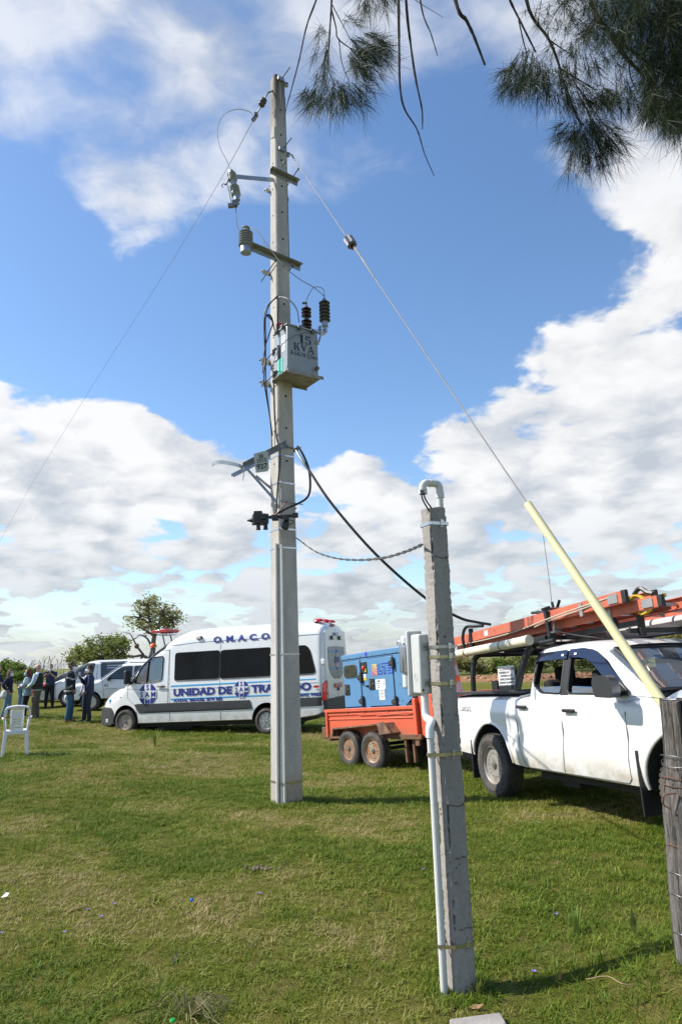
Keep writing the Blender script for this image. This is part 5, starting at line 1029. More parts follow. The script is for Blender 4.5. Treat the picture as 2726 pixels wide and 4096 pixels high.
# rear face: doors, glass, lamps, plate, lettering
RX = -1.635
def rpatch(name, poly, m, off=0., par=van):
    b = MB(); b.prism(poly, (RX-off, 0, 0), (0, 1, 0), (0, 0, 1), (.01, 0, 0)); return b.build(name, m, par, sm=0)
RGL = M('rear_glass', (.20, .23, .26), .15, 0, .1)
for s in (1, -1):
    d = rpatch('rear_door', [(s*.012, .56), (s*.80, .60), (s*.82, 1.4), (s*.74, 2.55), (s*.012, 2.60)], VANW)
    g_ = rpatch('rear_window', rr([(s*.02, 1.28), (s*.25, 1.30), (s*.52, 1.46), (s*.60, 1.62), (s*.62, 2.12), (s*.02, 2.14)], .06), RGL, .008, d)
    for z in (2.0, 1.56):
        b = MB(); b.box((RX-.011, s*.30, z), (.004, .54, .035)); b.build('stripe', CYAN, d, sm=0)
    b = MB(); b.box((RX-.03, s*.28, 2.36), (.05, .16, .10), None, BLACKP); b.box((RX-.056, s*.28, 2.36), (.01, .13, .08), None, M('lens_cream')); b.build('flood_lamp', BLACKP, d, sm=0)
    b = MB(); b.box((RX+.02, s*.90, 1.74), (.10, .07, .14)); b.build('hinge', VANW if s > 0 else STEEL, d, bev=.02)
    b = MB(); b.prism(rr([(s*.80, 1.28), (s*.95, 1.20), (s*.965, .78), (s*.75, .78), (s*.74, .92), (s*.80, 1.06), (s*.77, 1.2)], .02), (RX-.03, 0, 0), (0, 1, 0), (0, 0, 1), (.14, 0, 0)); tl = b.build('tail_lamp', REDL, van, bev=.01)
    for z in (1.02, .86): b = MB(); b.lathe([(.06, 0), (.055, .012)], (RX-.03, s*.84, z), (-1, 0, 0), 16); b.build('lens', M('lens_grey', (.5, .45, .45), .15), tl)
RF = lambda y0, z0: (lambda u, v: (RX-.012, y0-u, z0+v))
text('lettering', 'AMBULANCIA', .17, M('letter_red', (.5, .02, .04), .4), van, RF(.0, 1.06), .003, sx=.62, align=.5); text('lettering', 'UNIDAD', .1, WHITED, van, RF(.58, 1.79), .002); text('lettering', 'MOVIL', .1, WHITED, van, RF(-.12, 1.79), .002); text('lettering', 'OMACO', .12, BLUEL, van, RF(.0, 2.42), .002, align=.5)
for z in (1.78,):
    b = MB(); b.box((RX-.014, 0, z), (.004, .10, .52), None, BLUEL); b.box((RX-.014, 0, z), (.0045, .34, .16), None, BLUEL); b.box((RX-.017, 0, z+.13), (.003, .06, .12), None, WHITED); b.box((RX-.017, 0, z-.13), (.003, .06, .12), None, WHITED); b.build('emblem', BLUEL, van, sm=0)
b = MB(); b.box((RX-.02, .52, .78), (.02, .44, .30)); b.build('plate_recess', VANW, van, sm=0, bev=.005); b = MB(); b.box((RX-.034, .52, .78), (.006, .34, .13)); b.build('number_plate', M('plate_white', (.65, .67, .7), .4), van, sm=0)
b = MB(); b.box((RX-.03, .02, 1.02), (.04, .06, .08)); b.build('door_handle', BLACKP, van, bev=.01); b = MB(); b.box((-1.605, .1, 2.70), (.06, .26, .06)); b.build('brake_lamp', M('lamp_dark', (.12, .05, .05), .2), van, bev=.01)
b = MB(); VL.patch(b, [(-1.43+.085*math.cos(a), 1.135+.032*math.sin(a)) for a in np.linspace(0, 6.283, 17)[:-1]], 1, .02, REDL, 4, 4); b.build('marker_lamp', REDL, van)
b = MB(); b.box((2.0, 0, .30), (5.6, 1.5, .12)); b.box((3.0, .3, .28), (1.1, .7, .24)); b.build('chassis', DARK, van, sm=0)
b = MB(); b.box((3.1, .45, 1.35), (.14, .5, .9), Matrix.Rotation(.15, 3, 'Y')); b.box((3.05, .45, 1.88), (.1, .26, .2)); b.box((3.35, .45, 1.0), (.5, .5, .15)); b.build('seat', INTER, van, bev=.04)
b = MB(); P = [Vector((3.82+.08*math.sin(a), .45+.2*math.cos(a), 1.5+.2*math.sin(a))) for a in np.linspace(0, 6.28, 20)]; b.tube(P, .016, 6); b.build('steering_wheel', BLACKP, van)
wheel(van, (0.02, .86, .325), .325, .24, 1, .205, ALLOY, 8, 1); wheel(van, (4.42, .85, .405), .33, .24, 1, .205, DUSTR, 8); wheel(van, (.02, -.86, .325), .325, .24, -1, .205, ALLOY, 8, 1); wheel(van, (4.42, -.85, .405), .33, .24, -1, .205, DUSTR, 8)
# ------------------------------------------------------------------ tandem trailer
tmx = frame((-.013, 12.603, -.23), -54, 3.7)
ORANGE = M('trailer_orange', (.66, .115, .055), .45, 0, .07, 4, coat=.15, col2=(.36, .15, .07), c2=(.66, .74)); ORD = dirty_paint('trailer_side', (.66, .115, .055), (.22, .13, .06), .42, .75, .45, .9); FENDM = M('fender_brown', (.13, .07, .05), .7, .1, .3, 6, col2=(.30, .17, .09), c2=(.5, .65)); RUSTS = M('rusty_steel', (.17, .09, .05), .85, .2, .3, 8)
tr = thing('trailer', 'orange tandem axle trailer with dented sides and rusty wheels', 'trailer', mat=tmx)
# the wheels' outer faces are at y = 0, the box side at about y = .16
ys, yf, xr, xf, z0, z1 = .20, 1.55, -.83, 1.73, .49, .93
def sidewall(y, s, name='side_wall'):
    b = MB(); b.box(((xr+xf)/2, y, (z0+z1)/2), (xf-xr, .03, z1-z0)); return b.build(name, ORD, tr, sm=0)
sw_ = sidewall(ys, -1); sidewall(yf, 1)
for z, t, pr in ((z1+.01, .055, .045), (.865, .03, .022), (.785, .022, .018)):
    b = MB(); b.box(((xr+xf)/2-.01, ys-.02-pr/2+.01, z), (xf-xr+.06, pr, t)); b.build('rail', ORANGE, sw_, bev=.006)
for x in (-.15, 1.0, .35): b = MB(); b.box((x, ys-.03, .895), (.02, .02, .05)); b.build('rail_bracket', ORANGE, sw_, sm=0)
b = MB(); b.bar((.2, ys-.030, .845), (1.75, ys-.030, .862), .012, .012); b.tube(cr([(.7, ys-.035, .83), (1.2, ys-.035, .845), (1.5, ys-.035, .835), (1.74, ys-.035, .875)], 4), .006, 5); b.build('loose_wire', ORANGE, sw_)
for x in (xr, xf):
    b = MB(); b.box((x, (ys+yf)/2, (z0+z1)/2+(.05 if x == xf else 0)), (.035, yf-ys+.03, z1-z0+(.14 if x == xf else 0))); b.build('end_wall', ORANGE, tr, sm=0)
for c_, d_ in (((xf-.02, ys-.03, .78), (.07, .07, .60)), ((xr+.02, ys-.028, .70), (.05, .05, .46))): b = MB(); b.box(c_, d_); b.build('corner_post', ORANGE, tr, bev=.006)
b = MB(); b.box(((xr+xf)/2, (ys+yf)/2, z0+.01), (xf-xr-.04, yf-ys-.04, .03)); b.build('floor_plate', RUSTS, tr, sm=0)
# raised front locker in front of the load bed
b = MB(); b.box((xf+.42, (ys+yf)/2, .80), (.78, yf-ys, .66)); b.build('front_locker', ORANGE, tr, bev=.012)
b = MB(); b.box((.55, ys-.04, z0-.005), (2.55, .05, .075)); b.box((1.7, ys-.02, .43), (.10, .06, .16)); b.box((1.40, ys-.02, .30), (.045, .05, .42)); b.box((1.55, ys+.02, .30), (.05, .05, .42)); b.box((.55, yf+.04, z0-.005), (2.55, .05, .075)); b.box((2.3, (ys+yf)/2-.5, .42), (1.2, .06, .09)); b.box((2.3, (ys+yf)/2+.5, .42), (1.2, .06, .09)); b.build('chassis', RUSTS, tr, bev=.005)
b = MB(); b.bar((2.6, (ys+yf)/2-.3, .40), (3.7, (ys+yf)/2, .40), .08, .08); b.bar((2.6, (ys+yf)/2+.3, .40), (3.7, (ys+yf)/2, .40), .08, .08); b.lathe([(.05, -.05), (.07, .0), (.05, .06)], (3.75, (ys+yf)/2, .42), n=12); b.build('drawbar', RUSTS, tr, sm=0)
b = MB(); V = []
prof = [(-.40, .50), (-.38, .645), (1.12, .72), (1.27, .56), (1.24, .555), (1.10, .695), (-.355, .62), (-.375, .50)]
b.prism(prof, (0, -.03, 0), (1, 0, 0), (0, 0, 1), (0, .22, 0)); b.build('fender', FENDM, tr, sm=0)
b = MB(); b.prism([(1.12, .735), (.93, .725), (.98, .53), (1.29, .56)], (0, -.034, 0), (1, 0, 0), (0, 0, 1), (0, .012, 0)); b.build('fender_plate', FENDM, tr, sm=0)
b = MB(); b.box((.4, yf+.17, .68), (1.6, .22, .02)); b.build('fender', FENDM, tr, sm=0)
b = MB(); b.box((-.96, ys+.25, .55), (.20, .50, .20)); b.box((-.94, ys+.16, .72), (.12, .20, .18)); b.box((-.96, yf-.25, .55), (.20, .50, .20)); b.box((-.80, (ys+yf)/2, .45), (.1, yf-ys, .1)); bp_ = b.build('rear_bumper', RUSTS, tr, bev=.01); b = MB(); b.box((-1.03, ys+.16, .73), (.06, .18, .14)); b.build('tail_lamp', M('lamp_dark'), bp_, bev=.015)
wheel(tr, (.02, .09, .295), .300, .19, -1, .185, RUSTR, 0); wheel(tr, (.705, .09, .27), .305, .19, -1, .19, M('rim_worn', (.36, .30, .24), .6, .3, .15, 10, col2=(.36, .18, .08), c2=(.45, .6)), 14)
wheel(tr, (.02, 1.68, .295), .300, .19, 1, .185, RUSTR, 0); wheel(tr, (.705, 1.68, .27), .305, .19, 1, .19, RUSTR, 0)
b = MB(); b.lathe([(.03, -.75), (.03, .75)], (.02, .88, .295), (0, 1, 0), 8); b.lathe([(.03, -.75), (.03, .75)], (.705, .88, .28), (0, 1, 0), 8); b.build('axle', DARK, tr)
wheel(tr, (2.55, .55, .36), .26, .16, -1, .15, RUSTR, 0, tread=False)

# ------------------------------------------------------------------ generator set on the trailer
gmx = tmx.copy(); gs = thing('generator', 'blue soundproof generator cabinet standing in the orange trailer', 'generator', mat=gmx)
GB = M('generator_blue', (.10, .24, .43), .38, 0, .05, 3, coat=.2); GBD = M('blue_gap', (.01, .03, .08), .6)
yg = .26; gx0_, gx1_, gz0, gz1 = -.33, 1.40, .50, 1.92
ygb = yg+.98
b = MB(); b.prism([(gx0_, gz0), (1.36, gz0), (1.39, .98), (1.58, 1.10), (1.44, 1.86), (1.42, 1.90), (gx0_, 1.87)], (0, yg, 0), (1, 0, 0), (0, 0, 1), (0, ygb-yg, 0)); b.build('cabinet', GB, gs, bev=.012)
b = MB(); b.prism([(gx0_-.02, 1.835), (1.47, 1.83), (1.45, 1.935), (gx0_-.01, 1.925)], (0, yg-.015, 0), (1, 0, 0), (0, 0, 1), (0, ygb-yg+.03, 0)); b.build('roof', GB, gs, bev=.012)
b = MB(); b.prism([(1.36, .98), (1.62, 1.05), (1.62, .70), (1.36, .70)], (0, yg+.005, 0), (1, 0, 0), (0, 0, 1), (0, ygb-yg-.01, 0)); b.build('air_outlet', M('dark_grille', (.02, .025, .03), .7), gs, sm=0)
def gdoor(xa, za, xb, zb):
    b = MB(); b.box(((xa+xb)/2, yg-.001, (za+zb)/2), (xb-xa+.022, .006, zb-za+.022)); b.build('door_gap', GBD, gs, sm=0)
    b = MB(); b.box(((xa+xb)/2, yg-.008, (za+zb)/2), (xb-xa, .016, zb-za)); return b.build('door', GB, gs, bev=.006)
d1 = gdoor(-.30, .99, .215, 1.80); d2 = gdoor(.445, .985, 1.13, 1.80)
def ghandle(d, x, z):
    b = MB(); b.box((x, yg-.024, z), (.145, .014, .19)); h_ = b.build('handle', BLACKP, d, bev=.01); b = MB(); b.box((x-.03, yg-.036, z), (.06, .016, .13)); b.build('paddle', M('paddle_grey', (.07, .07, .075), .35), h_, bev=.006); b = MB(); b.lathe([(.018, 0), (.018, .01)], (x+.04, yg-.031, z+.0), (0, -1, 0), 10); b.build('lock', CHROME, h_)
ghandle(d1, -.20, 1.30); ghandle(d2, .545, 1.36)
def ghinge(d, x, z):
    b = MB(); b.box((x+.012, yg-.03, z), (.055, .035, .19)); b.prism([(0, -.055), (-.09, -.03), (-.10, 0), (-.09, .03), (0, .055)], (x-.01, yg-.032, z), (1, 0, 0), (0, 0, 1), (0, .02, 0)); o = b.build('hinge', BLACKP, d, bev=.008)
    b = MB()
    for k in (-.06, 0, .06): b.lathe([(.008, 0), (.008, .006)], (x+.012, yg-.048, z+k), (0, -1, 0), 6)
    b.lathe([(.010, 0), (.010, .006)], (x-.05, yg-.033, z), (0, -1, 0), 6); b.build('screw', STEEL, o, sm=0)
for z in (1.49, 1.08): ghinge(d1, .235, z)
for z in (1.68, 1.04): ghinge(d2, 1.150, z)
b = MB(); b.prism(rr([(-.27, 1.50), (.13, 1.50), (.13, 1.74), (-.27, 1.74)], .08, 6), (0, yg-.026, 0), (1, 0, 0), (0, 0, 1), (0, .012, 0)); w_ = b.build('window_frame', M('frame_grey', (.12, .13, .14), .5), d1, bev=.004); b = MB(); b.prism(rr([(-.255, 1.515), (.115, 1.515), (.115, 1.725), (-.255, 1.725)], .07, 6), (0, yg-.031, 0), (1, 0, 0), (0, 0, 1), (0, .006, 0)); b.build('pane', M('smoked_pane', (.035, .037, .03), .12, 0, .5, 6, coat=.3), w_, sm=0)
b = MB(); b.box((.325, yg-.006, 1.655), (.17, .012, .20), None, BLACKP); b.build('switch_plate', BLACKP, gs, sm=0, bev=.004); b = MB(); b.lathe([(.035, 0), (.035, .03), (.02, .04)], (.335, yg-.012, 1.65), (0, -1, 0), 14); sb = b.build('stop_button', REDP, gs); b = MB(); b.box((.375, yg-.016, 1.61), (.05, .01, .06)); b.build('tag', M('label_yellow', (.75, .5, .02), .5), gs, sm=0)
b = MB(); b.box((.335, yg-.004, 1.515), (.07, .006, .06), None, WHITEL); b.box((.335, yg-.004, 1.46), (.07, .006, .05), None, M('label_yellow')); b.build('sticker', WHITEL, gs, sm=0)
b = MB(); b.lathe([(.022, 0), (.018, .05)], (.41, yg-.001, 1.33), (0, -1, 0), 10); b.build('door_stop', BLACKP, gs)
b = MB()
for x in (-.1, .25, .6, .95, 1.25): b.lathe([(.014, 0), (.010, .01)], (x, yg-.015, 1.865), (0, -1, 0), 8)
for x, z in ((1.27, 1.68), (1.28, 1.33), (1.30, 1.06)): b.lathe([(.012, 0), (.010, .01)], (x, yg, z), (0, -1, 0), 8)
b.build('rivet', STEEL, gs, sm=0)
b = MB(); b.lathe([(.022, 0), (.02, .03)], (1.0, (yg+ygb)/2-.2, 1.93), n=10); b.tube([Vector((1.0+.045*math.sin(a), (yg+ygb)/2-.2, 2.0+.055*math.cos(a))) for a in np.linspace(0, 6.28, 16)], .014, 6); b.build('lifting_eye', STEEL, gs)
b = MB(); b.prism([(.43+.035*math.cos(a), 1.885+.045*math.sin(a)) for a in np.linspace(.5, 5.8, 12)], (0, yg-.018, 0), (1, 0, 0), (0, 0, 1), (0, .003, 0)); b.build('sticker', M('sticker_blue', (.05, .06, .5), .4), gs, sm=0)
GF = lambda x, z, o_=-.0185: flat((x, yg+o_, z), (1, 0, .0), (0, 0, 1))
UB = M('logo_blue', (.03, .06, .42), .4, 0, .05)
# utility company mark: striped square and square-cut letters
b = MB(); cols = [M('logo_red', (.75, .09, .06), .4), M('logo_orange', (.85, .28, .03), .4), M('logo_yellow', (.9, .6, .05), .4)]
f = GF(.565, 1.50)
for k in range(7):
    v0 = -.10+.052*k; pol = [(0, v0+.09), (0, v0+.118), (.15, v0+.03), (.15, v0)]; pol = [(u, min(max(v, 0), .20)) for u, v in pol]; 
    b.add([f(u, v) for u, v in pol], [(0, 1, 2, 3)], cols[min(2, k//2)])
b.build('logo_stripes', cols[0], gs, sm=0, fix=False)
def strokes(name, segs, w, f, m, par):
    b = MB()
    for (xa, ya), (xb, yb) in segs:
        l = math.hypot(xb-xa, yb-ya); dx, dy = (xb-xa)/l*w/2, (yb-ya)/l*w/2
        b.add([f(xa-dx-dy, ya-dy+dx), f(xb+dx-dy, yb+dy+dx), f(xb+dx+dy, yb+dy-dx), f(xa-dx+dy, ya-dy-dx)], [(0, 1, 2, 3)])
    return b.build(name, m, par, sm=0, fix=False)
f = GF(.735, 1.515); S_ = []
for ox, segs in ((0, [((0, .17), (0, 0)), ((0, 0), (.10, 0)), ((.05, .17), (.05, .05)), ((.05, .05), (.10, .05)), ((.10, 0), (.10, .05))]), (.13, [((-.03, .17), (.13, .17)), ((-.03, .12), (.03, .12)), ((.03, .12), (.03, 0)), ((.08, .12), (.08, 0)), ((.03, 0), (.08, 0))]), (.28, [((.0, .17), (.11, .17)), ((.11, .17), (.11, 0)), ((.11, 0), (0, 0)), ((0, .085), (.11, .085)), ((.0, .125), (.06, .125)), ((.0, .045), (.06, .045))])):
    S_ += [((a[0]+ox, a[1]), (c_[0]+ox, c_[1])) for a, c_ in segs]
strokes('logo_letters', S_, .021, f, UB, gs)
b = MB(); b.box((.78, yg-.018, 1.345), (.27, .004, .17), None, WHITEL); b.box((.80, yg-.018, 1.17), (.15, .004, .18), None, WHITEL); st = b.build('notice', WHITEL, gs, sm=0)
b = MB(); rr_ = random.Random(2)
for k in range(4): b.box((.72, yg-.0205, 1.40-.035*k), (rr_.uniform(.06, .11), .001, .010))
for k in range(6): b.box((.80, yg-.0205, 1.24-.025*k), (rr_.uniform(.06, .12), .001, .007))
b.box((.745, yg-.0205, 1.40), (.03, .001, .03)); b.build('print', INK, st, sm=0)
text('print', '16', .06, INK, st, GF(.84, 1.33, -.021)); text('lettering', 'T 16', .055, WHITED, gs, GF(1.13, 1.00, -.003), .001)
# ------------------------------------------------------------------ pickup
pm_ = frame((2.565, 9.069, -.07), -72, 2.7)
pk = thing('pickup_truck', 'white double cab pickup with black ladder rack parked behind the guy wire', 'pickup', mat=pm_)
PL = Loft([(-1.08, 1.20), (.66, 1.20), (.72, 1.185), (2.55, 1.165), (2.75, 1.155), (3.0, 1.12), (3.5, 1.07), (3.8, 1.00), (3.98, .90), (4.03, .75)],
          [(-1.08, .52), (-.9, .45), (.5, .39), (.8, .365), (2.5, .355), (3.8, .36), (4.03, .45)], [(-1.08, .86), (-1.0, .90), (.4, .905), (.8, .90), (2.4, .90), (2.9, .915), (3.4, .91), (3.75, .86), (3.95, .74), (4.03, .6)],
          [(0, .94), (.36, .955), (.46, .985), (.60, 1.), (.80, .982), (.94, 1.002), (1.0, .998), (1.06, .978), (1.16, .948), (1.3, .93)], .10, 2.3)
b = MB(); PL.body(b, list(np.concatenate([np.linspace(-1.08, .6, 16), np.linspace(.66, 2.5, 16), np.linspace(2.6, 4.03, 22)])), PICKW); bd = b.build('body', PICKW)
def bx_cut(c, d, m=DARK): b = MB(); b.box(c, d); return b.build('cut', m, sm=0)
cut(bd, [cyl_cut(.10, .39, .455), cyl_cut(3.20, .40, .47), bx_cut((-.20, 0, 1.1), (1.62, 1.52, .9)), bx_cut((1.66, 0, 1.3), (1.55, 1.50, .75))]); bd.parent = pk
# flared lips round the wheel arches
for cx, cz, r in ((.10, .39, .455), (3.20, .40, .47)):
    for s in (-1, 1):
        P = []; b = MB()
        for a in np.linspace(-.05, math.pi+.05, 26):
            x, z = cx+(r+.01)*math.cos(a), cz+(r+.01)*math.sin(a)
            if z > PL.sec(x)[1]: P.append((x, s*(PL.y(x, z)+.004), z))
        b.tube(P, .016, 8); b.build('arch_lip', PICKW, pk)
# cab: shell with real openings
LV = [(1.05, .66, 2.86, .845), (1.20, .70, 2.80, .825), (1.40, .755, 2.49, .765), (1.56, .81, 2.225, .715), (1.63, .85, 2.10, .685), (1.675, .92, 1.98, .64), (1.70, 1.05, 1.82, .52), (1.712, 1.25, 1.65, .3)]
def cab_ring(z, xr, xf, w, sh=0):
    P = []; xr += sh; xf -= sh; w -= sh; n = 5.5
    for k in range(64):
        a = 2*math.pi*k/64; c_, s_ = math.cos(a), math.sin(a); ex = 2/n
        u = math.copysign(abs(c_)**ex, c_); v = math.copysign(abs(s_)**ex, s_)
        bow = .10*(1-v*v) if u > 0 else .02*(1-v*v)
        P.append(((xr+xf)/2+(xf-xr)/2*u+(bow*abs(u)**3*(1 if u > 0 else -1)), w*v, z))
    return P
def cab(b, sh, zt=0, m=None, zl=0):
    rings = []
    for i, (z, xr, xf, w) in enumerate(LV):
        rings.append(cab_ring(z-(zt if i > 3 else 0)+(zl if i == 0 else 0), xr, xf, w, sh))
    n = 64; vs = [p for r in rings for p in r]
    b.add(vs, [(i*n+j, i*n+(j+1) % n, (i+1)*n+(j+1) % n, (i+1)*n+j) for i in range(len(LV)-1) for j in range(n)]+[tuple(range(n))[::-1], tuple((len(LV)-1)*n+j for j in range(n))], m)
def cab_w(z): return float(np.interp(z, [l[0] for l in LV], [l[3] for l in LV]))
def cab_y(x, z):
    xr = float(np.interp(z, [l[0] for l in LV], [l[1] for l in LV])); xf = float(np.interp(z, [l[0] for l in LV], [l[2] for l in LV])); u = max(-1, min(1, (x-(xr+xf)/2)/((xf-xr)/2))); return cab_w(z)*(1-abs(u)**5.5)**(1/5.5)
class CabSide:
    y = staticmethod(cab_y); patch = Loft.patch; seam = Loft.seam
CS = CabSide()
b = MB(); cab(b, 0, 0, PICKW); cs = b.build('cab', PICKW); b = MB(); cab(b, .045, .03, DARK, -.06); inner = b.build('cut', DARK)
PWR = rr([(.955, 1.30), (1.16, 1.195), (1.545, 1.18), (1.53, 1.60), (1.06, 1.60), (.985, 1.55)], .05); PWF = rr([(1.66, 1.18), (2.50, 1.165), (2.44, 1.25), (2.20, 1.47), (2.02, 1.58), (1.87, 1.605), (1.645, 1.605)], .04)
b = MB(); b.prism([(-.64, -.02), (.64, -.02), (.56, .40), (-.56, .40)], (2.0, 0, 1.215), (0, 1, 0), (0, 0, 1), (1.4, 0, 0)); wsc = b.build('cut', DARK, sm=0)
b = MB(); b.prism([(-.6, 0), (.6, 0), (.54, .30), (-.54, .30)], (.3, 0, 1.25), (0, 1, 0), (0, 0, 1), (1.0, 0, 0)); rwc = b.build('cut', DARK, sm=0)
# the windscreen opening follows the screen's slope, cut by a slanted block
wsc.matrix_world = Matrix.Identity(4)
bpy.data.objects.remove(wsc); b = MB(); q0, q1 = Vector((2.86, 0, 1.19)), Vector((2.16, 0, 1.60)); dn = Vector((.5, 0, .86)); b.prism([(-.70, .0), (.70, .0), (.585, (q1-q0).length), (-.585, (q1-q0).length)], q0-dn*.25, (0, 1, 0), (q1-q0).normalized(), dn*.5); wsc = b.build('cut', DARK, sm=0)
cut(cs, [inner, pr_cut(PWR, -1.2, 1.2), pr_cut(PWF, -1.2, 1.2), wsc, rwc]); cs.parent = pk
# black pillars, window surrounds, visors, glass
for s in (-1, 1):
    b = MB(); CS.patch(b, [(1.535, 1.165), (1.67, 1.165), (1.655, 1.615), (1.52, 1.615)], s, .004, SEAL, 5, 2); CS.patch(b, [(.925, 1.32), (.99, 1.28), (1.02, 1.55), (.97, 1.57)], s, .004, SEAL, 4, 2)
    CS.seam(b, PWR+[PWR[0]], s, .010, SEAL); CS.seam(b, PWF+[PWF[0]], s, .010, SEAL); b.build('pillar_trim', M('gloss_black', (.025, .026, .028), .25, 0, .1), pk)
VIS = M('visor_smoke', (.010, .013, .035), .08, 0, .1, coat=.4)
for s in (-1, 1):
    b = MB(); CS.patch(b, [(.90, 1.49), (1.0, 1.52), (1.60, 1.535), (1.59, 1.628), (1.05, 1.622), (.95, 1.58)], s, .022, VIS, 6, 8); b.build('window_visor', VIS, pk)
    V = []; F = []; top = [(1.625, 1.628), (1.85, 1.628), (2.02, 1.60), (2.18, 1.52), (2.32, 1.41), (2.44, 1.31), (2.475, 1.265)]; bot = [(1.63, 1.535), (1.80, 1.535), (1.93, 1.51), (2.06, 1.445), (2.19, 1.35), (2.31, 1.265), (2.41, 1.245)]
    b = MB()
    for (xa, za), (xc, zc_) in zip(top, bot):
        for t in (0, .5, 1): x, z = xa+(xc-xa)*t, za+(zc_-za)*t; V.append((x, s*(cab_w(z)+.018), z))
    F = [(3*i+j, 3*i+j+1, 3*i+j+4, 3*i+j+3) for i in range(6) for j in range(2)]; b.add(V, F); b.build('window_visor', VIS, pk)
    for x in (1.50, 1.72): b = MB(); b.add([(x, s*(cab_w(1.575)+.0265), 1.565), (x+.04, s*(cab_w(1.575)+.0265), 1.565), (x+.04, s*(cab_w(1.585)+.0265), 1.585), (x, s*(cab_w(1.585)+.0265), 1.585)], [(0, 1, 2, 3)], WHITED); b.build('visor_sticker', WHITED, pk, sm=0)
GLL = glass('lowered_glass', (.55, .6, .62), .25)
for s in (-1, 1):
    b = MB(); CS.patch(b, [(1.09, 1.255), (1.19, 1.18), (1.54, 1.165), (1.54, 1.255)], s, -.020, GLL, 3, 3); b.build('side_glass', GLL, pk); b = MB(); CS.patch(b, [(1.66, 1.165), (2.42, 1.165), (2.10, 1.235), (1.66, 1.255)], s, -.020, GLL, 3, 3); b.build('side_glass', GLL, pk)
b = MB(); V = []
for i in range(9):
    t = i/8; z = 1.185+(1.60-1.185)*t; xf = float(np.interp(z, [l[0] for l in LV], [l[2] for l in LV])); w = float(np.interp(z, [l[0] for l in LV], [l[3] for l in LV]))-.03
    for j in range(13): v = -1+2*j/12; V.append((xf+.075*(1-v*v)-.022, v*w*.985, z))
b.add(V, [(i*13+j, i*13+j+1, (i+1)*13+j+1, (i+1)*13+j) for i in range(8) for j in range(12)]); b.build('windshield', glass('windshield_glass', (.7, .78, .82), .10, .03, .13), pk)
b = MB(); b.add([(.735, -.6, 1.26), (.735, .6, 1.26), (.82, .54, 1.54), (.82, -.54, 1.54)], [(0, 1, 2, 3)]); b.build('rear_glass', GLASS, pk, sm=0)
b = MB()
for (y0, z0_), (y1, z1_) in (((-.67, 1.20), (.67, 1.20)), ((-.67, 1.20), (-.58, 1.60)), ((.67, 1.20), (.58, 1.60)), ((-.58, 1.60), (.58, 1.60))):
    fx = lambda z: float(np.interp(z, [l[0] for l in LV], [l[2] for l in LV])); P = []
    for k in range(11): t = k/10; y, z = y0+(y1-y0)*t, z0_+(z1_-z0_)*t; P.append((fx(z)+.075*(1-(y/cab_w(z))**2)-.012, y, z))
    b.tube(P, .014, 6)
b.build('windshield_seal', SEAL, pk)
b = MB(); b.bar((2.92, .5, 1.185), (2.86, -.15, 1.20), .02, .015); b.bar((2.90, .1, 1.19), (2.83, -.55, 1.20), .02, .015); b.build('wiper', BLACKP, pk)
# interior
for x, y in ((1.86, -.36), (1.86, .36)):
    b = MB(); b.box((x-.02, y, 1.10), (.13, .46, .62), Matrix.Rotation(-.12, 3, 'Y')); b.box((x-.07, y, 1.46), (.09, .25, .17)); b.box((x+.25, y, .90), (.5, .48, .14)); b.build('front_seat', M('seat_cloth', (.012, .012, .013), .95, 0, .2), pk, bev=.05, bseg=3)
b = MB(); b.box((1.10, 0, 1.08), (.14, 1.36, .5), Matrix.Rotation(-.15, 3, 'Y')); 
for y in (-.4, .4): b.box((1.05, y, 1.375), (.09, .25, .19))
b.build('rear_seat', M('seat_cloth'), pk, bev=.05, bseg=3)
b = MB(); b.prism([(2.30, .95), (2.34, 1.14), (2.55, 1.175), (2.80, 1.165), (2.80, .9)], (0, -.72, 0), (1, 0, 0), (0, 0, 1), (0, 1.44, 0)); b.build('dashboard', INTER, pk, bev=.02)
b = MB(); P = [Vector((2.22+.07*math.sin(a), .36+.18*math.cos(a), 1.12+.17*math.sin(a))) for a in np.linspace(0, 6.28, 20)]; b.tube(P, .015, 6); b.build('steering_wheel', BLACKP, pk)
b = MB(); b.box((2.16, .0, 1.53), (.03, .22, .07)); b.build('rear_mirror', BLACKP, pk, bev=.015)
# seams, handles, belt strip, mirror, badges, flaps, sill
b = MB(); S = -1
for s in (-1, 1):
    PL.seam(b, [(.70, 1.19), (.735, 1.05), (.735, .75), (.76, .52), (.83, .40)], s, .005, SEAMM); PL.seam(b, [(1.62, 1.165), (1.60, .9), (1.57, .6), (1.52, .41)], s, .005, SEAMM); PL.seam(b, [(2.62, 1.16), (2.585, 1.10), (2.57, .9), (2.52, .44), (2.47, .40)], s, .005, SEAMM); PL.seam(b, [(.83, .405), (1.5, .40), (2.47, .398)], s, .005, SEAMM)
b.build('panel_gap', SEAMM, pk)
b = MB()
for s in (-1, 1): PL.seam(b, [(1.18, 1.165), (1.6, 1.145), (2.52, 1.14)], s, .008, CHROME)
b.build('belt_strip', CHROME, pk)
for x, z in ((.89, 1.045), (1.77, 1.015)):
    b = MB(); y_ = -PL.y(x, z); b.box((x, y_-.030, z), (.20, .028, .036)); b.build('door_handle', BLACKP, pk, bev=.012); b = MB(); PL.patch(b, [(x-.01+.055*math.cos(a), z+.05*math.sin(a)) for a in np.linspace(0, 6.283, 17)[:-1]], -1, .002, M('cup_white', (.62, .62, .61), .3), 4, 4); b.build('handle_cup', None, pk)
MIR = M('mirror_black', (.035, .036, .038), .38, 0, .1)
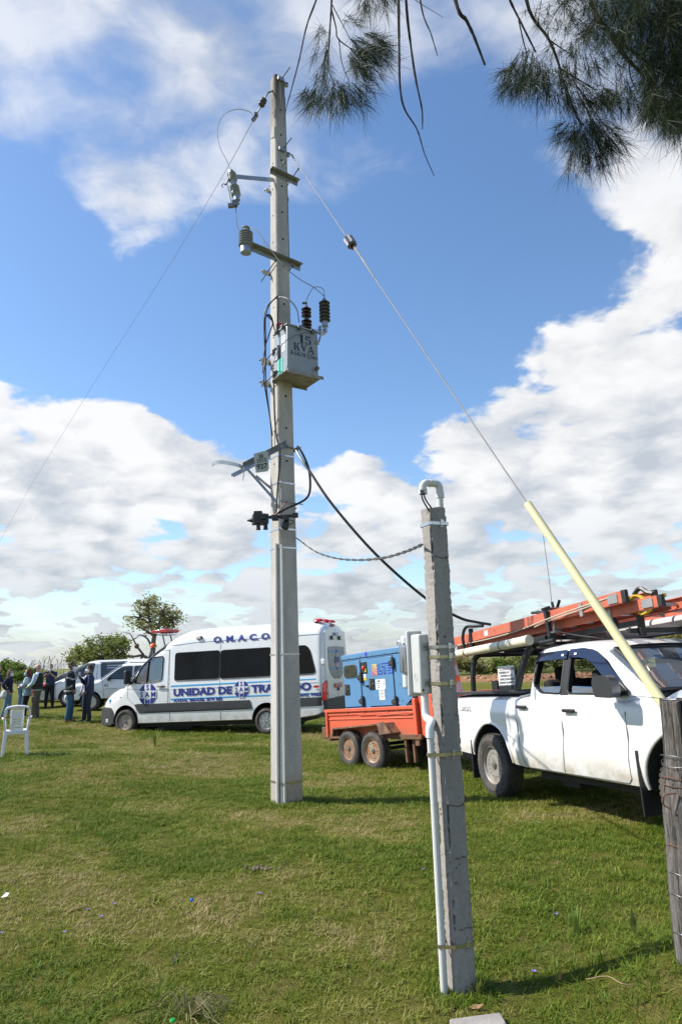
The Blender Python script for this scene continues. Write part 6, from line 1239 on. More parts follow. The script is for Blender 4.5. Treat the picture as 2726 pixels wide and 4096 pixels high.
for s in (-1, 1):
    b = MB(); b.prism(rr([(-.16, -.085), (.14, -.095), (.175, -.03), (.15, .075), (.05, .105), (-.13, .10), (-.175, .05)], .05, 5), (2.50, s*.96, 1.235), (.80, -s*-.60*.0+.0, 0), (0, 0, 1), (.10, s*.17, 0)); m_ = b.build('mirror', MIR, pk, bev=.03, bseg=3)
    b = MB(); b.prism([(2.36, 1.15), (2.55, 1.15), (2.56, 1.20), (2.44, 1.30), (2.40, 1.28)], (0, s*.80, 0), (1, 0, 0), (0, 0, 1), (0, s*.03, 0)); b.bar((2.42, s*.82, 1.165), (2.44, s*1.0, 1.18), .10, .05); b.build('mirror_base', MIR, pk, bev=.01)
    b = MB(); b.box((2.62, s*1.03, 1.25), (.01, .06, .06)); b.build('mirror_repeater', M('lamp_yellow', (.5, .33, .02), .3), pk, bev=.004)
PF = lambda x0, z0, o_=.004: (lambda u, v: (x0+u, -(PL.y(x0+u, z0+v)+o_), z0+v))
text('badge_lettering', 'DIESEL', .085, M('badge_grey', (.13, .13, .14), .4), pk, PF(-.62, .985), .001, 1.0, 1.2)
for s in (-1, 1):
    b = MB(); b.prism(rr([(-.155, 0), (.0, 0), (.0, .42), (-.10, .42)], .02), (-.32, s*.66, .17), (1, 0, 0), (0, 0, 1), (0, s*.22, 0)); 
    b = MB(); b.box((-.40, s*.79, .40), (.02, .24, .46)); b.build('mud_flap', BLACKP, pk, bev=.006); b = MB(); b.box((2.66, s*.80, .42), (.02, .25, .54)); b.box((2.68, s*.86, .62), (.03, .06, .2)); b.build('mud_flap', BLACKP, pk, bev=.006)
b = MB()
b.box((1.5, .0, .34), (3.9, .9, .10)); b.box((1.65, -.62, .31), (1.7, .14, .05)); b.box((1.65, .62, .31), (1.7, .14, .05)); b.box((1.2, -.5, .27), (.3, .2, .12)); b.box((-.9, 0, .45), (.3, 1.2, .12)); b.build('chassis', DARK, pk, sm=0)
b = MB(); b.box((-1.14, 0, .55), (.14, 1.66, .16)); b.build('rear_bumper', M('bumper_dark', (.05, .05, .05), .4), pk, bev=.02)
b = MB(); b.box((4.0, 0, .52), (.14, 1.5, .26)); b.build('front_bumper', PICKW, pk, bev=.04); b = MB(); b.box((4.02, 0, .82), (.06, .9, .20)); b.build('grille', M('grille_black', (.03, .03, .03), .5), pk, bev=.02)
for s in (-1, 1):
    b = MB(); b.box((3.88, s*.68, .86), (.26, .24, .14)); b.build('headlight', CLEARL, pk, bev=.03); b = MB(); b.box((-1.06, s*.80, .95), (.06, .12, .36)); b.build('tail_lamp', REDL, pk, bev=.01)
for y in (-1, 1):
    wheel(pk, (.05, y*.775, .358), .362, .245, y, .215, SILV, 16); wheel(pk, (3.20, y*.775, .362), .365, .245, y, .215, SILV, 16)
b = MB(); P = [hit(pm_, 1845, 3020, -.3), hit(pm_, 1860, 3065, -.3), hit(pm_, 1885, 3075, -.3)]; b.tube(cr([(-1.2, -.3, .42), (-1.35, -.3, .36), (-1.5, -.25, .40)]), .014, 6); b.build('tow_chain', RUST, pk)
# bed trim and the rack
BT = M('bed_trim', (.03, .032, .04), .5, 0, .15); RACK = M('rack_black', (.022, .023, .025), .42, .2, .25, 9)
b = MB()
for s in (-1, 1): b.box((-.20, s*.80, 1.212), (1.72, .09, .035))
b.box((-1.04, 0, 1.205), (.09, 1.6, .03)); b.box((.64, 0, 1.205), (.07, 1.6, .03)); b.build('bed_trim', BT, pk, bev=.008)
def rk(name, segs, r=.030, par=pk, m=RACK, n=8):
    b = MB()
    for P, rr_ in segs: b.tube(P, rr_ or r, n)
    return b.build(name, m, par)
for s in (-1, 1):
    rk('rack_post', [(cr([(-.44, s*.78, 1.22), (-.43, s*.77, 1.45), (-.40, s*.74, 1.64), (-.30, s*.70, 1.70)], 4), .036)]); rk('rack_post', [(cr([(.62, s*.78, 1.22), (.72, s*.74, 1.48), (.80, s*.70, 1.64), (.92, s*.68, 1.72)], 4), .042)]); rk('rack_rail', [([(-.40, s*.70, 1.71), (.92, s*.69, 1.73), (1.3, s*.66, 1.745)], .028)])
rk('rack_brace', [([(.35, .6, 1.22), (.50, .55, 1.70)], .016)])
rk('rack_rail', [([(-.4, -.70, 1.69), (-.4, .70, 1.69)], .028), ([(.30, -.70, 1.70), (.30, .70, 1.70)], .022), ([(.92, -.68, 1.73), (.92, .68, 1.73)], .028)])
def rbox(name, a, c_, w, h): b = MB(); b.bar(a, c_, w, h); return b.build(name, RACK, pk, sm=0, bev=.004)
rbox('rack_beam', (.75, -.60, 1.775), (1.22, -.60, 1.79), .06, .075); rbox('rack_beam', (.75, .60, 1.775), (2.2, .60, 1.79), .06, .075); rbox('rack_beam', (1.1, -.66, 1.79), (1.1, .66, 1.79), .05, .05); rbox('rack_beam', (1.15, -.38, 1.800), (2.35, -.38, 1.83), .06, .055); rbox('rack_beam', (2.3, -.5, 1.75), (2.3, .6, 1.76), .05, .05); rbox('rack_beam', (2.33, -.36, 1.70), (2.33, -.36, 1.90), .06, .05)
rbox('rack_upright', (1.20, -.63, 1.79), (1.155, -.63, 2.12), .045, .045); rbox('rack_upright', (1.155, -.66, 2.105), (1.155, -.58, 2.13), .07, .03); rbox('rack_upright', (1.18, .6, 1.79), (1.15, .6, 2.12), .045, .045)
rk('cross_bar', [([(1.16, -.62, 2.11), (1.18, .60, 2.11)], .018)], m=M('bar_rust', (.22, .07, .05), .6)); 
rbox('rack_upright', (-.68, -.60, 1.72), (-.70, -.60, 2.07), .05, .05); rk('rack_hook', [(cr([(-.78, -.66, 1.70), (-.80, -.68, 1.95), (-.72, -.66, 2.09), (-.52, -.62, 2.085), (-.35, -.6, 2.075)], 4), .022)])
for x in (1.9, 2.05): rk('rack_hook', [(cr([(x, -.40, 1.83), (x-.02, -.42, 1.90), (x+.02, -.42, 1.945), (x+.05, -.40, 1.95)], 3), .018)])
b = MB(); b.lathe([(.05, 0), (.05, .02), (.02, .025), (.02, .07), (.012, .075), (.012, .13)], (1.245, -.60, 1.83), n=12); ab_ = b.build('antenna_base', STEELD, pk); b = MB(); b.tube([(1.245, -.60, 1.94), (1.26, -.60, 2.4), (1.25, -.60, 2.95)], .0035, 4); b.build('antenna', BLACKC, pk)
b = MB(); b.prism([(0, 0), (.30, -.02), (.26, .10), (.05, .09)], (1.22, -.35, 1.715), (1, 0, 0), (0, 0, 1), (0, .25, 0)); b.build('roof_lamp', M('lamp_housing', (.06, .055, .05), .5), pk, bev=.01)
b = MB(); b.tube(cr([(1.27, -.60, 1.85), (1.45, -.5, 1.79), (1.75, -.35, 1.722)]), .006, 5); b.build('roof_cable', BLACKC, pk)
# ladders: two nested sections, each two channel rails and rungs
FIB = M('ladder_orange', (.52, .13, .072), .5, 0, .10, 7, col2=(.36, .15, .10), c2=(.56, .72)); ALU = M('ladder_alu', (.42, .42, .42), .4, .6, .12); BLKE = M('end_cap_black', (.02, .02, .02), .5)
def ladder(label, x0, x1, z0, z1, yn, yf, hgt, group, nr):
    d = Vector((x1-x0, 0, z1-z0)); L_ = d.length; d.normalize(); m = pm_.copy(); o = pm_ @ Vector((x0, (yn+yf)/2, z0)); mm = pm_.to_3x3() @ Matrix((d, Vector((0, 1, 0)), d.cross(Vector((0, 1, 0))))).transposed(); mm = mm.to_4x4(); mm.translation = o
    t = thing('ladder', label, 'ladder', mat=mm, group=group); w = yf-yn
    for s in (-1, 1):
        b = MB(); y = s*w/2; b.box((L_/2, y, 0), (L_, .006, hgt)); b.box((L_/2, y-s*.016, hgt/2), (L_, .034, .007)); b.box((L_/2, y-s*.016, -hgt/2), (L_, .034, .007)); r_ = b.build('rail', FIB, t, sm=0)
        for e in (0, L_): b = MB(); b.box((e, y-s*.012, 0), (.06, .045, hgt+.012)); b.build('end_cap', BLKE, r_, bev=.006)
        b = MB()
        for k in range(int(L_/.15)):
            for zz in (-.02, .02): b.lathe([(.006, 0), (.005, .004)], (.08+.15*k, y+s*.003, zz), (0, s, 0), 6)
        b.build('rivet', STEEL, r_, sm=0)
        b = MB(); b.box((L_-.16, y+s*.006, .0), (.14, .012, hgt*.8)); b.box((L_*.9-.3, y+s*.006, -hgt*.2), (.05, .02, hgt*1.2)); b.build('bracket', ALU, r_, sm=0)
    for k in range(nr):
        b = MB(); x = .2+(L_-.4)*k/(nr-1); b.lathe([(.017, -w/2), (.017, w/2)], (x, 0, -.008), (0, 1, 0), 8); b.box((x, -w/2+.035, -.012), (.05, .02, .05)); b.build('rung', ALU, t)
    return t
la = ladder('orange fibreglass ladder section on top of the rack, nearest the camera', -1.25, 2.43, 1.93, 2.075, -.60, -.22, .112, 'orange ladder sections on the rack', 12)
lb = ladder('lower orange ladder section nested under the other and reaching further forward', -1.3, 2.78, 1.86, 1.985, -.50, -.12, .10, 'orange ladder sections on the rack', 13)
lc_ = ladder('third orange ladder section on the far side of the rack, reaching furthest forward', -1.2, 3.02, 1.86, 1.99, -.05, .36, .10, 'orange ladder sections on the rack', 13)
b = MB(); lw = la.matrix_world
b.box((.98, -.196, .0), (.10, .004, .07), None, M('label_pale', (.66, .60, .55), .6)); b.build('label', M('label_pale'), la, sm=0)
text('marking', '90', .08, M('faded_mark', (.42, .11, .06), .6), la, flat((1.16, -.1955, -.025), (1, 0, 0), (0, 0, 1)), -.002); text('marking', '107', .07, M('faded_mark'), la, flat((2.80, -.1955, -.03), (1, 0, 0), (0, 0, 1)), -.002)
def local_cable(name, label, cat, pts, r, m, n=6, k=6):
    o0 = pm_ @ Vector(pts[0]); b = MB(); b.tube([pm_ @ Vector(p)-o0 for p in cr(pts, k)], r, n); o = b.build(name, m); o.location = o0; return tag(o, label, cat)
ROPE = M('rope', (.48, .42, .34), .9, 0, .15, 60)
local_cable('rope', 'pale rope stretched along the near ladder rail', 'rope', [(-1.1, -.615, 1.87), (-.3, -.615, 1.885), (.3, -.62, 1.91), (.75, -.625, 1.945), (1.16, -.655, 1.985), (1.7, -.62, 2.045), (2.35, -.60, 2.10)], .008, ROPE); local_cable('rope', 'second pale rope beside the first, dipping under the rack upright', 'rope', [(.9, -.63, 1.93), (1.25, -.64, 1.975), (1.8, -.615, 2.03), (2.4, -.58, 2.11)], .007, ROPE)
YEL = M('strap_yellow', (.62, .42, .02), .6, 0, .12)
for lb_, c_ in (('yellow and black strap bunched on the ladder ends above the windshield', (2.52, -.42, 2.02)), ('yellow strap hanging from the furthest ladder end', (2.86, .05, 1.98))):
    t = thing('strap', lb_, 'strap', mat=pm_ @ Matrix.Translation(Vector(c_)), group='yellow straps on the ladders')
    b = MB(); P = cr([(-.16, -.05, .0), (-.08, -.06, .06), (.02, -.05, .02), (.08, -.04, -.08), (-.02, -.05, -.13), (-.08, -.04, -.08)], 4); 
    for p, q_ in zip(P, P[1:]): b.bar(p, q_, .045, .014)
    b.bar((.06, -.02, -.02), (.24, .0, .02), .05, .03); b.build('webbing', YEL, t); b = MB(); b.tube(cr([(-.10, -.05, .07), (-.02, -.04, .12), (.06, -.03, .07), (.12, -.02, .05)]), .022, 6); b.build('grip', BLACKP, t)
# tubes, cable fork, sign board, cone
def local_thing(name, label, cat, mat, b, group=None, bev=0, sm=35):
    o0 = Vector(b.v[0]); b.v = [tuple(Vector(v)-o0) for v in b.v]; o = b.build(name, mat, sm=sm, bev=bev); o.matrix_world = pm_ @ Matrix.Translation(o0); return tag(o, label, cat, group)
t = thing('plastic_tube', 'cream capped plastic tube lashed below the ladders on the rack side', 'tube', mat=pm_); CREAM = M('cream_tube', (.66, .62, .48), .4, 0, .06, 5, col2=(.45, .38, .25), c2=(.64, .74))
ta, tb_ = Vector((-1.2, -.80, 1.72)), Vector((1.03, -.80, 1.775)); d = (tb_-ta).normalized()
b = MB(); b.tube([ta, tb_], .056, 20); b.build('pipe', CREAM, t); b = MB(); b.lathe([(.0585, 0), (.0585, .10), (.05, .104)], tb_-d*.10, d, 20); b.build('end_cap', CREAM, t)
b = MB()
for k in (.70, 1.62): b.lathe([(.059, -.008), (.060, 0), (.059, .008)], ta+d*k, d, 20)
b.tube(cr([ta+d*.70+Vector((0, -.055, .02)), ta+d*.74+Vector((0, -.07, -.05)), ta+d*.82+Vector((0, -.05, -.08))]), .008, 5); b.build('wire_tie', RUSTS, t)
t = thing('drain_pipe', 'open grey plastic pipe lying on the rack above the cab', 'pipe', mat=pm_ ); b = MB(); pa, pb_ = Vector((-.6, .22, 1.80)), Vector((2.42, .22, 1.825)); d = (pb_-pa).normalized()
b.lathe([(.075, 0), (.085, 0), (.085, (pb_-pa).length), (.076, (pb_-pa).length), (.075, .02)], pa, d, 28); b.build('pipe', M('pipe_grey', (.46, .43, .41), .45, 0, .1, 6), t)
b = MB(); b.tube([(.0, -.05, 2.20), (.12, -.05, 2.19), (.13, -.05, 2.19), (.5, -.05, 2.11)], [.018, .018, .027, .027], 10); b.tube([(.5, -.05, 2.11), (.47, -.05, 2.28)], .018, 8); b.tube([(.5, -.05, 2.11), (.63, -.05, 2.28)], .018, 8); b.tube([(.42, -.05, 2.12), (.62, -.05, 2.09)], .03, 8)
local_thing('cable_rod', 'black forked cable splice rods sticking up behind the ladder', 'cable rods', BLACKP, b)
b = MB(); X0 = hit(pm_, 1987, 2666, -.64); X1 = hit(pm_, 2060, 2748, -.64); w_, h_ = (X1.x-X0.x), abs(X0.z-X1.z)
sb_ = thing('sign_board', 'white board with black lettering standing on the pickup bed side', 'sign', mat=pm_ @ Matrix.Translation(Vector(((X0.x+X1.x)/2, -.64, (X0.z+X1.z)/2))))
b = MB(); b.prism(rr([(-w_/2, -h_/2), (w_/2, -h_/2), (w_/2, h_/2), (-w_/2, h_/2)], .012), (0, 0, 0), (1, 0, 0), (0, 0, 1), (0, .012, 0)); b.build('panel', M('board_white', (.72, .72, .73), .5, 0, .03), sb_, sm=0); b = MB(); b.box((0, .02, -h_*.12), (w_*1.12, .012, h_*.82)); b.box((-.02, .02, -h_/2-.03), (w_*.9, .05, .10)); b.box((-w_*.72, .03, -h_*.38), (w_*.34, .1, h_*.42)); b.build('backing', RACK, sb_, sm=0)
TXT = M('sign_text', (.06, .065, .07), .6)
for k, (s, u, sx) in enumerate((('CONTRATADO', -.17, .80), ('FLETERO Nº', -.42, .80), ('DISTRITO Nº3', -.34, .78), ('EXPLOTACION', -.39, .85), ('JORGE DUARTE', -.44, .85), ('RUT 190258300010', -.44, .72))):
    text('lettering', s, h_*.135, TXT, sb_, flat((u*w_, -.004, h_*(.30-.155*k)), (1, 0, 0), (0, 0, 1)), .0012, 1.0, sx*w_/h_*1.12)
b = MB(); b.box((-.33*w_, -.003, h_*.34), (.05*w_, .003, .08*h_), None, M('logo_orange')); b.box((-.25*w_, -.003, h_*.34), (.09*w_, .003, .08*h_), None, M('pale_blue', (.4, .55, .7), .5)); b.build('logo', None, sb_, sm=0)
b = MB(); o = hit(pm_, 1822, 2762, .1); ct = thing('traffic_cone', 'orange traffic cone with grey band in the pickup bed', 'traffic cone', mat=pm_ @ Matrix.Translation(Vector((o.x, .1, 1.05)))); CO = M('cone_orange', (.78, .13, .02), .5, 0, .06); CG = M('cone_grey', (.46, .46, .47), .5)
b.lathe([(.15, 0), (.13, .10), (.125, .12)], (0, 0, 0), n=20, m=CO); b.lathe([(.125, .12), (.093, .33)], (0, 0, 0), n=20, m=CG); b.lathe([(.093, .33), (.08, .43)], (0, 0, 0), n=20, m=CO); b.lathe([(.08, .43), (.055, .60)], (0, 0, 0), n=20, m=CG); b.lathe([(.055, .60), (.035, .72)], (0, 0, 0), n=20, m=CO); b.build('cone', CO, ct); b = MB(); b.box((0, 0, -.01), (.34, .34, .03)); b.build('base', CO, ct, bev=.01)
# ------------------------------------------------------------------ white plastic chair, seen from behind
cL, cR_ = gp(8, 3029), gp(110, 3026); co = (cL+cR_)/2; cw = (cR_-cL).length; wdir = (cR_-cL).normalized(); chm = frame(co, math.degrees(math.atan2(co.y, co.x)), 0)
CHP = M('chair_plastic', (.74, .74, .76), .35, 0, .03, 4); ch = thing('plastic_chair', 'white moulded plastic garden chair standing on the lawn at the left', 'chair', mat=chm)
cs_ = cw/.44; K = lambda x, y, z: Vector((x, y, z))*cs_
# chair axes: x away from the camera (the way it faces), y to the left of it
def slab(name, P, w, t, par=ch):
    b = MB(); P = [Vector(p) for p in P]
    for p, q_ in zip(P, P[1:]): b.bar(p, q_, w, t, (1, 0, 0))
    return b.build(name, CHP, par, sm=0, bev=.006)
for s in (1, -1):
    for nm, a_, b_, w in (('leg', K(.0, s*.205, 0), K(.07, s*.165, .42), .055), ('leg', K(.42, s*.19, 0), K(.38, s*.17, .42), .05)):
        b = MB(); V = []
        for p, ww in ((a_, .036), (b_, .070)):
            ww *= cs_
            for x, y in ((-ww/2, -ww/2*s), (ww/2, -ww/2*s), (ww/2, ww/2*s), (-ww/2, ww/2*s)): V.append(p+Vector((x*.8, y, 0)))
        b.add(V, [(0, 1, 5, 4), (1, 2, 6, 5), (2, 3, 7, 6), (3, 0, 4, 7), (0, 3, 2, 1), (4, 5, 6, 7)]); b.build(nm, CHP, ch, sm=0, bev=.008)
    P = cr([K(.06, s*.175, .42), K(.02, s*.205, .62), K(-.03, s*.19, .80), K(-.045, s*.13, .845), K(-.05, 0, .86)], 6)
    b = MB()
    for p, q_ in zip(P, P[1:]): b.bar(p, q_, .030*cs_, .050*cs_, (1, 0, .2))
    b.build('back_frame', CHP, ch, sm=60)
    P = cr([K(-.0, s*.195, .64), K(.14, s*.225, .66), K(.30, s*.225, .645), K(.36, s*.20, .58), K(.375, s*.18, .43)], 5); b = MB()
    for p, q_ in zip(P, P[1:]): b.bar(p, q_, .045*cs_, .022*cs_)
    b.build('armrest', CHP, ch, sm=60)
b = MB(); b.box(K(.23, 0, .425), (.40*cs_, .37*cs_, .025*cs_)); b.box(K(.045, 0, .40), (.025*cs_, .36*cs_, .06*cs_)); b.build('seat', CHP, ch, bev=.01)
xb = lambda z: .055-.10*(z-.42)/.42
def slat(y0, y1, z0, z1): b = MB(); b.prism([(y0*cs_, z0*cs_), (y1*cs_, z0*cs_), (y1*cs_*1.01, z1*cs_), (y0*cs_*1.01, z1*cs_)], (xb(z0)*cs_, 0, 0), (0, 1, 0), (-.1/.42*0, 0, 1), (.012*cs_, 0, 0)); return b
zz = [.43, .475, .49, .525, .54, .575, .59, .625, .64, .785]
for i in range(0, 10, 2): slat(-.095, .095, zz[i], zz[i+1]).build('backrest_slat', CHP, ch, sm=0, bev=.003)
for s in (1, -1): slat(s*.095-.016, s*.095+.016, .42, .79).build('backrest_stile', CHP, ch, sm=0, bev=.003)
b = MB(); b.box(K(-.028, 0, .825), (.02*cs_, .24*cs_, .05*cs_)); b.build('top_rail', CHP, ch, bev=.006)

# ------------------------------------------------------------------ people
SKIN = {k: M('skin_'+k, c, .55, 0, .08, 12) for k, c in (('light', (.50, .29, .21)), ('tan', (.34, .18, .12)), ('brown', (.16, .085, .055)))}
def eloft(b, secs, n=14):
    vs = []
    for c, a, w in secs:
        c, a, w = Vector(c), Vector(a), Vector(w)
        for j in range(n): t = 2*math.pi*j/n; vs.append(c+a*math.cos(t)+w*math.sin(t))
    k = len(secs); b.add(vs, [(i*n+j, i*n+(j+1) % n, (i+1)*n+(j+1) % n, (i+1)*n+j) for i in range(k-1) for j in range(n)]+[tuple(range(n))[::-1], tuple((k-1)*n+j for j in range(n))]); return b
def fuse(b, name, m, par, vox=.016, sm=2):
    """one continuous surface out of overlapping limb volumes"""
    o = b.build(name, m); md = o.modifiers.new('r', 'REMESH'); md.mode = 'VOXEL'; md.voxel_size = vox; md.use_smooth_shade = True
    if sm: s = o.modifiers.new('s', 'SMOOTH'); s.iterations = sm; s.factor = .5
    bpy.context.view_layer.update(); me = bpy.data.meshes.new_from_object(o.evaluated_get(bpy.context.evaluated_depsgraph_get())); o.modifiers.clear(); o.data = me; me.shade_smooth()
    if not me.materials: me.materials.append(m)
    for p in me.polygons: p.material_index = 0
    o.parent = par; return o
def limb(b, pts, rs, n=10): b.tube(cr(pts, 3), list(np.interp(np.linspace(0, len(pts)-1, 3*(len(pts)-1)+1), range(len(pts)), rs)), n)
def person(label, px, foot, top, yaw, arms, skin='tan', shirt=(.02, .03, .08), pants=(.05, .09, .16), shoes=(.1, .06, .04), hair=(.02, .015, .012), feet=((.0, .10), (.0, -.10)), fem=False, sleeves=1., long=0., lean=0., headyaw=0., bulk=1., coat=0., zoff=0., group='people standing on the lawn', bald=False, tex=None):
    """arms: (elbow, hand) for the left and the right arm in body axes (x forward, y left) for a 1.75 m figure"""
    g_ = gp(px, foot) if foot else None; tz = at(px, top, g_.y).z; s = (tz-g_.z)/1.75
    P = thing('person', label, 'person', mat=frame(g_, yaw, 0) @ Matrix.Scale(s, 4), group=group); sk = SKIN[skin]
    mh = .045*0+lean
    hip = Vector((0, 0, .93)); ch_ = Vector((mh*.6, 0, 1.30)); nk = Vector((mh, 0, 1.49)); hd = Vector((mh+.025, 0, 1.62)); Hq = Matrix.Rotation(R_(headyaw), 3, 'Z'); sw = .185*bulk if not fem else .165
    hv = lambda x, y, z: hd+Hq @ Vector((x, y, z))
    b = MB()
    def head(b):
        eloft(b, [(hv(.035, 0, -.115), Hq @ Vector((.025, 0, 0)), Hq @ Vector((0, .03, 0))), (hv(.03, 0, -.09), Hq @ Vector((.05, 0, 0)), Hq @ Vector((0, .048, 0))), (hv(.01, 0, -.04), Hq @ Vector((.085, 0, 0)), Hq @ Vector((0, .064, 0))), (hv(0, 0, .02), Hq @ Vector((.096, 0, 0)), Hq @ Vector((0, .073, 0))), (hv(-.005, 0, .07), Hq @ Vector((.09, 0, 0)), Hq @ Vector((0, .068, 0))), (hv(-.01, 0, .11), Hq @ Vector((.06, 0, 0)), Hq @ Vector((0, .045, 0))), (hv(-.01, 0, .126), Hq @ Vector((.02, 0, 0)), Hq @ Vector((0, .015, 0)))])
        b.tube([hv(.088, 0, .02), hv(.108, 0, -.015), hv(.118, 0, -.028), hv(.09, 0, -.04)], [.010, .013, .017, .012], 8)
        for e in (1, -1): b.tube([hv(-.01, e*.068, .02), hv(-.018, e*.084, .012), hv(-.012, e*.080, -.028)], [.012, .016, .010], 6)
    head(b); limb(b, [nk-Vector((0, 0, .08)), nk, hd-Vector((.01, 0, .06))], [.07, .058, .055])
    eloft(b, [(hip, (.10, 0, 0), (0, .145, 0)), (ch_-Vector((0, 0, .15)), (.095, 0, 0), (0, .13, 0)), (ch_, (.105, 0, 0), (0, .155, 0)), (nk-Vector((0, 0, .05)), (.06, 0, 0), (0, .12, 0))])
    sh = [nk+Vector((0, sw, -.06)), nk+Vector((0, -sw, -.06))]; el = [Vector(a[0]) for a in arms]; ha = [Vector(a[1]) for a in arms]
    for i in (0, 1):
        limb(b, [sh[i], el[i], ha[i]], [.052, .040, .027]); d = (ha[i]-el[i]).normalized(); p = ha[i]; q_ = d.orthogonal().normalized()
        sd = Vector((0, 1, 0)) if abs(d.y) < .7 else Vector((1, 0, 0)); sd = (sd-d*sd.dot(d)).normalized(); nn = d.cross(sd)
        b.tube([p, p+d*.05, p+d*.085], [.026, .036, .034], 8)
        for f_, (of, l) in enumerate(((-.028, .072), (-.010, .082), (.009, .077), (.027, .060))): b.tube([p+d*.07+sd*of, p+d*(.08+l*.5)+sd*of*1.1+nn*.006, p+d*(.08+l*.8)+sd*of*1.1+nn*.028], [.0105, .0095, .008], 6)
        b.tube([p+d*.02+sd*.028, p+d*.05+sd*.05+nn*.01, p+d*.08+sd*.052+nn*.022], [.012, .011, .009], 6)
    kn = []; an = []
    for i, (fx, fy) in enumerate(feet):
        s_ = 1 if i == 0 else -1; a_ = Vector((fx, fy, .09)); k_ = Vector((fx*.45+.03, (fy+s_*.09)/2, .50)); kn.append(k_); an.append(a_); limb(b, [Vector((0, s_*.085, .90)), k_, a_], [.085, .055, .038])
    fuse(b, 'body', sk, P, .011, 1)
    m = M('cloth_%02d' % len(MATS), shirt, .9, 0, .10, 9, .4, 70) if tex is None else tex; b = MB(); bot = .90-long; w = 1.13*bulk
    eloft(b, [(hip+Vector((0, 0, bot-.93)), (.125*w, 0, 0), (0, (.168 if not fem else .175)*w, 0)), (hip+Vector((0, 0, .06)), (.118*w, 0, 0), (0, .158*w, 0)), (ch_-Vector((0, 0, .13)), (.112*w, 0, 0), (0, (.15 if not fem else .132)*w, 0)), (ch_+Vector((.01 if fem else 0, 0, .02)), ((.128 if fem else .118)*w, 0, 0), (0, .172*w, 0)), (nk-Vector((0, 0, .06)), (.085*w, 0, 0), (0, .15*w, 0)), (nk-Vector((0, 0, .0)), (.062, 0, 0), (0, .07, 0))])
    for i in (0, 1):
        if sleeves >= 1: limb(b, [sh[i]-Vector((0, 0, .01)), el[i], ha[i]-(ha[i]-el[i]).normalized()*.02], [.074*bulk, .060*bulk, .047*bulk])
        else: limb(b, [sh[i]-Vector((0, 0, .01)), sh[i].lerp(el[i], .5), sh[i].lerp(el[i], .85)], [.072*bulk, .066, .060])
    to = fuse(b, 'top', m, P, .014, 2)
    m2 = M('cloth_%02d' % len(MATS), pants, .9, 0, .14, 7, .4, 60); b = MB()
    eloft(b, [(hip+Vector((0, 0, -.12)), (.125, 0, 0), (0, .165, 0)), (hip+Vector((0, 0, .02)), (.122*bulk, 0, 0), (0, .165*bulk, 0)), (hip+Vector((0, 0, .07)), (.11*bulk, 0, 0), (0, .15*bulk, 0))])
    for i in (0, 1):
        s_ = 1 if i == 0 else -1; limb(b, [Vector((0, s_*.085, .88)), kn[i], an[i]+Vector((-.005, 0, -.01))], [.105, .076 if not fem else .068, .066 if not fem else .048])
    fuse(b, 'trousers', m2, P, .014, 2)
    m3 = M('shoe_%02d' % len(MATS), shoes, .6, 0, .1)
    for i in (0, 1):
        a_ = an[i]; b = MB(); eloft(b, [(a_+Vector((-.055, 0, -.055)), (0, 0, .035), (0, .032, 0)), (a_+Vector((-.02, 0, -.045)), (0, 0, .055), (0, .043, 0)), (a_+Vector((.06, 0, -.06)), (0, 0, .042), (0, .046, 0)), (a_+Vector((.13, 0, -.07)), (0, 0, .030), (0, .045, 0)), (a_+Vector((.175, 0, -.077)), (0, 0, .016), (0, .028, 0))], 10); b.build('shoe', m3, P)
    hm = M('hair_%02d' % len(MATS), hair, .7, 0, .3, 30); b = MB(); rr_ = random.Random(len(MATS))
    if not bald:
        for k in range(90 if not fem else 150):
            t = rr_.uniform(0, 6.283); z = rr_.uniform(.0, 1); r_ = math.sqrt(1-z*z); x, y = -.012+.098*r_*math.cos(t), .078*r_*math.sin(t)
            if math.cos(t) > .35 and z < .62: continue
            b.lathe([(.001, -.02), (.022, 0), (.001, .02)], hv(x, y, .02+.112*z), Vector((x, y, .08*z)), 6)
        for k in range(40):
            t = rr_.uniform(1.3, 4.98); z = rr_.uniform(-.05, .02); b.lathe([(.001, -.02), (.020, 0), (.001, .02)], hv(-.012+.092*math.cos(t), .074*math.sin(t), z+.01), (math.cos(t), math.sin(t), 0), 6)
        if fem:
            for k in range(160):
                t = rr_.uniform(1.25, 5.03); z = rr_.uniform(-.24, .03); f = 1+max(0, -z)*1.6; b.lathe([(.002, -.05), (.024, 0), (.002, .05)], hv(-.012+.095*f*math.cos(t), .080*f*math.sin(t), z), (rr_.gauss(0, .3), rr_.gauss(0, .3), 1), 6)
    else:
        for k in range(36): t = rr_.uniform(1.6, 4.7); b.lathe([(.001, -.012), (.013, 0), (.001, .012)], hv(-.008+.090*math.cos(t), .070*math.sin(t), rr_.uniform(-.05, .01)), (math.cos(t), math.sin(t), 0), 5)
    fuse(b, 'hair', hm, P, .012, 1)
    b = MB()
    for e in (1, -1): b.lathe([(.001, -.008), (.011, 0), (.001, .008)], hv(.083, e*.030, .022), Hq @ Vector((1, 0, 0)), 8)
    b.build('eyes', M('eye_dark', (.02, .015, .012), .3), P)
    P['_s'] = s; P['_h'] = 0
    def mask(col, name='face_mask', drop=0.):
        b = MB(); eloft(b, [(hv(.058, 0, -.112-drop), Hq @ Vector((.030, 0, 0)), Hq @ Vector((0, .038, 0))), (hv(.062, 0, -.075-drop), Hq @ Vector((.058, 0, 0)), Hq @ Vector((0, .058, 0))), (hv(.058, 0, -.035-drop), Hq @ Vector((.078, 0, 0)), Hq @ Vector((0, .062, 0))), (hv(.052, 0, -.004-drop), Hq @ Vector((.060, 0, 0)), Hq @ Vector((0, .048, 0))), (hv(.06, 0, .004-drop), Hq @ Vector((.04, 0, 0)), Hq @ Vector((0, .02, 0)))], 14)
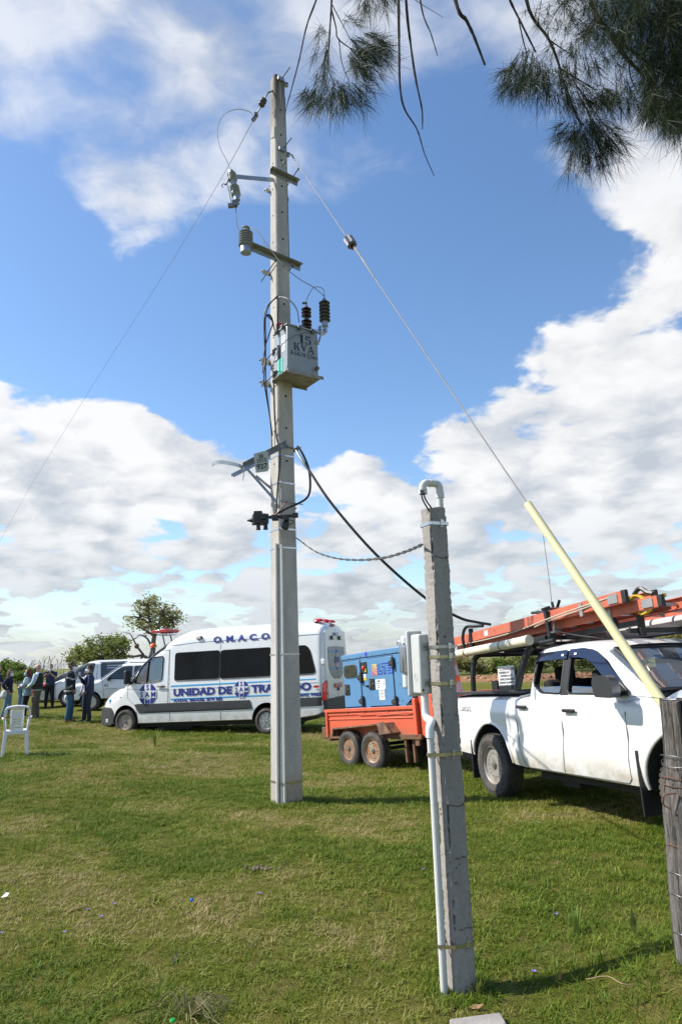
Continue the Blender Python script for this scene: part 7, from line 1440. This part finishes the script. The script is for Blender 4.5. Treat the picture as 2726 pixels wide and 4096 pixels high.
        for e in (1, -1): b.tube([hv(.07, e*.055, -.03-drop), hv(.02, e*.074, -.01), hv(-.015, e*.080, .01)], .004, 5)
        b.build(name, M('mask_%s' % name+str(col), col, .8, 0, .04), P)
    def glasses():
        b = MB()
        for e in (1, -1): b.lathe([(.020, 0), (.021, .004)], hv(.094, e*.032, .022), Hq @ Vector((1, e*.15, 0)), 10); b.tube([hv(.096, e*.05, .024), hv(.0, e*.078, .024)], .004, 4)
        b.tube([hv(.1, -.012, .026), hv(.1, .012, .026)], .004, 4); b.build('sunglasses', BLACKP, P)
    return P, mask, glasses, dict(top=to, hv=hv, hd=hd, sh=sh, el=el, ha=ha)
DOWN = lambda s, x=.04: ((x-.03, s*.25, 1.14), (x+.04, s*.26, .90))
# 1 woman in a navy jumper
p, mask, _, k = person('person in a navy jumper and blue jeans with a white shoulder bag, leftmost', 28, 2873, 2679, 8, (((-.08, .30, 1.18), (.05, .19, 1.00)), ((-.10, -.33, 1.19), (.02, -.20, 1.01))), 'light', (.008, .012, .032), (.13, .24, .33), (.28, .14, .05), (.09, .035, .02), ((.0, .12), (-.16, -.10)), fem=True, headyaw=-20); mask((.55, .68, .80))
b = MB(); b.tube(cr([(-.02, .12, 1.44), (.10, -.02, 1.28), (-.02, -.18, 1.05), (-.06, -.24, .95)], 5), .014, 5); b.build('strap', M('bag_strap', (.6, .6, .56), .8), p)
b = MB(); eloft(b, [((-.08, -.27, .70), (.07, 0, 0), (0, .06, 0)), ((-.08, -.29, .80), (.12, 0, 0), (0, .09, 0)), ((-.07, -.27, .95), (.11, 0, 0), (0, .07, 0)), ((-.06, -.25, 1.02), (.06, 0, 0), (0, .03, 0))]); bag = b.build('bag', M('bag_cloth', (.55, .56, .52), .85, 0, .15, 12, col2=(.35, .26, .15), c2=(.55, .6)), p)
b = MB(); eloft(b, [((0, 0, .875), (.152, 0, 0), (0, .205, 0)), ((0, 0, .905), (.152, 0, 0), (0, .205, 0))]); b.build('hem', M('hem_yellow', (.6, .45, .06), .8), p)
# 2 man in a light shirt, back to the camera
p, mask, _, k = person('person in a pale blue shirt and light jeans seen from behind, between the two women', 84, 2834, 2664, 80, (DOWN(1), ((.12, -.27, 1.17), (.26, -.14, 1.08))), 'tan', (.50, .55, .72), (.16, .27, .38), (.02, .02, .025), (.018, .014, .012), ((.06, .12), (-.05, -.14)), headyaw=-10)
# 3 woman in a denim jacket
p, mask, _, k = person('person in a pale denim jacket with long auburn hair and crossed arms', 103, 2873, 2677, 188, (((.06, .25, 1.18), (.24, -.02, 1.18)), ((.05, -.24, 1.17), (.22, .05, 1.13))), 'light', (.30, .41, .48), (.012, .014, .022), (.62, .62, .62), (.12, .03, .015), ((.02, .08), (.06, -.10)), fem=True, long=.10, headyaw=8, bulk=1.08); mask((.22, .48, .66))
# 4 bald man in a vest
p, mask, gl, k = person('bald person in a dark olive vest holding a white folder', 143, 2874, 2657, 184, (((.06, .25, 1.16), (.27, .08, 1.03)), ((.05, -.25, 1.15), (.27, -.06, 1.02))), 'light', (.46, .58, .66), (.115, .10, .078), (.07, .045, .03), (.35, .3, .27), ((.06, .10), (-.02, -.10)), bald=True, bulk=1.12); mask((.02, .02, .022)); gl()
b = MB(); w = 1.13*1.16; eloft(b, [((0, 0, .93), (.132*w, 0, 0), (0, .178*w, 0)), ((0, 0, 1.15), (.126*w, 0, 0), (0, .165*w, 0)), ((0, 0, 1.33), (.128*w, 0, 0), (0, .172*w, 0)), ((0, 0, 1.44), (.10*w, 0, 0), (0, .125*w, 0)), ((0, 0, 1.47), (.075, 0, 0), (0, .085, 0))]); fuse(b, 'vest', M('vest_olive', (.022, .026, .018), .9, 0, .15), p, .014, 1)
b = MB(); b.box((.30, 0, 1.13), (.015, .22, .30), Matrix.Rotation(.12, 3, 'Y')); o = b.build('folder', M('folder_white', (.62, .63, .66), .6), sm=0); o.matrix_world = p.matrix_world.copy(); tag(o, 'white folder held flat in front of the bald person', 'folder')
b = MB()
for s in (1, -1): b.box((.03, s*.175, .62), (.15, .03, .17))
b.build('cargo_pocket', M('pocket_khaki', (.11, .095, .075), .9), p, bev=.01)
# 5 man taking a photo
p, mask, gl, k = person('person in a navy polo and black trousers raising a phone with both hands', 196, 2831, 2657, -92, (((.08, .27, 1.21), (.24, .09, 1.38)), ((.08, -.28, 1.21), (.24, -.06, 1.38))), 'light', (.018, .032, .075), (.010, .011, .014), (.02, .02, .022), (.05, .04, .035), ((.03, .16), (-.04, -.16)), sleeves=.5, bulk=1.08); mask((.55, .68, .80), drop=.05)
b = MB(); b.box((.33, 0, 1.43), (.014, .15, .075)); o = b.build('phone', BLACKP, bev=.004); o.matrix_world = p.matrix_world.copy(); tag(o, 'black phone held up by the person in a navy polo', 'phone')
# 6 man in a dark work jacket
p, mask, gl, k = person('person in a dark work jacket with grey reflective bands and blue jeans', 275, 2888, 2648, 12, (((-.06, .28, 1.17), (.03, .25, .93)), ((-.03, -.29, 1.16), (.10, -.25, .93))), 'brown', (.012, .019, .028), (.035, .095, .17), (.17, .07, .035), (.010, .009, .009), ((.03, .10), (-.04, -.10)), long=.10, bulk=1.14, headyaw=-15); mask((.72, .73, .74)); gl()
REF = M('reflective_band', (.34, .34, .32), .4, .1, .1)
for z, a_, w_ in ((1.24, .158, .224), (.90, .178, .242)):
    b = MB(); eloft(b, [((0, 0, z-.025), (a_, 0, 0), (0, w_, 0)), ((0, 0, z+.025), (a_, 0, 0), (0, w_, 0))], 20); b.build('reflective_band', REF, p)
b = MB()
for i in (0, 1):
    sh, el, ha = k['sh'][i], k['el'][i], k['ha'][i]
    for a_, c_, t, r_ in ((sh, el, .62, .083), (el, ha, .55, .070)):
        q_ = Vector(a_).lerp(c_, t); d = (Vector(c_)-Vector(a_)).normalized(); b.lathe([(r_, -.022), (r_, .022)], q_, d, 14)
b.build('sleeve_band', REF, p); b = MB()
for s in (1, -1): b.tube(cr([(.145, s*.10, 1.22), (.15, s*.10, 1.34), (.08, s*.11, 1.47), (-.05, s*.10, 1.47), (-.145, s*.10, 1.34), (-.145, s*.10, 1.22)], 3), .012, 5)
b.build('brace_band', REF, p)
# 7 man in a navy pullover
p, mask, gl, k = person('person in a navy zip pullover with white mask, next to the ambulance bumper', 352, 2887, 2660, 205, (((.02, .28, 1.17), (.10, .19, .95)), ((.10, -.27, 1.17), (.26, -.12, 1.34))), 'brown', (.014, .022, .062), (.020, .024, .034), (.02, .03, .028), (.010, .009, .009), ((-.03, .11), (.12, -.08)), long=.06, bulk=1.10, headyaw=25); mask((.74, .75, .76))
b = MB(); b.prism([(-.07, -.10), (.07, -.10), (.08, .12), (-.06, .12)], (.30, -.10, 1.42), (.5, .8, 0), (0, 0, 1), (.006, 0, 0)); o = b.build('papers', M('paper'), sm=0); o.matrix_world = p.matrix_world.copy(); tag(o, 'white papers in the raised hand of the person in a navy pullover', 'papers')
b = MB(); b.lathe([(.03, 0), (.03, .004)], (.155, .05, 1.30), (1, .2, 0), 14); b.build('chest_badge', CYAN, p)
# 8 person half hidden behind, 9 the arm at the edge
p, mask, gl, k = person('person in a white shirt mostly hidden behind the navy pullover', 344, 2872, 2672, 170, (DOWN(1), ((.06, -.25, 1.17), (.22, -.10, 1.22))), 'brown', (.62, .62, .70), (.03, .045, .09), (.02, .03, .06), (.05, .05, .05), ((0, .1), (.12, -.1)))
p, mask, gl, k = person('person in dark blue cut off by the left photo edge', -22, 2868, 2660, 0, (((.02, .3, 1.15), (.18, .2, 1.10)), ((.05, -.32, 1.17), (.20, -.22, 1.14))), 'light', (.012, .016, .035), (.03, .04, .06), (.05, .04, .03), (.03, .02, .02))

# ------------------------------------------------------------------ vehicles parked behind
def parked(label, o, yaw, top, bot, Wd, g, rc, wins, m, wheels, cat='car', name='parked_car', extra=None, pit=0.):
    mt = frame(o, yaw, pit); t = thing(name, label, cat, mat=mt, group='vehicles parked behind the people'); L_ = Loft(top, bot, Wd, g, rc)
    x0, x1 = top[0][0], top[-1][0]; b = MB(); L_.body(b, list(np.linspace(x0, x1, 56)), m); bd = b.build('body', m); cut(bd, [cyl_cut(x, .36, .40) for x in wheels]); bd.parent = t
    for wv in wins:
        b = MB(); L_.patch(b, rr(wv, .05), 1, .006, M('car_glass', (.06, .075, .08), .06, 0, .3, 2, coat=.3), 6, 6); o_ = b.build('window', M('car_glass'), t); b = MB(); L_.seam(b, rr(wv, .05)+[rr(wv, .05)[0]], 1, .014, SEAL); b.build('frame', SEAL, o_)
    for x in wheels:
        for s in (1, -1): wheel(t, (x, s*(L_.I(Wd, x)-.12), .34), .345, .22, s, .22, ALLOY, 6, 1, tread=False)
    return t, L_, mt
G9 = [(0, .95), (.5, .99), (.8, 1), (1.0, .97), (1.15, .93), (1.7, .80), (2, .74)]
# minivan
mo = gp(440, 2806); wgl = Vector((.0, 0, 0))
mp_ = at(458, 2790, 31.0); mo = Vector((mp_.x, 31.0, gzf(mp_.x, 31.0)))
t, L_, mt = parked('white delivery minivan with sliding door window, behind the smaller white pickup', mo, 188, [(-2.3, 1.6), (-2.2, 1.83), (-1.5, 1.90), (.7, 1.90), (1.05, 1.84), (1.55, 1.58), (1.98, 1.20), (2.3, 1.08), (2.65, .90), (2.78, .7), (2.80, .5)], [(-2.3, .4), (2.5, .28), (2.8, .35)], [(-2.3, .85), (-2.1, .93), (1.6, .93), (2.2, .88), (2.55, .76), (2.8, .5)], G9, .24,
    [[(1.62, 1.25), (1.40, 1.55), (1.02, 1.76), (.72, 1.76), (.80, 1.20)], [(.48, 1.76), (-.55, 1.76), (-.55, 1.15), (.42, 1.15)], [(-.72, 1.76), (-1.7, 1.74), (-1.7, 1.15), (-.72, 1.15)]], CARW, (1.75, -1.3), 'van', 'parked_van')
b = MB(); L_.top_patch(b, 1.05, 1.92, 3, .012, M('car_glass')); b.build('windshield', M('car_glass'), t); b = MB(); L_.seam(b, [(.62, 1.82), (.60, .5)], 1, .008, SEAMM); L_.seam(b, [(-.63, 1.82), (-.63, .5)], 1, .008, SEAMM); L_.seam(b, [(.55, 1.80), (-.6, 1.80)], 1, .02, SEAL); b.build('panel_gap', SEAMM, t)
b = MB(); L_.patch(b, rr([(2.30, .98), (2.62, .84), (2.66, .72), (2.40, .80)], .03), 1, .01, CLEARL, 4, 4); b.build('headlight', CLEARL, t); b = MB(); b.box((2.74, .42, .46), (.06, .22, .08)); b.build('fog_lamp', CLEARL, t, bev=.02); b = MB(); b.box((2.79, 0, .58), (.03, .7, .10)); b.build('grille', M('grille_black'), t, sm=0)
b = MB()
for k_ in range(9): b.box((-.1, L_.y(-.1, 1.5)+.012, 1.25+.05*k_), (.62, .006, .025), None, M('flag_blue', (.05, .12, .5), .7) if k_ % 2 else WHITED)
b.build('flag', WHITED, t, sm=0)
# white pickup numbered 02
hp = at(545, 2790, 27.5); ho = Vector((hp.x, 27.5, gzf(hp.x, 27.5)))
t, L_, mt = parked('white pickup numbered 02 parked close behind the ambulance nose', ho, 192, [(-3.0, 1.05), (-1.35, 1.06), (-1.3, 1.1), (-1.15, 1.60), (-.8, 1.72), (.25, 1.74), (.55, 1.70), (.95, 1.42), (1.32, 1.15), (1.8, 1.10), (2.2, 1.02), (2.42, .85), (2.50, .6)], [(-3.0, .5), (2.2, .42), (2.5, .45)], [(-3, .88), (-2.8, .91), (1.5, .92), (2.1, .88), (2.5, .62)], G9, .16,
    [[(1.02, 1.17), (.72, 1.42), (.45, 1.60), (.12, 1.61), (.12, 1.12)], [(.02, 1.61), (-.75, 1.60), (-.92, 1.12), (.02, 1.12)]], CARW, (1.58, -1.5), 'pickup', 'parked_pickup')
b = MB(); L_.top_patch(b, .50, 1.25, 3, .012, M('car_glass')); b.build('windshield', M('car_glass'), t); b = MB(); L_.seam(b, [(1.18, 1.12), (1.12, .8), (1.1, .5)], 1, .007, SEAMM); L_.seam(b, [(.07, 1.10), (.05, .5)], 1, .007, SEAMM); b.build('panel_gap', SEAMM, t)
b = MB(); b.box((.92, L_.y(.9, 1.14)+.13, 1.17), (.12, .22, .15)); b.build('mirror', BLACKP, t, bev=.04)
text('lettering', '02', .16, INK, t, lambda u, v: (1.10-u, L_.y(1.10-u, .88+v)+.008, .88+v), .001); b = MB(); b.box((.85, L_.y(.9, .82)+.006, .80), (.45, .006, .015)); b.build('lettering_line', M('mark_grey', (.3, .3, .3), .6), t, sm=0)
b = MB(); L_.patch(b, rr([(2.02, 1.0), (2.38, .88), (2.44, .76), (2.15, .80)], .03), 1, .012, CLEARL, 4, 4); b.build('headlight', CLEARL, t); b = MB(); b.box((2.46, 0, .80), (.08, .8, .16)); b.build('grille', CHROME, t, bev=.02); b = MB(); b.box((2.46, 0, .50), (.16, 1.3, .24)); b.build('front_bumper', CARW, t, bev=.05); b = MB(); b.prism([(0, 0), (.22, -.06), (.2, .1), (.06, .12)], (2.40, .70, .48), (-.8, .4, 0), (0, 0, 1), (.08, .12, 0)); b.build('fog_recess', SEAL, t, sm=0)
# red car with a ladder rack further back
rp = at(300, 2760, 35); ro = Vector((rp.x, 35, gzf(rp.x, 35)))
RED = M('car_red', (.50, .02, .02), .25, 0, .04, 3, coat=.6)
t, L_, mt = parked('red car with dark windshield almost hidden behind the white minivan', ro, 188, [(-1.8, .9), (-1.6, 1.30), (-1.2, 1.46), (.1, 1.48), (.5, 1.36), (1.1, .98), (1.7, .88), (1.95, .7), (2.0, .5)], [(-1.8, .3), (2.0, .3)], [(-1.8, .7), (-1.5, .82), (1.4, .82), (2.0, .55)], G9, .18, [[(.85, 1.0), (.35, 1.36), (-.25, 1.38), (-.25, .95)], [(-.35, 1.38), (-1.1, 1.34), (-1.3, .98), (-.35, .95)]], RED, (1.3, -1.2))
b = MB(); L_.top_patch(b, .15, 1.0, 3, .012, M('car_glass')); b.build('windshield', M('car_glass'), t)
rp = at(450, 2760, 37); ro = Vector((rp.x, 37, gzf(rp.x, 37)))
t, L_, mt = parked('dark red utility truck with a ladder on its roof rack behind the white minivan', ro, 186, [(-2.4, 1.0), (-1.2, 1.05), (-1.1, 1.5), (-.8, 1.68), (.3, 1.70), (.6, 1.6), (1.2, 1.12), (2.0, 1.02), (2.3, .8), (2.35, .5)], [(-2.4, .4), (2.35, .4)], [(-2.4, .85), (1.6, .88), (2.35, .6)], G9, .16, [[(.95, 1.15), (.5, 1.55), (.05, 1.57), (.05, 1.1)]], RED, (1.5, -1.4), 'truck', 'parked_truck')
b = MB(); b.bar((-1.0, .5, 2.12), (2.2, .5, 2.14), .05, .14); b.bar((-1.0, 0, 2.12), (2.2, 0, 2.14), .05, .14); b.build('roof_ladder', M('ladder_dark_red', (.28, .06, .03), .6), t, sm=0); b = MB()
for x in (-.5, 1.0):
    for y in (0, .55): b.bar((x, y, 1.0), (x, y, 2.35), .05, .05)
b.build('rack_post', RACK, t, sm=0); b = MB(); b.box((1.45, .45, 2.28), (.35, .1, .14), None, M('bag_cloth')); b.box((1.58, .42, 2.28), (.1, .12, .12), None, YEL); b.build('rack_load', YEL, t, sm=0)
# ------------------------------------------------------------------ conifer branches hanging into the top of the view
NEED = leafmat('needle_green', (.013, .026, .006), (.036, .056, .014), .2, .5); TWIG = M('twig_bark', (.035, .026, .02), .9, 0, .3, 15, .4, 40)
cas = thing('conifer_tree', 'dark drooping conifer branches with long needles hanging into the top right', 'tree', (5.2, 2.2, gzf(5.2, 2.2))); CO_ = Vector(cas.location)
T = lambda px, py, Y=5.6: at(px, py, Y)-CO_
b = MB(); P = cr([(0, 0, -.2), (.05, .1, 2.5), (-.1, .5, 5.5), (-.3, 1.2, 8.5), (-.2, 1.6, 12)], 5); b.tube(P, list(np.linspace(.24, .06, len(P))), 12); b.build('trunk', BARK, cas)
b = MB(); hub = T(2300, -700, 5.2)
for tip in (T(1300, -420), T(1700, -420), T(2100, -380), T(2420, -300), T(2700, -260)):
    P = cr([Vector((-.25, 1.1, 8.0)), hub.lerp(tip, .2)+Vector((0, 0, .35)), tip], 6); b.tube(P, list(np.linspace(.075, .022, len(P))), 7)
b.build('limb', BARK, cas)
STEMS = [([(1300, -420), (1322, -120), (1328, 0), (1313, 176), (1313, 270), (1339, 342)], .014, .004, 5.6), ([(1326, 30), (1345, 110), (1354, 156), (1421, 207)], .009, .004, 5.55), ([(1330, 20), (1375, 110), (1400, 160)], .005, .003, 5.5), ([(1313, 200), (1280, 300), (1260, 340)], .005, .003, 5.6), ([(1354, 156), (1368, 250), (1395, 330)], .005, .003, 5.6),
         ([(1500, -300), (1480, -40), (1490, 10)], .010, .004, 5.5),
         ([(1700, -420), (1950, -200), (2038, 0), (2075, 83), (2137, 207)], .014, .008, 5.3), ([(2075, 83), (2090, 170), (2105, 230)], .007, .004, 5.25), ([(2100, -380), (2106, 0), (2189, 155), (2230, 249), (2251, 332), (2308, 477), (2330, 500)], .016, .006, 5.5), ([(2230, 270), (2300, 310), (2380, 360)], .008, .004, 5.5), ([(2189, 155), (2240, 190), (2300, 230)], .006, .003, 5.4),
         ([(2420, -300), (2365, 0), (2448, 145), (2510, 238), (2593, 321), (2655, 404)], .024, .010, 5.2), ([(2448, 145), (2560, 230), (2660, 290), (2760, 380)], .013, .006, 5.2), ([(2510, 238), (2520, 310), (2550, 370)], .006, .004, 5.2), ([(2700, -260), (2650, 20), (2700, 240), (2720, 420)], .02, .006, 5.0), ([(2365, 0), (2300, -40), (2240, 60)], .008, .004, 5.3)]
BARE = [([(1275, -60), (1261, 0), (1224, 104), (1198, 238), (1162, 363), (1141, 446), (1143, 513)], .0105, .003, 5.9), ([(1590, -420), (1592, 0), (1596, 187), (1601, 342), (1618, 435), (1665, 518), (1696, 612), (1735, 703)], .015, .003, 5.5), ([(1600, -420), (1621, 0), (1639, 176), (1660, 321), (1686, 435), (1689, 516)], .0155, .005, 5.5), ([(1640, -420), (1681, 0), (1722, 135), (1749, 223)], .010, .004, 5.6), ([(1600, -60), (1660, 0), (1769, 70)], .004, .002, 5.6), ([(1740, -420), (1821, 0), (1867, 83), (1898, 155), (1940, 259)], .0205, .010, 5.4)]
for pts, r0, r1, Yd in STEMS+BARE:
    r = random.Random(int(pts[-1][0])); P = cr([T(x+r.uniform(-3, 3), y, Yd+.04*i) for i, (x, y) in enumerate(pts)], 6); k = len(P); q = [r0+(r1-r0)*(i/(k-1)) for i in range(k)]
    q = [x*r.uniform(.88, 1.22) for x in q]; b = MB(); b.tube(P, q, 7); b.build('branch', TWIG, cas)
# needle sprays: each spray is a short twig with long needles that fan out and droop
V = []; F = []; TWB = MB(); r = random.Random(31)
def spray(p, d, n, ln, spread, droop=.35):
    p = Vector(p); d = Vector(d).normalized(); TWB.tube([p, p+d*ln*.35, p+d*ln*.6-Vector((0, 0, .03))], [.003, .0022, .001], 4)
    for _ in range(n):
        t = r.uniform(0, .62); o = p+d*ln*t; u = (d+Vector((r.gauss(0, 1), r.gauss(0, 1), r.gauss(0, 1)))*spread*1.25).normalized(); l = ln*r.uniform(.4, 1.)
        m = o+u*l*.5-Vector((0, 0, droop*l*.10)); e = o+u*l-Vector((0, 0, droop*l*.42)); s = u.cross(Vector((r.gauss(0, 1), r.gauss(0, 1), r.gauss(0, 1)))).normalized()*r.uniform(.0010, .0017)
        i = len(V); V.extend([o-s, o+s, m+s*.9, m-s*.9, e+s*.25, e-s*.25]); F.extend([(i, i+1, 2+i, 3+i), (3+i, 2+i, 4+i, 5+i)])
def zone(cx, cy, rx, ry, n, dirpx, Yd, ln=.30, k=26, spread=.38, dep=.35):
    """sprays whose bases lie in an oval patch, heading the way the twigs do"""
    for _ in range(int(n*.8)):
        a = r.uniform(0, 6.28); q = 1.15*math.sqrt(r.random()); y_ = Yd+r.uniform(-dep, dep); x, y = cx+rx*q*math.cos(a), cy+ry*q*math.sin(a)
        p = T(x, y, y_); d = (T(x+dirpx[0]+.5*(x-cx), y+dirpx[1]+.5*(y-cy), y_+r.uniform(-.25, .25))-p); spray(p, d, k, ln*r.uniform(.75, 1.15), spread)
zone(1285, 200, 42, 90, 22, (-20, 100), 5.6, .26); zone(1450, 200, 62, 70, 84, (70, 60), 5.55, .26, 30); zone(1310, 360, 62, 45, 44, (-20, 100), 5.6, .28, 30); zone(1400, 350, 60, 40, 28, (60, 70), 5.6, .24); zone(1235, 350, 20, 20, 8, (-50, 90), 5.6, .22)
zone(1500, -30, 60, 40, 34, (10, 80), 5.5, .24); zone(1390, 90, 40, 25, 8, (60, 30), 5.6, .18)
zone(2120, 260, 60, 60, 62, (-20, 100), 5.3, .28, 30); zone(2060, 300, 40, 40, 24, (-60, 70), 5.3, .24); zone(2230, 330, 50, 70, 34, (20, 110), 5.4, .26); zone(2340, 370, 80, 40, 46, (60, 80), 5.5, .28)
zone(2370, 520, 80, 50, 70, (40, 70), 5.5, .28, 30); zone(2290, 510, 50, 30, 22, (-60, 60), 5.5, .24); zone(2340, 600, 60, 30, 26, (10, 100), 5.5, .26)
zone(2330, 170, 110, 90, 60, (20, 80), 5.3, .24); zone(2200, 40, 90, 60, 26, (10, 70), 5.3, .22); zone(2480, 330, 60, 60, 26, (10, 100), 5.3, .26)
for cx, cy, rx, ry, n in ((2520, 60, 140, 90, 120), (2650, 120, 130, 130, 260), (2690, 300, 90, 110, 200), (2640, 380, 60, 60, 60), (2700, 460, 40, 60, 60), (2400, -10, 120, 50, 70), (2680, -20, 130, 80, 160)): zone(cx, cy, rx, ry, n, (10, 70), 5.1, .26, 28, .5, .5)
b = MB(); b.add(V, F, NEED); b.build('needles', NEED, cas, sm=0, fix=False); TWB.build('twigs', TWIG, cas, sm=0)
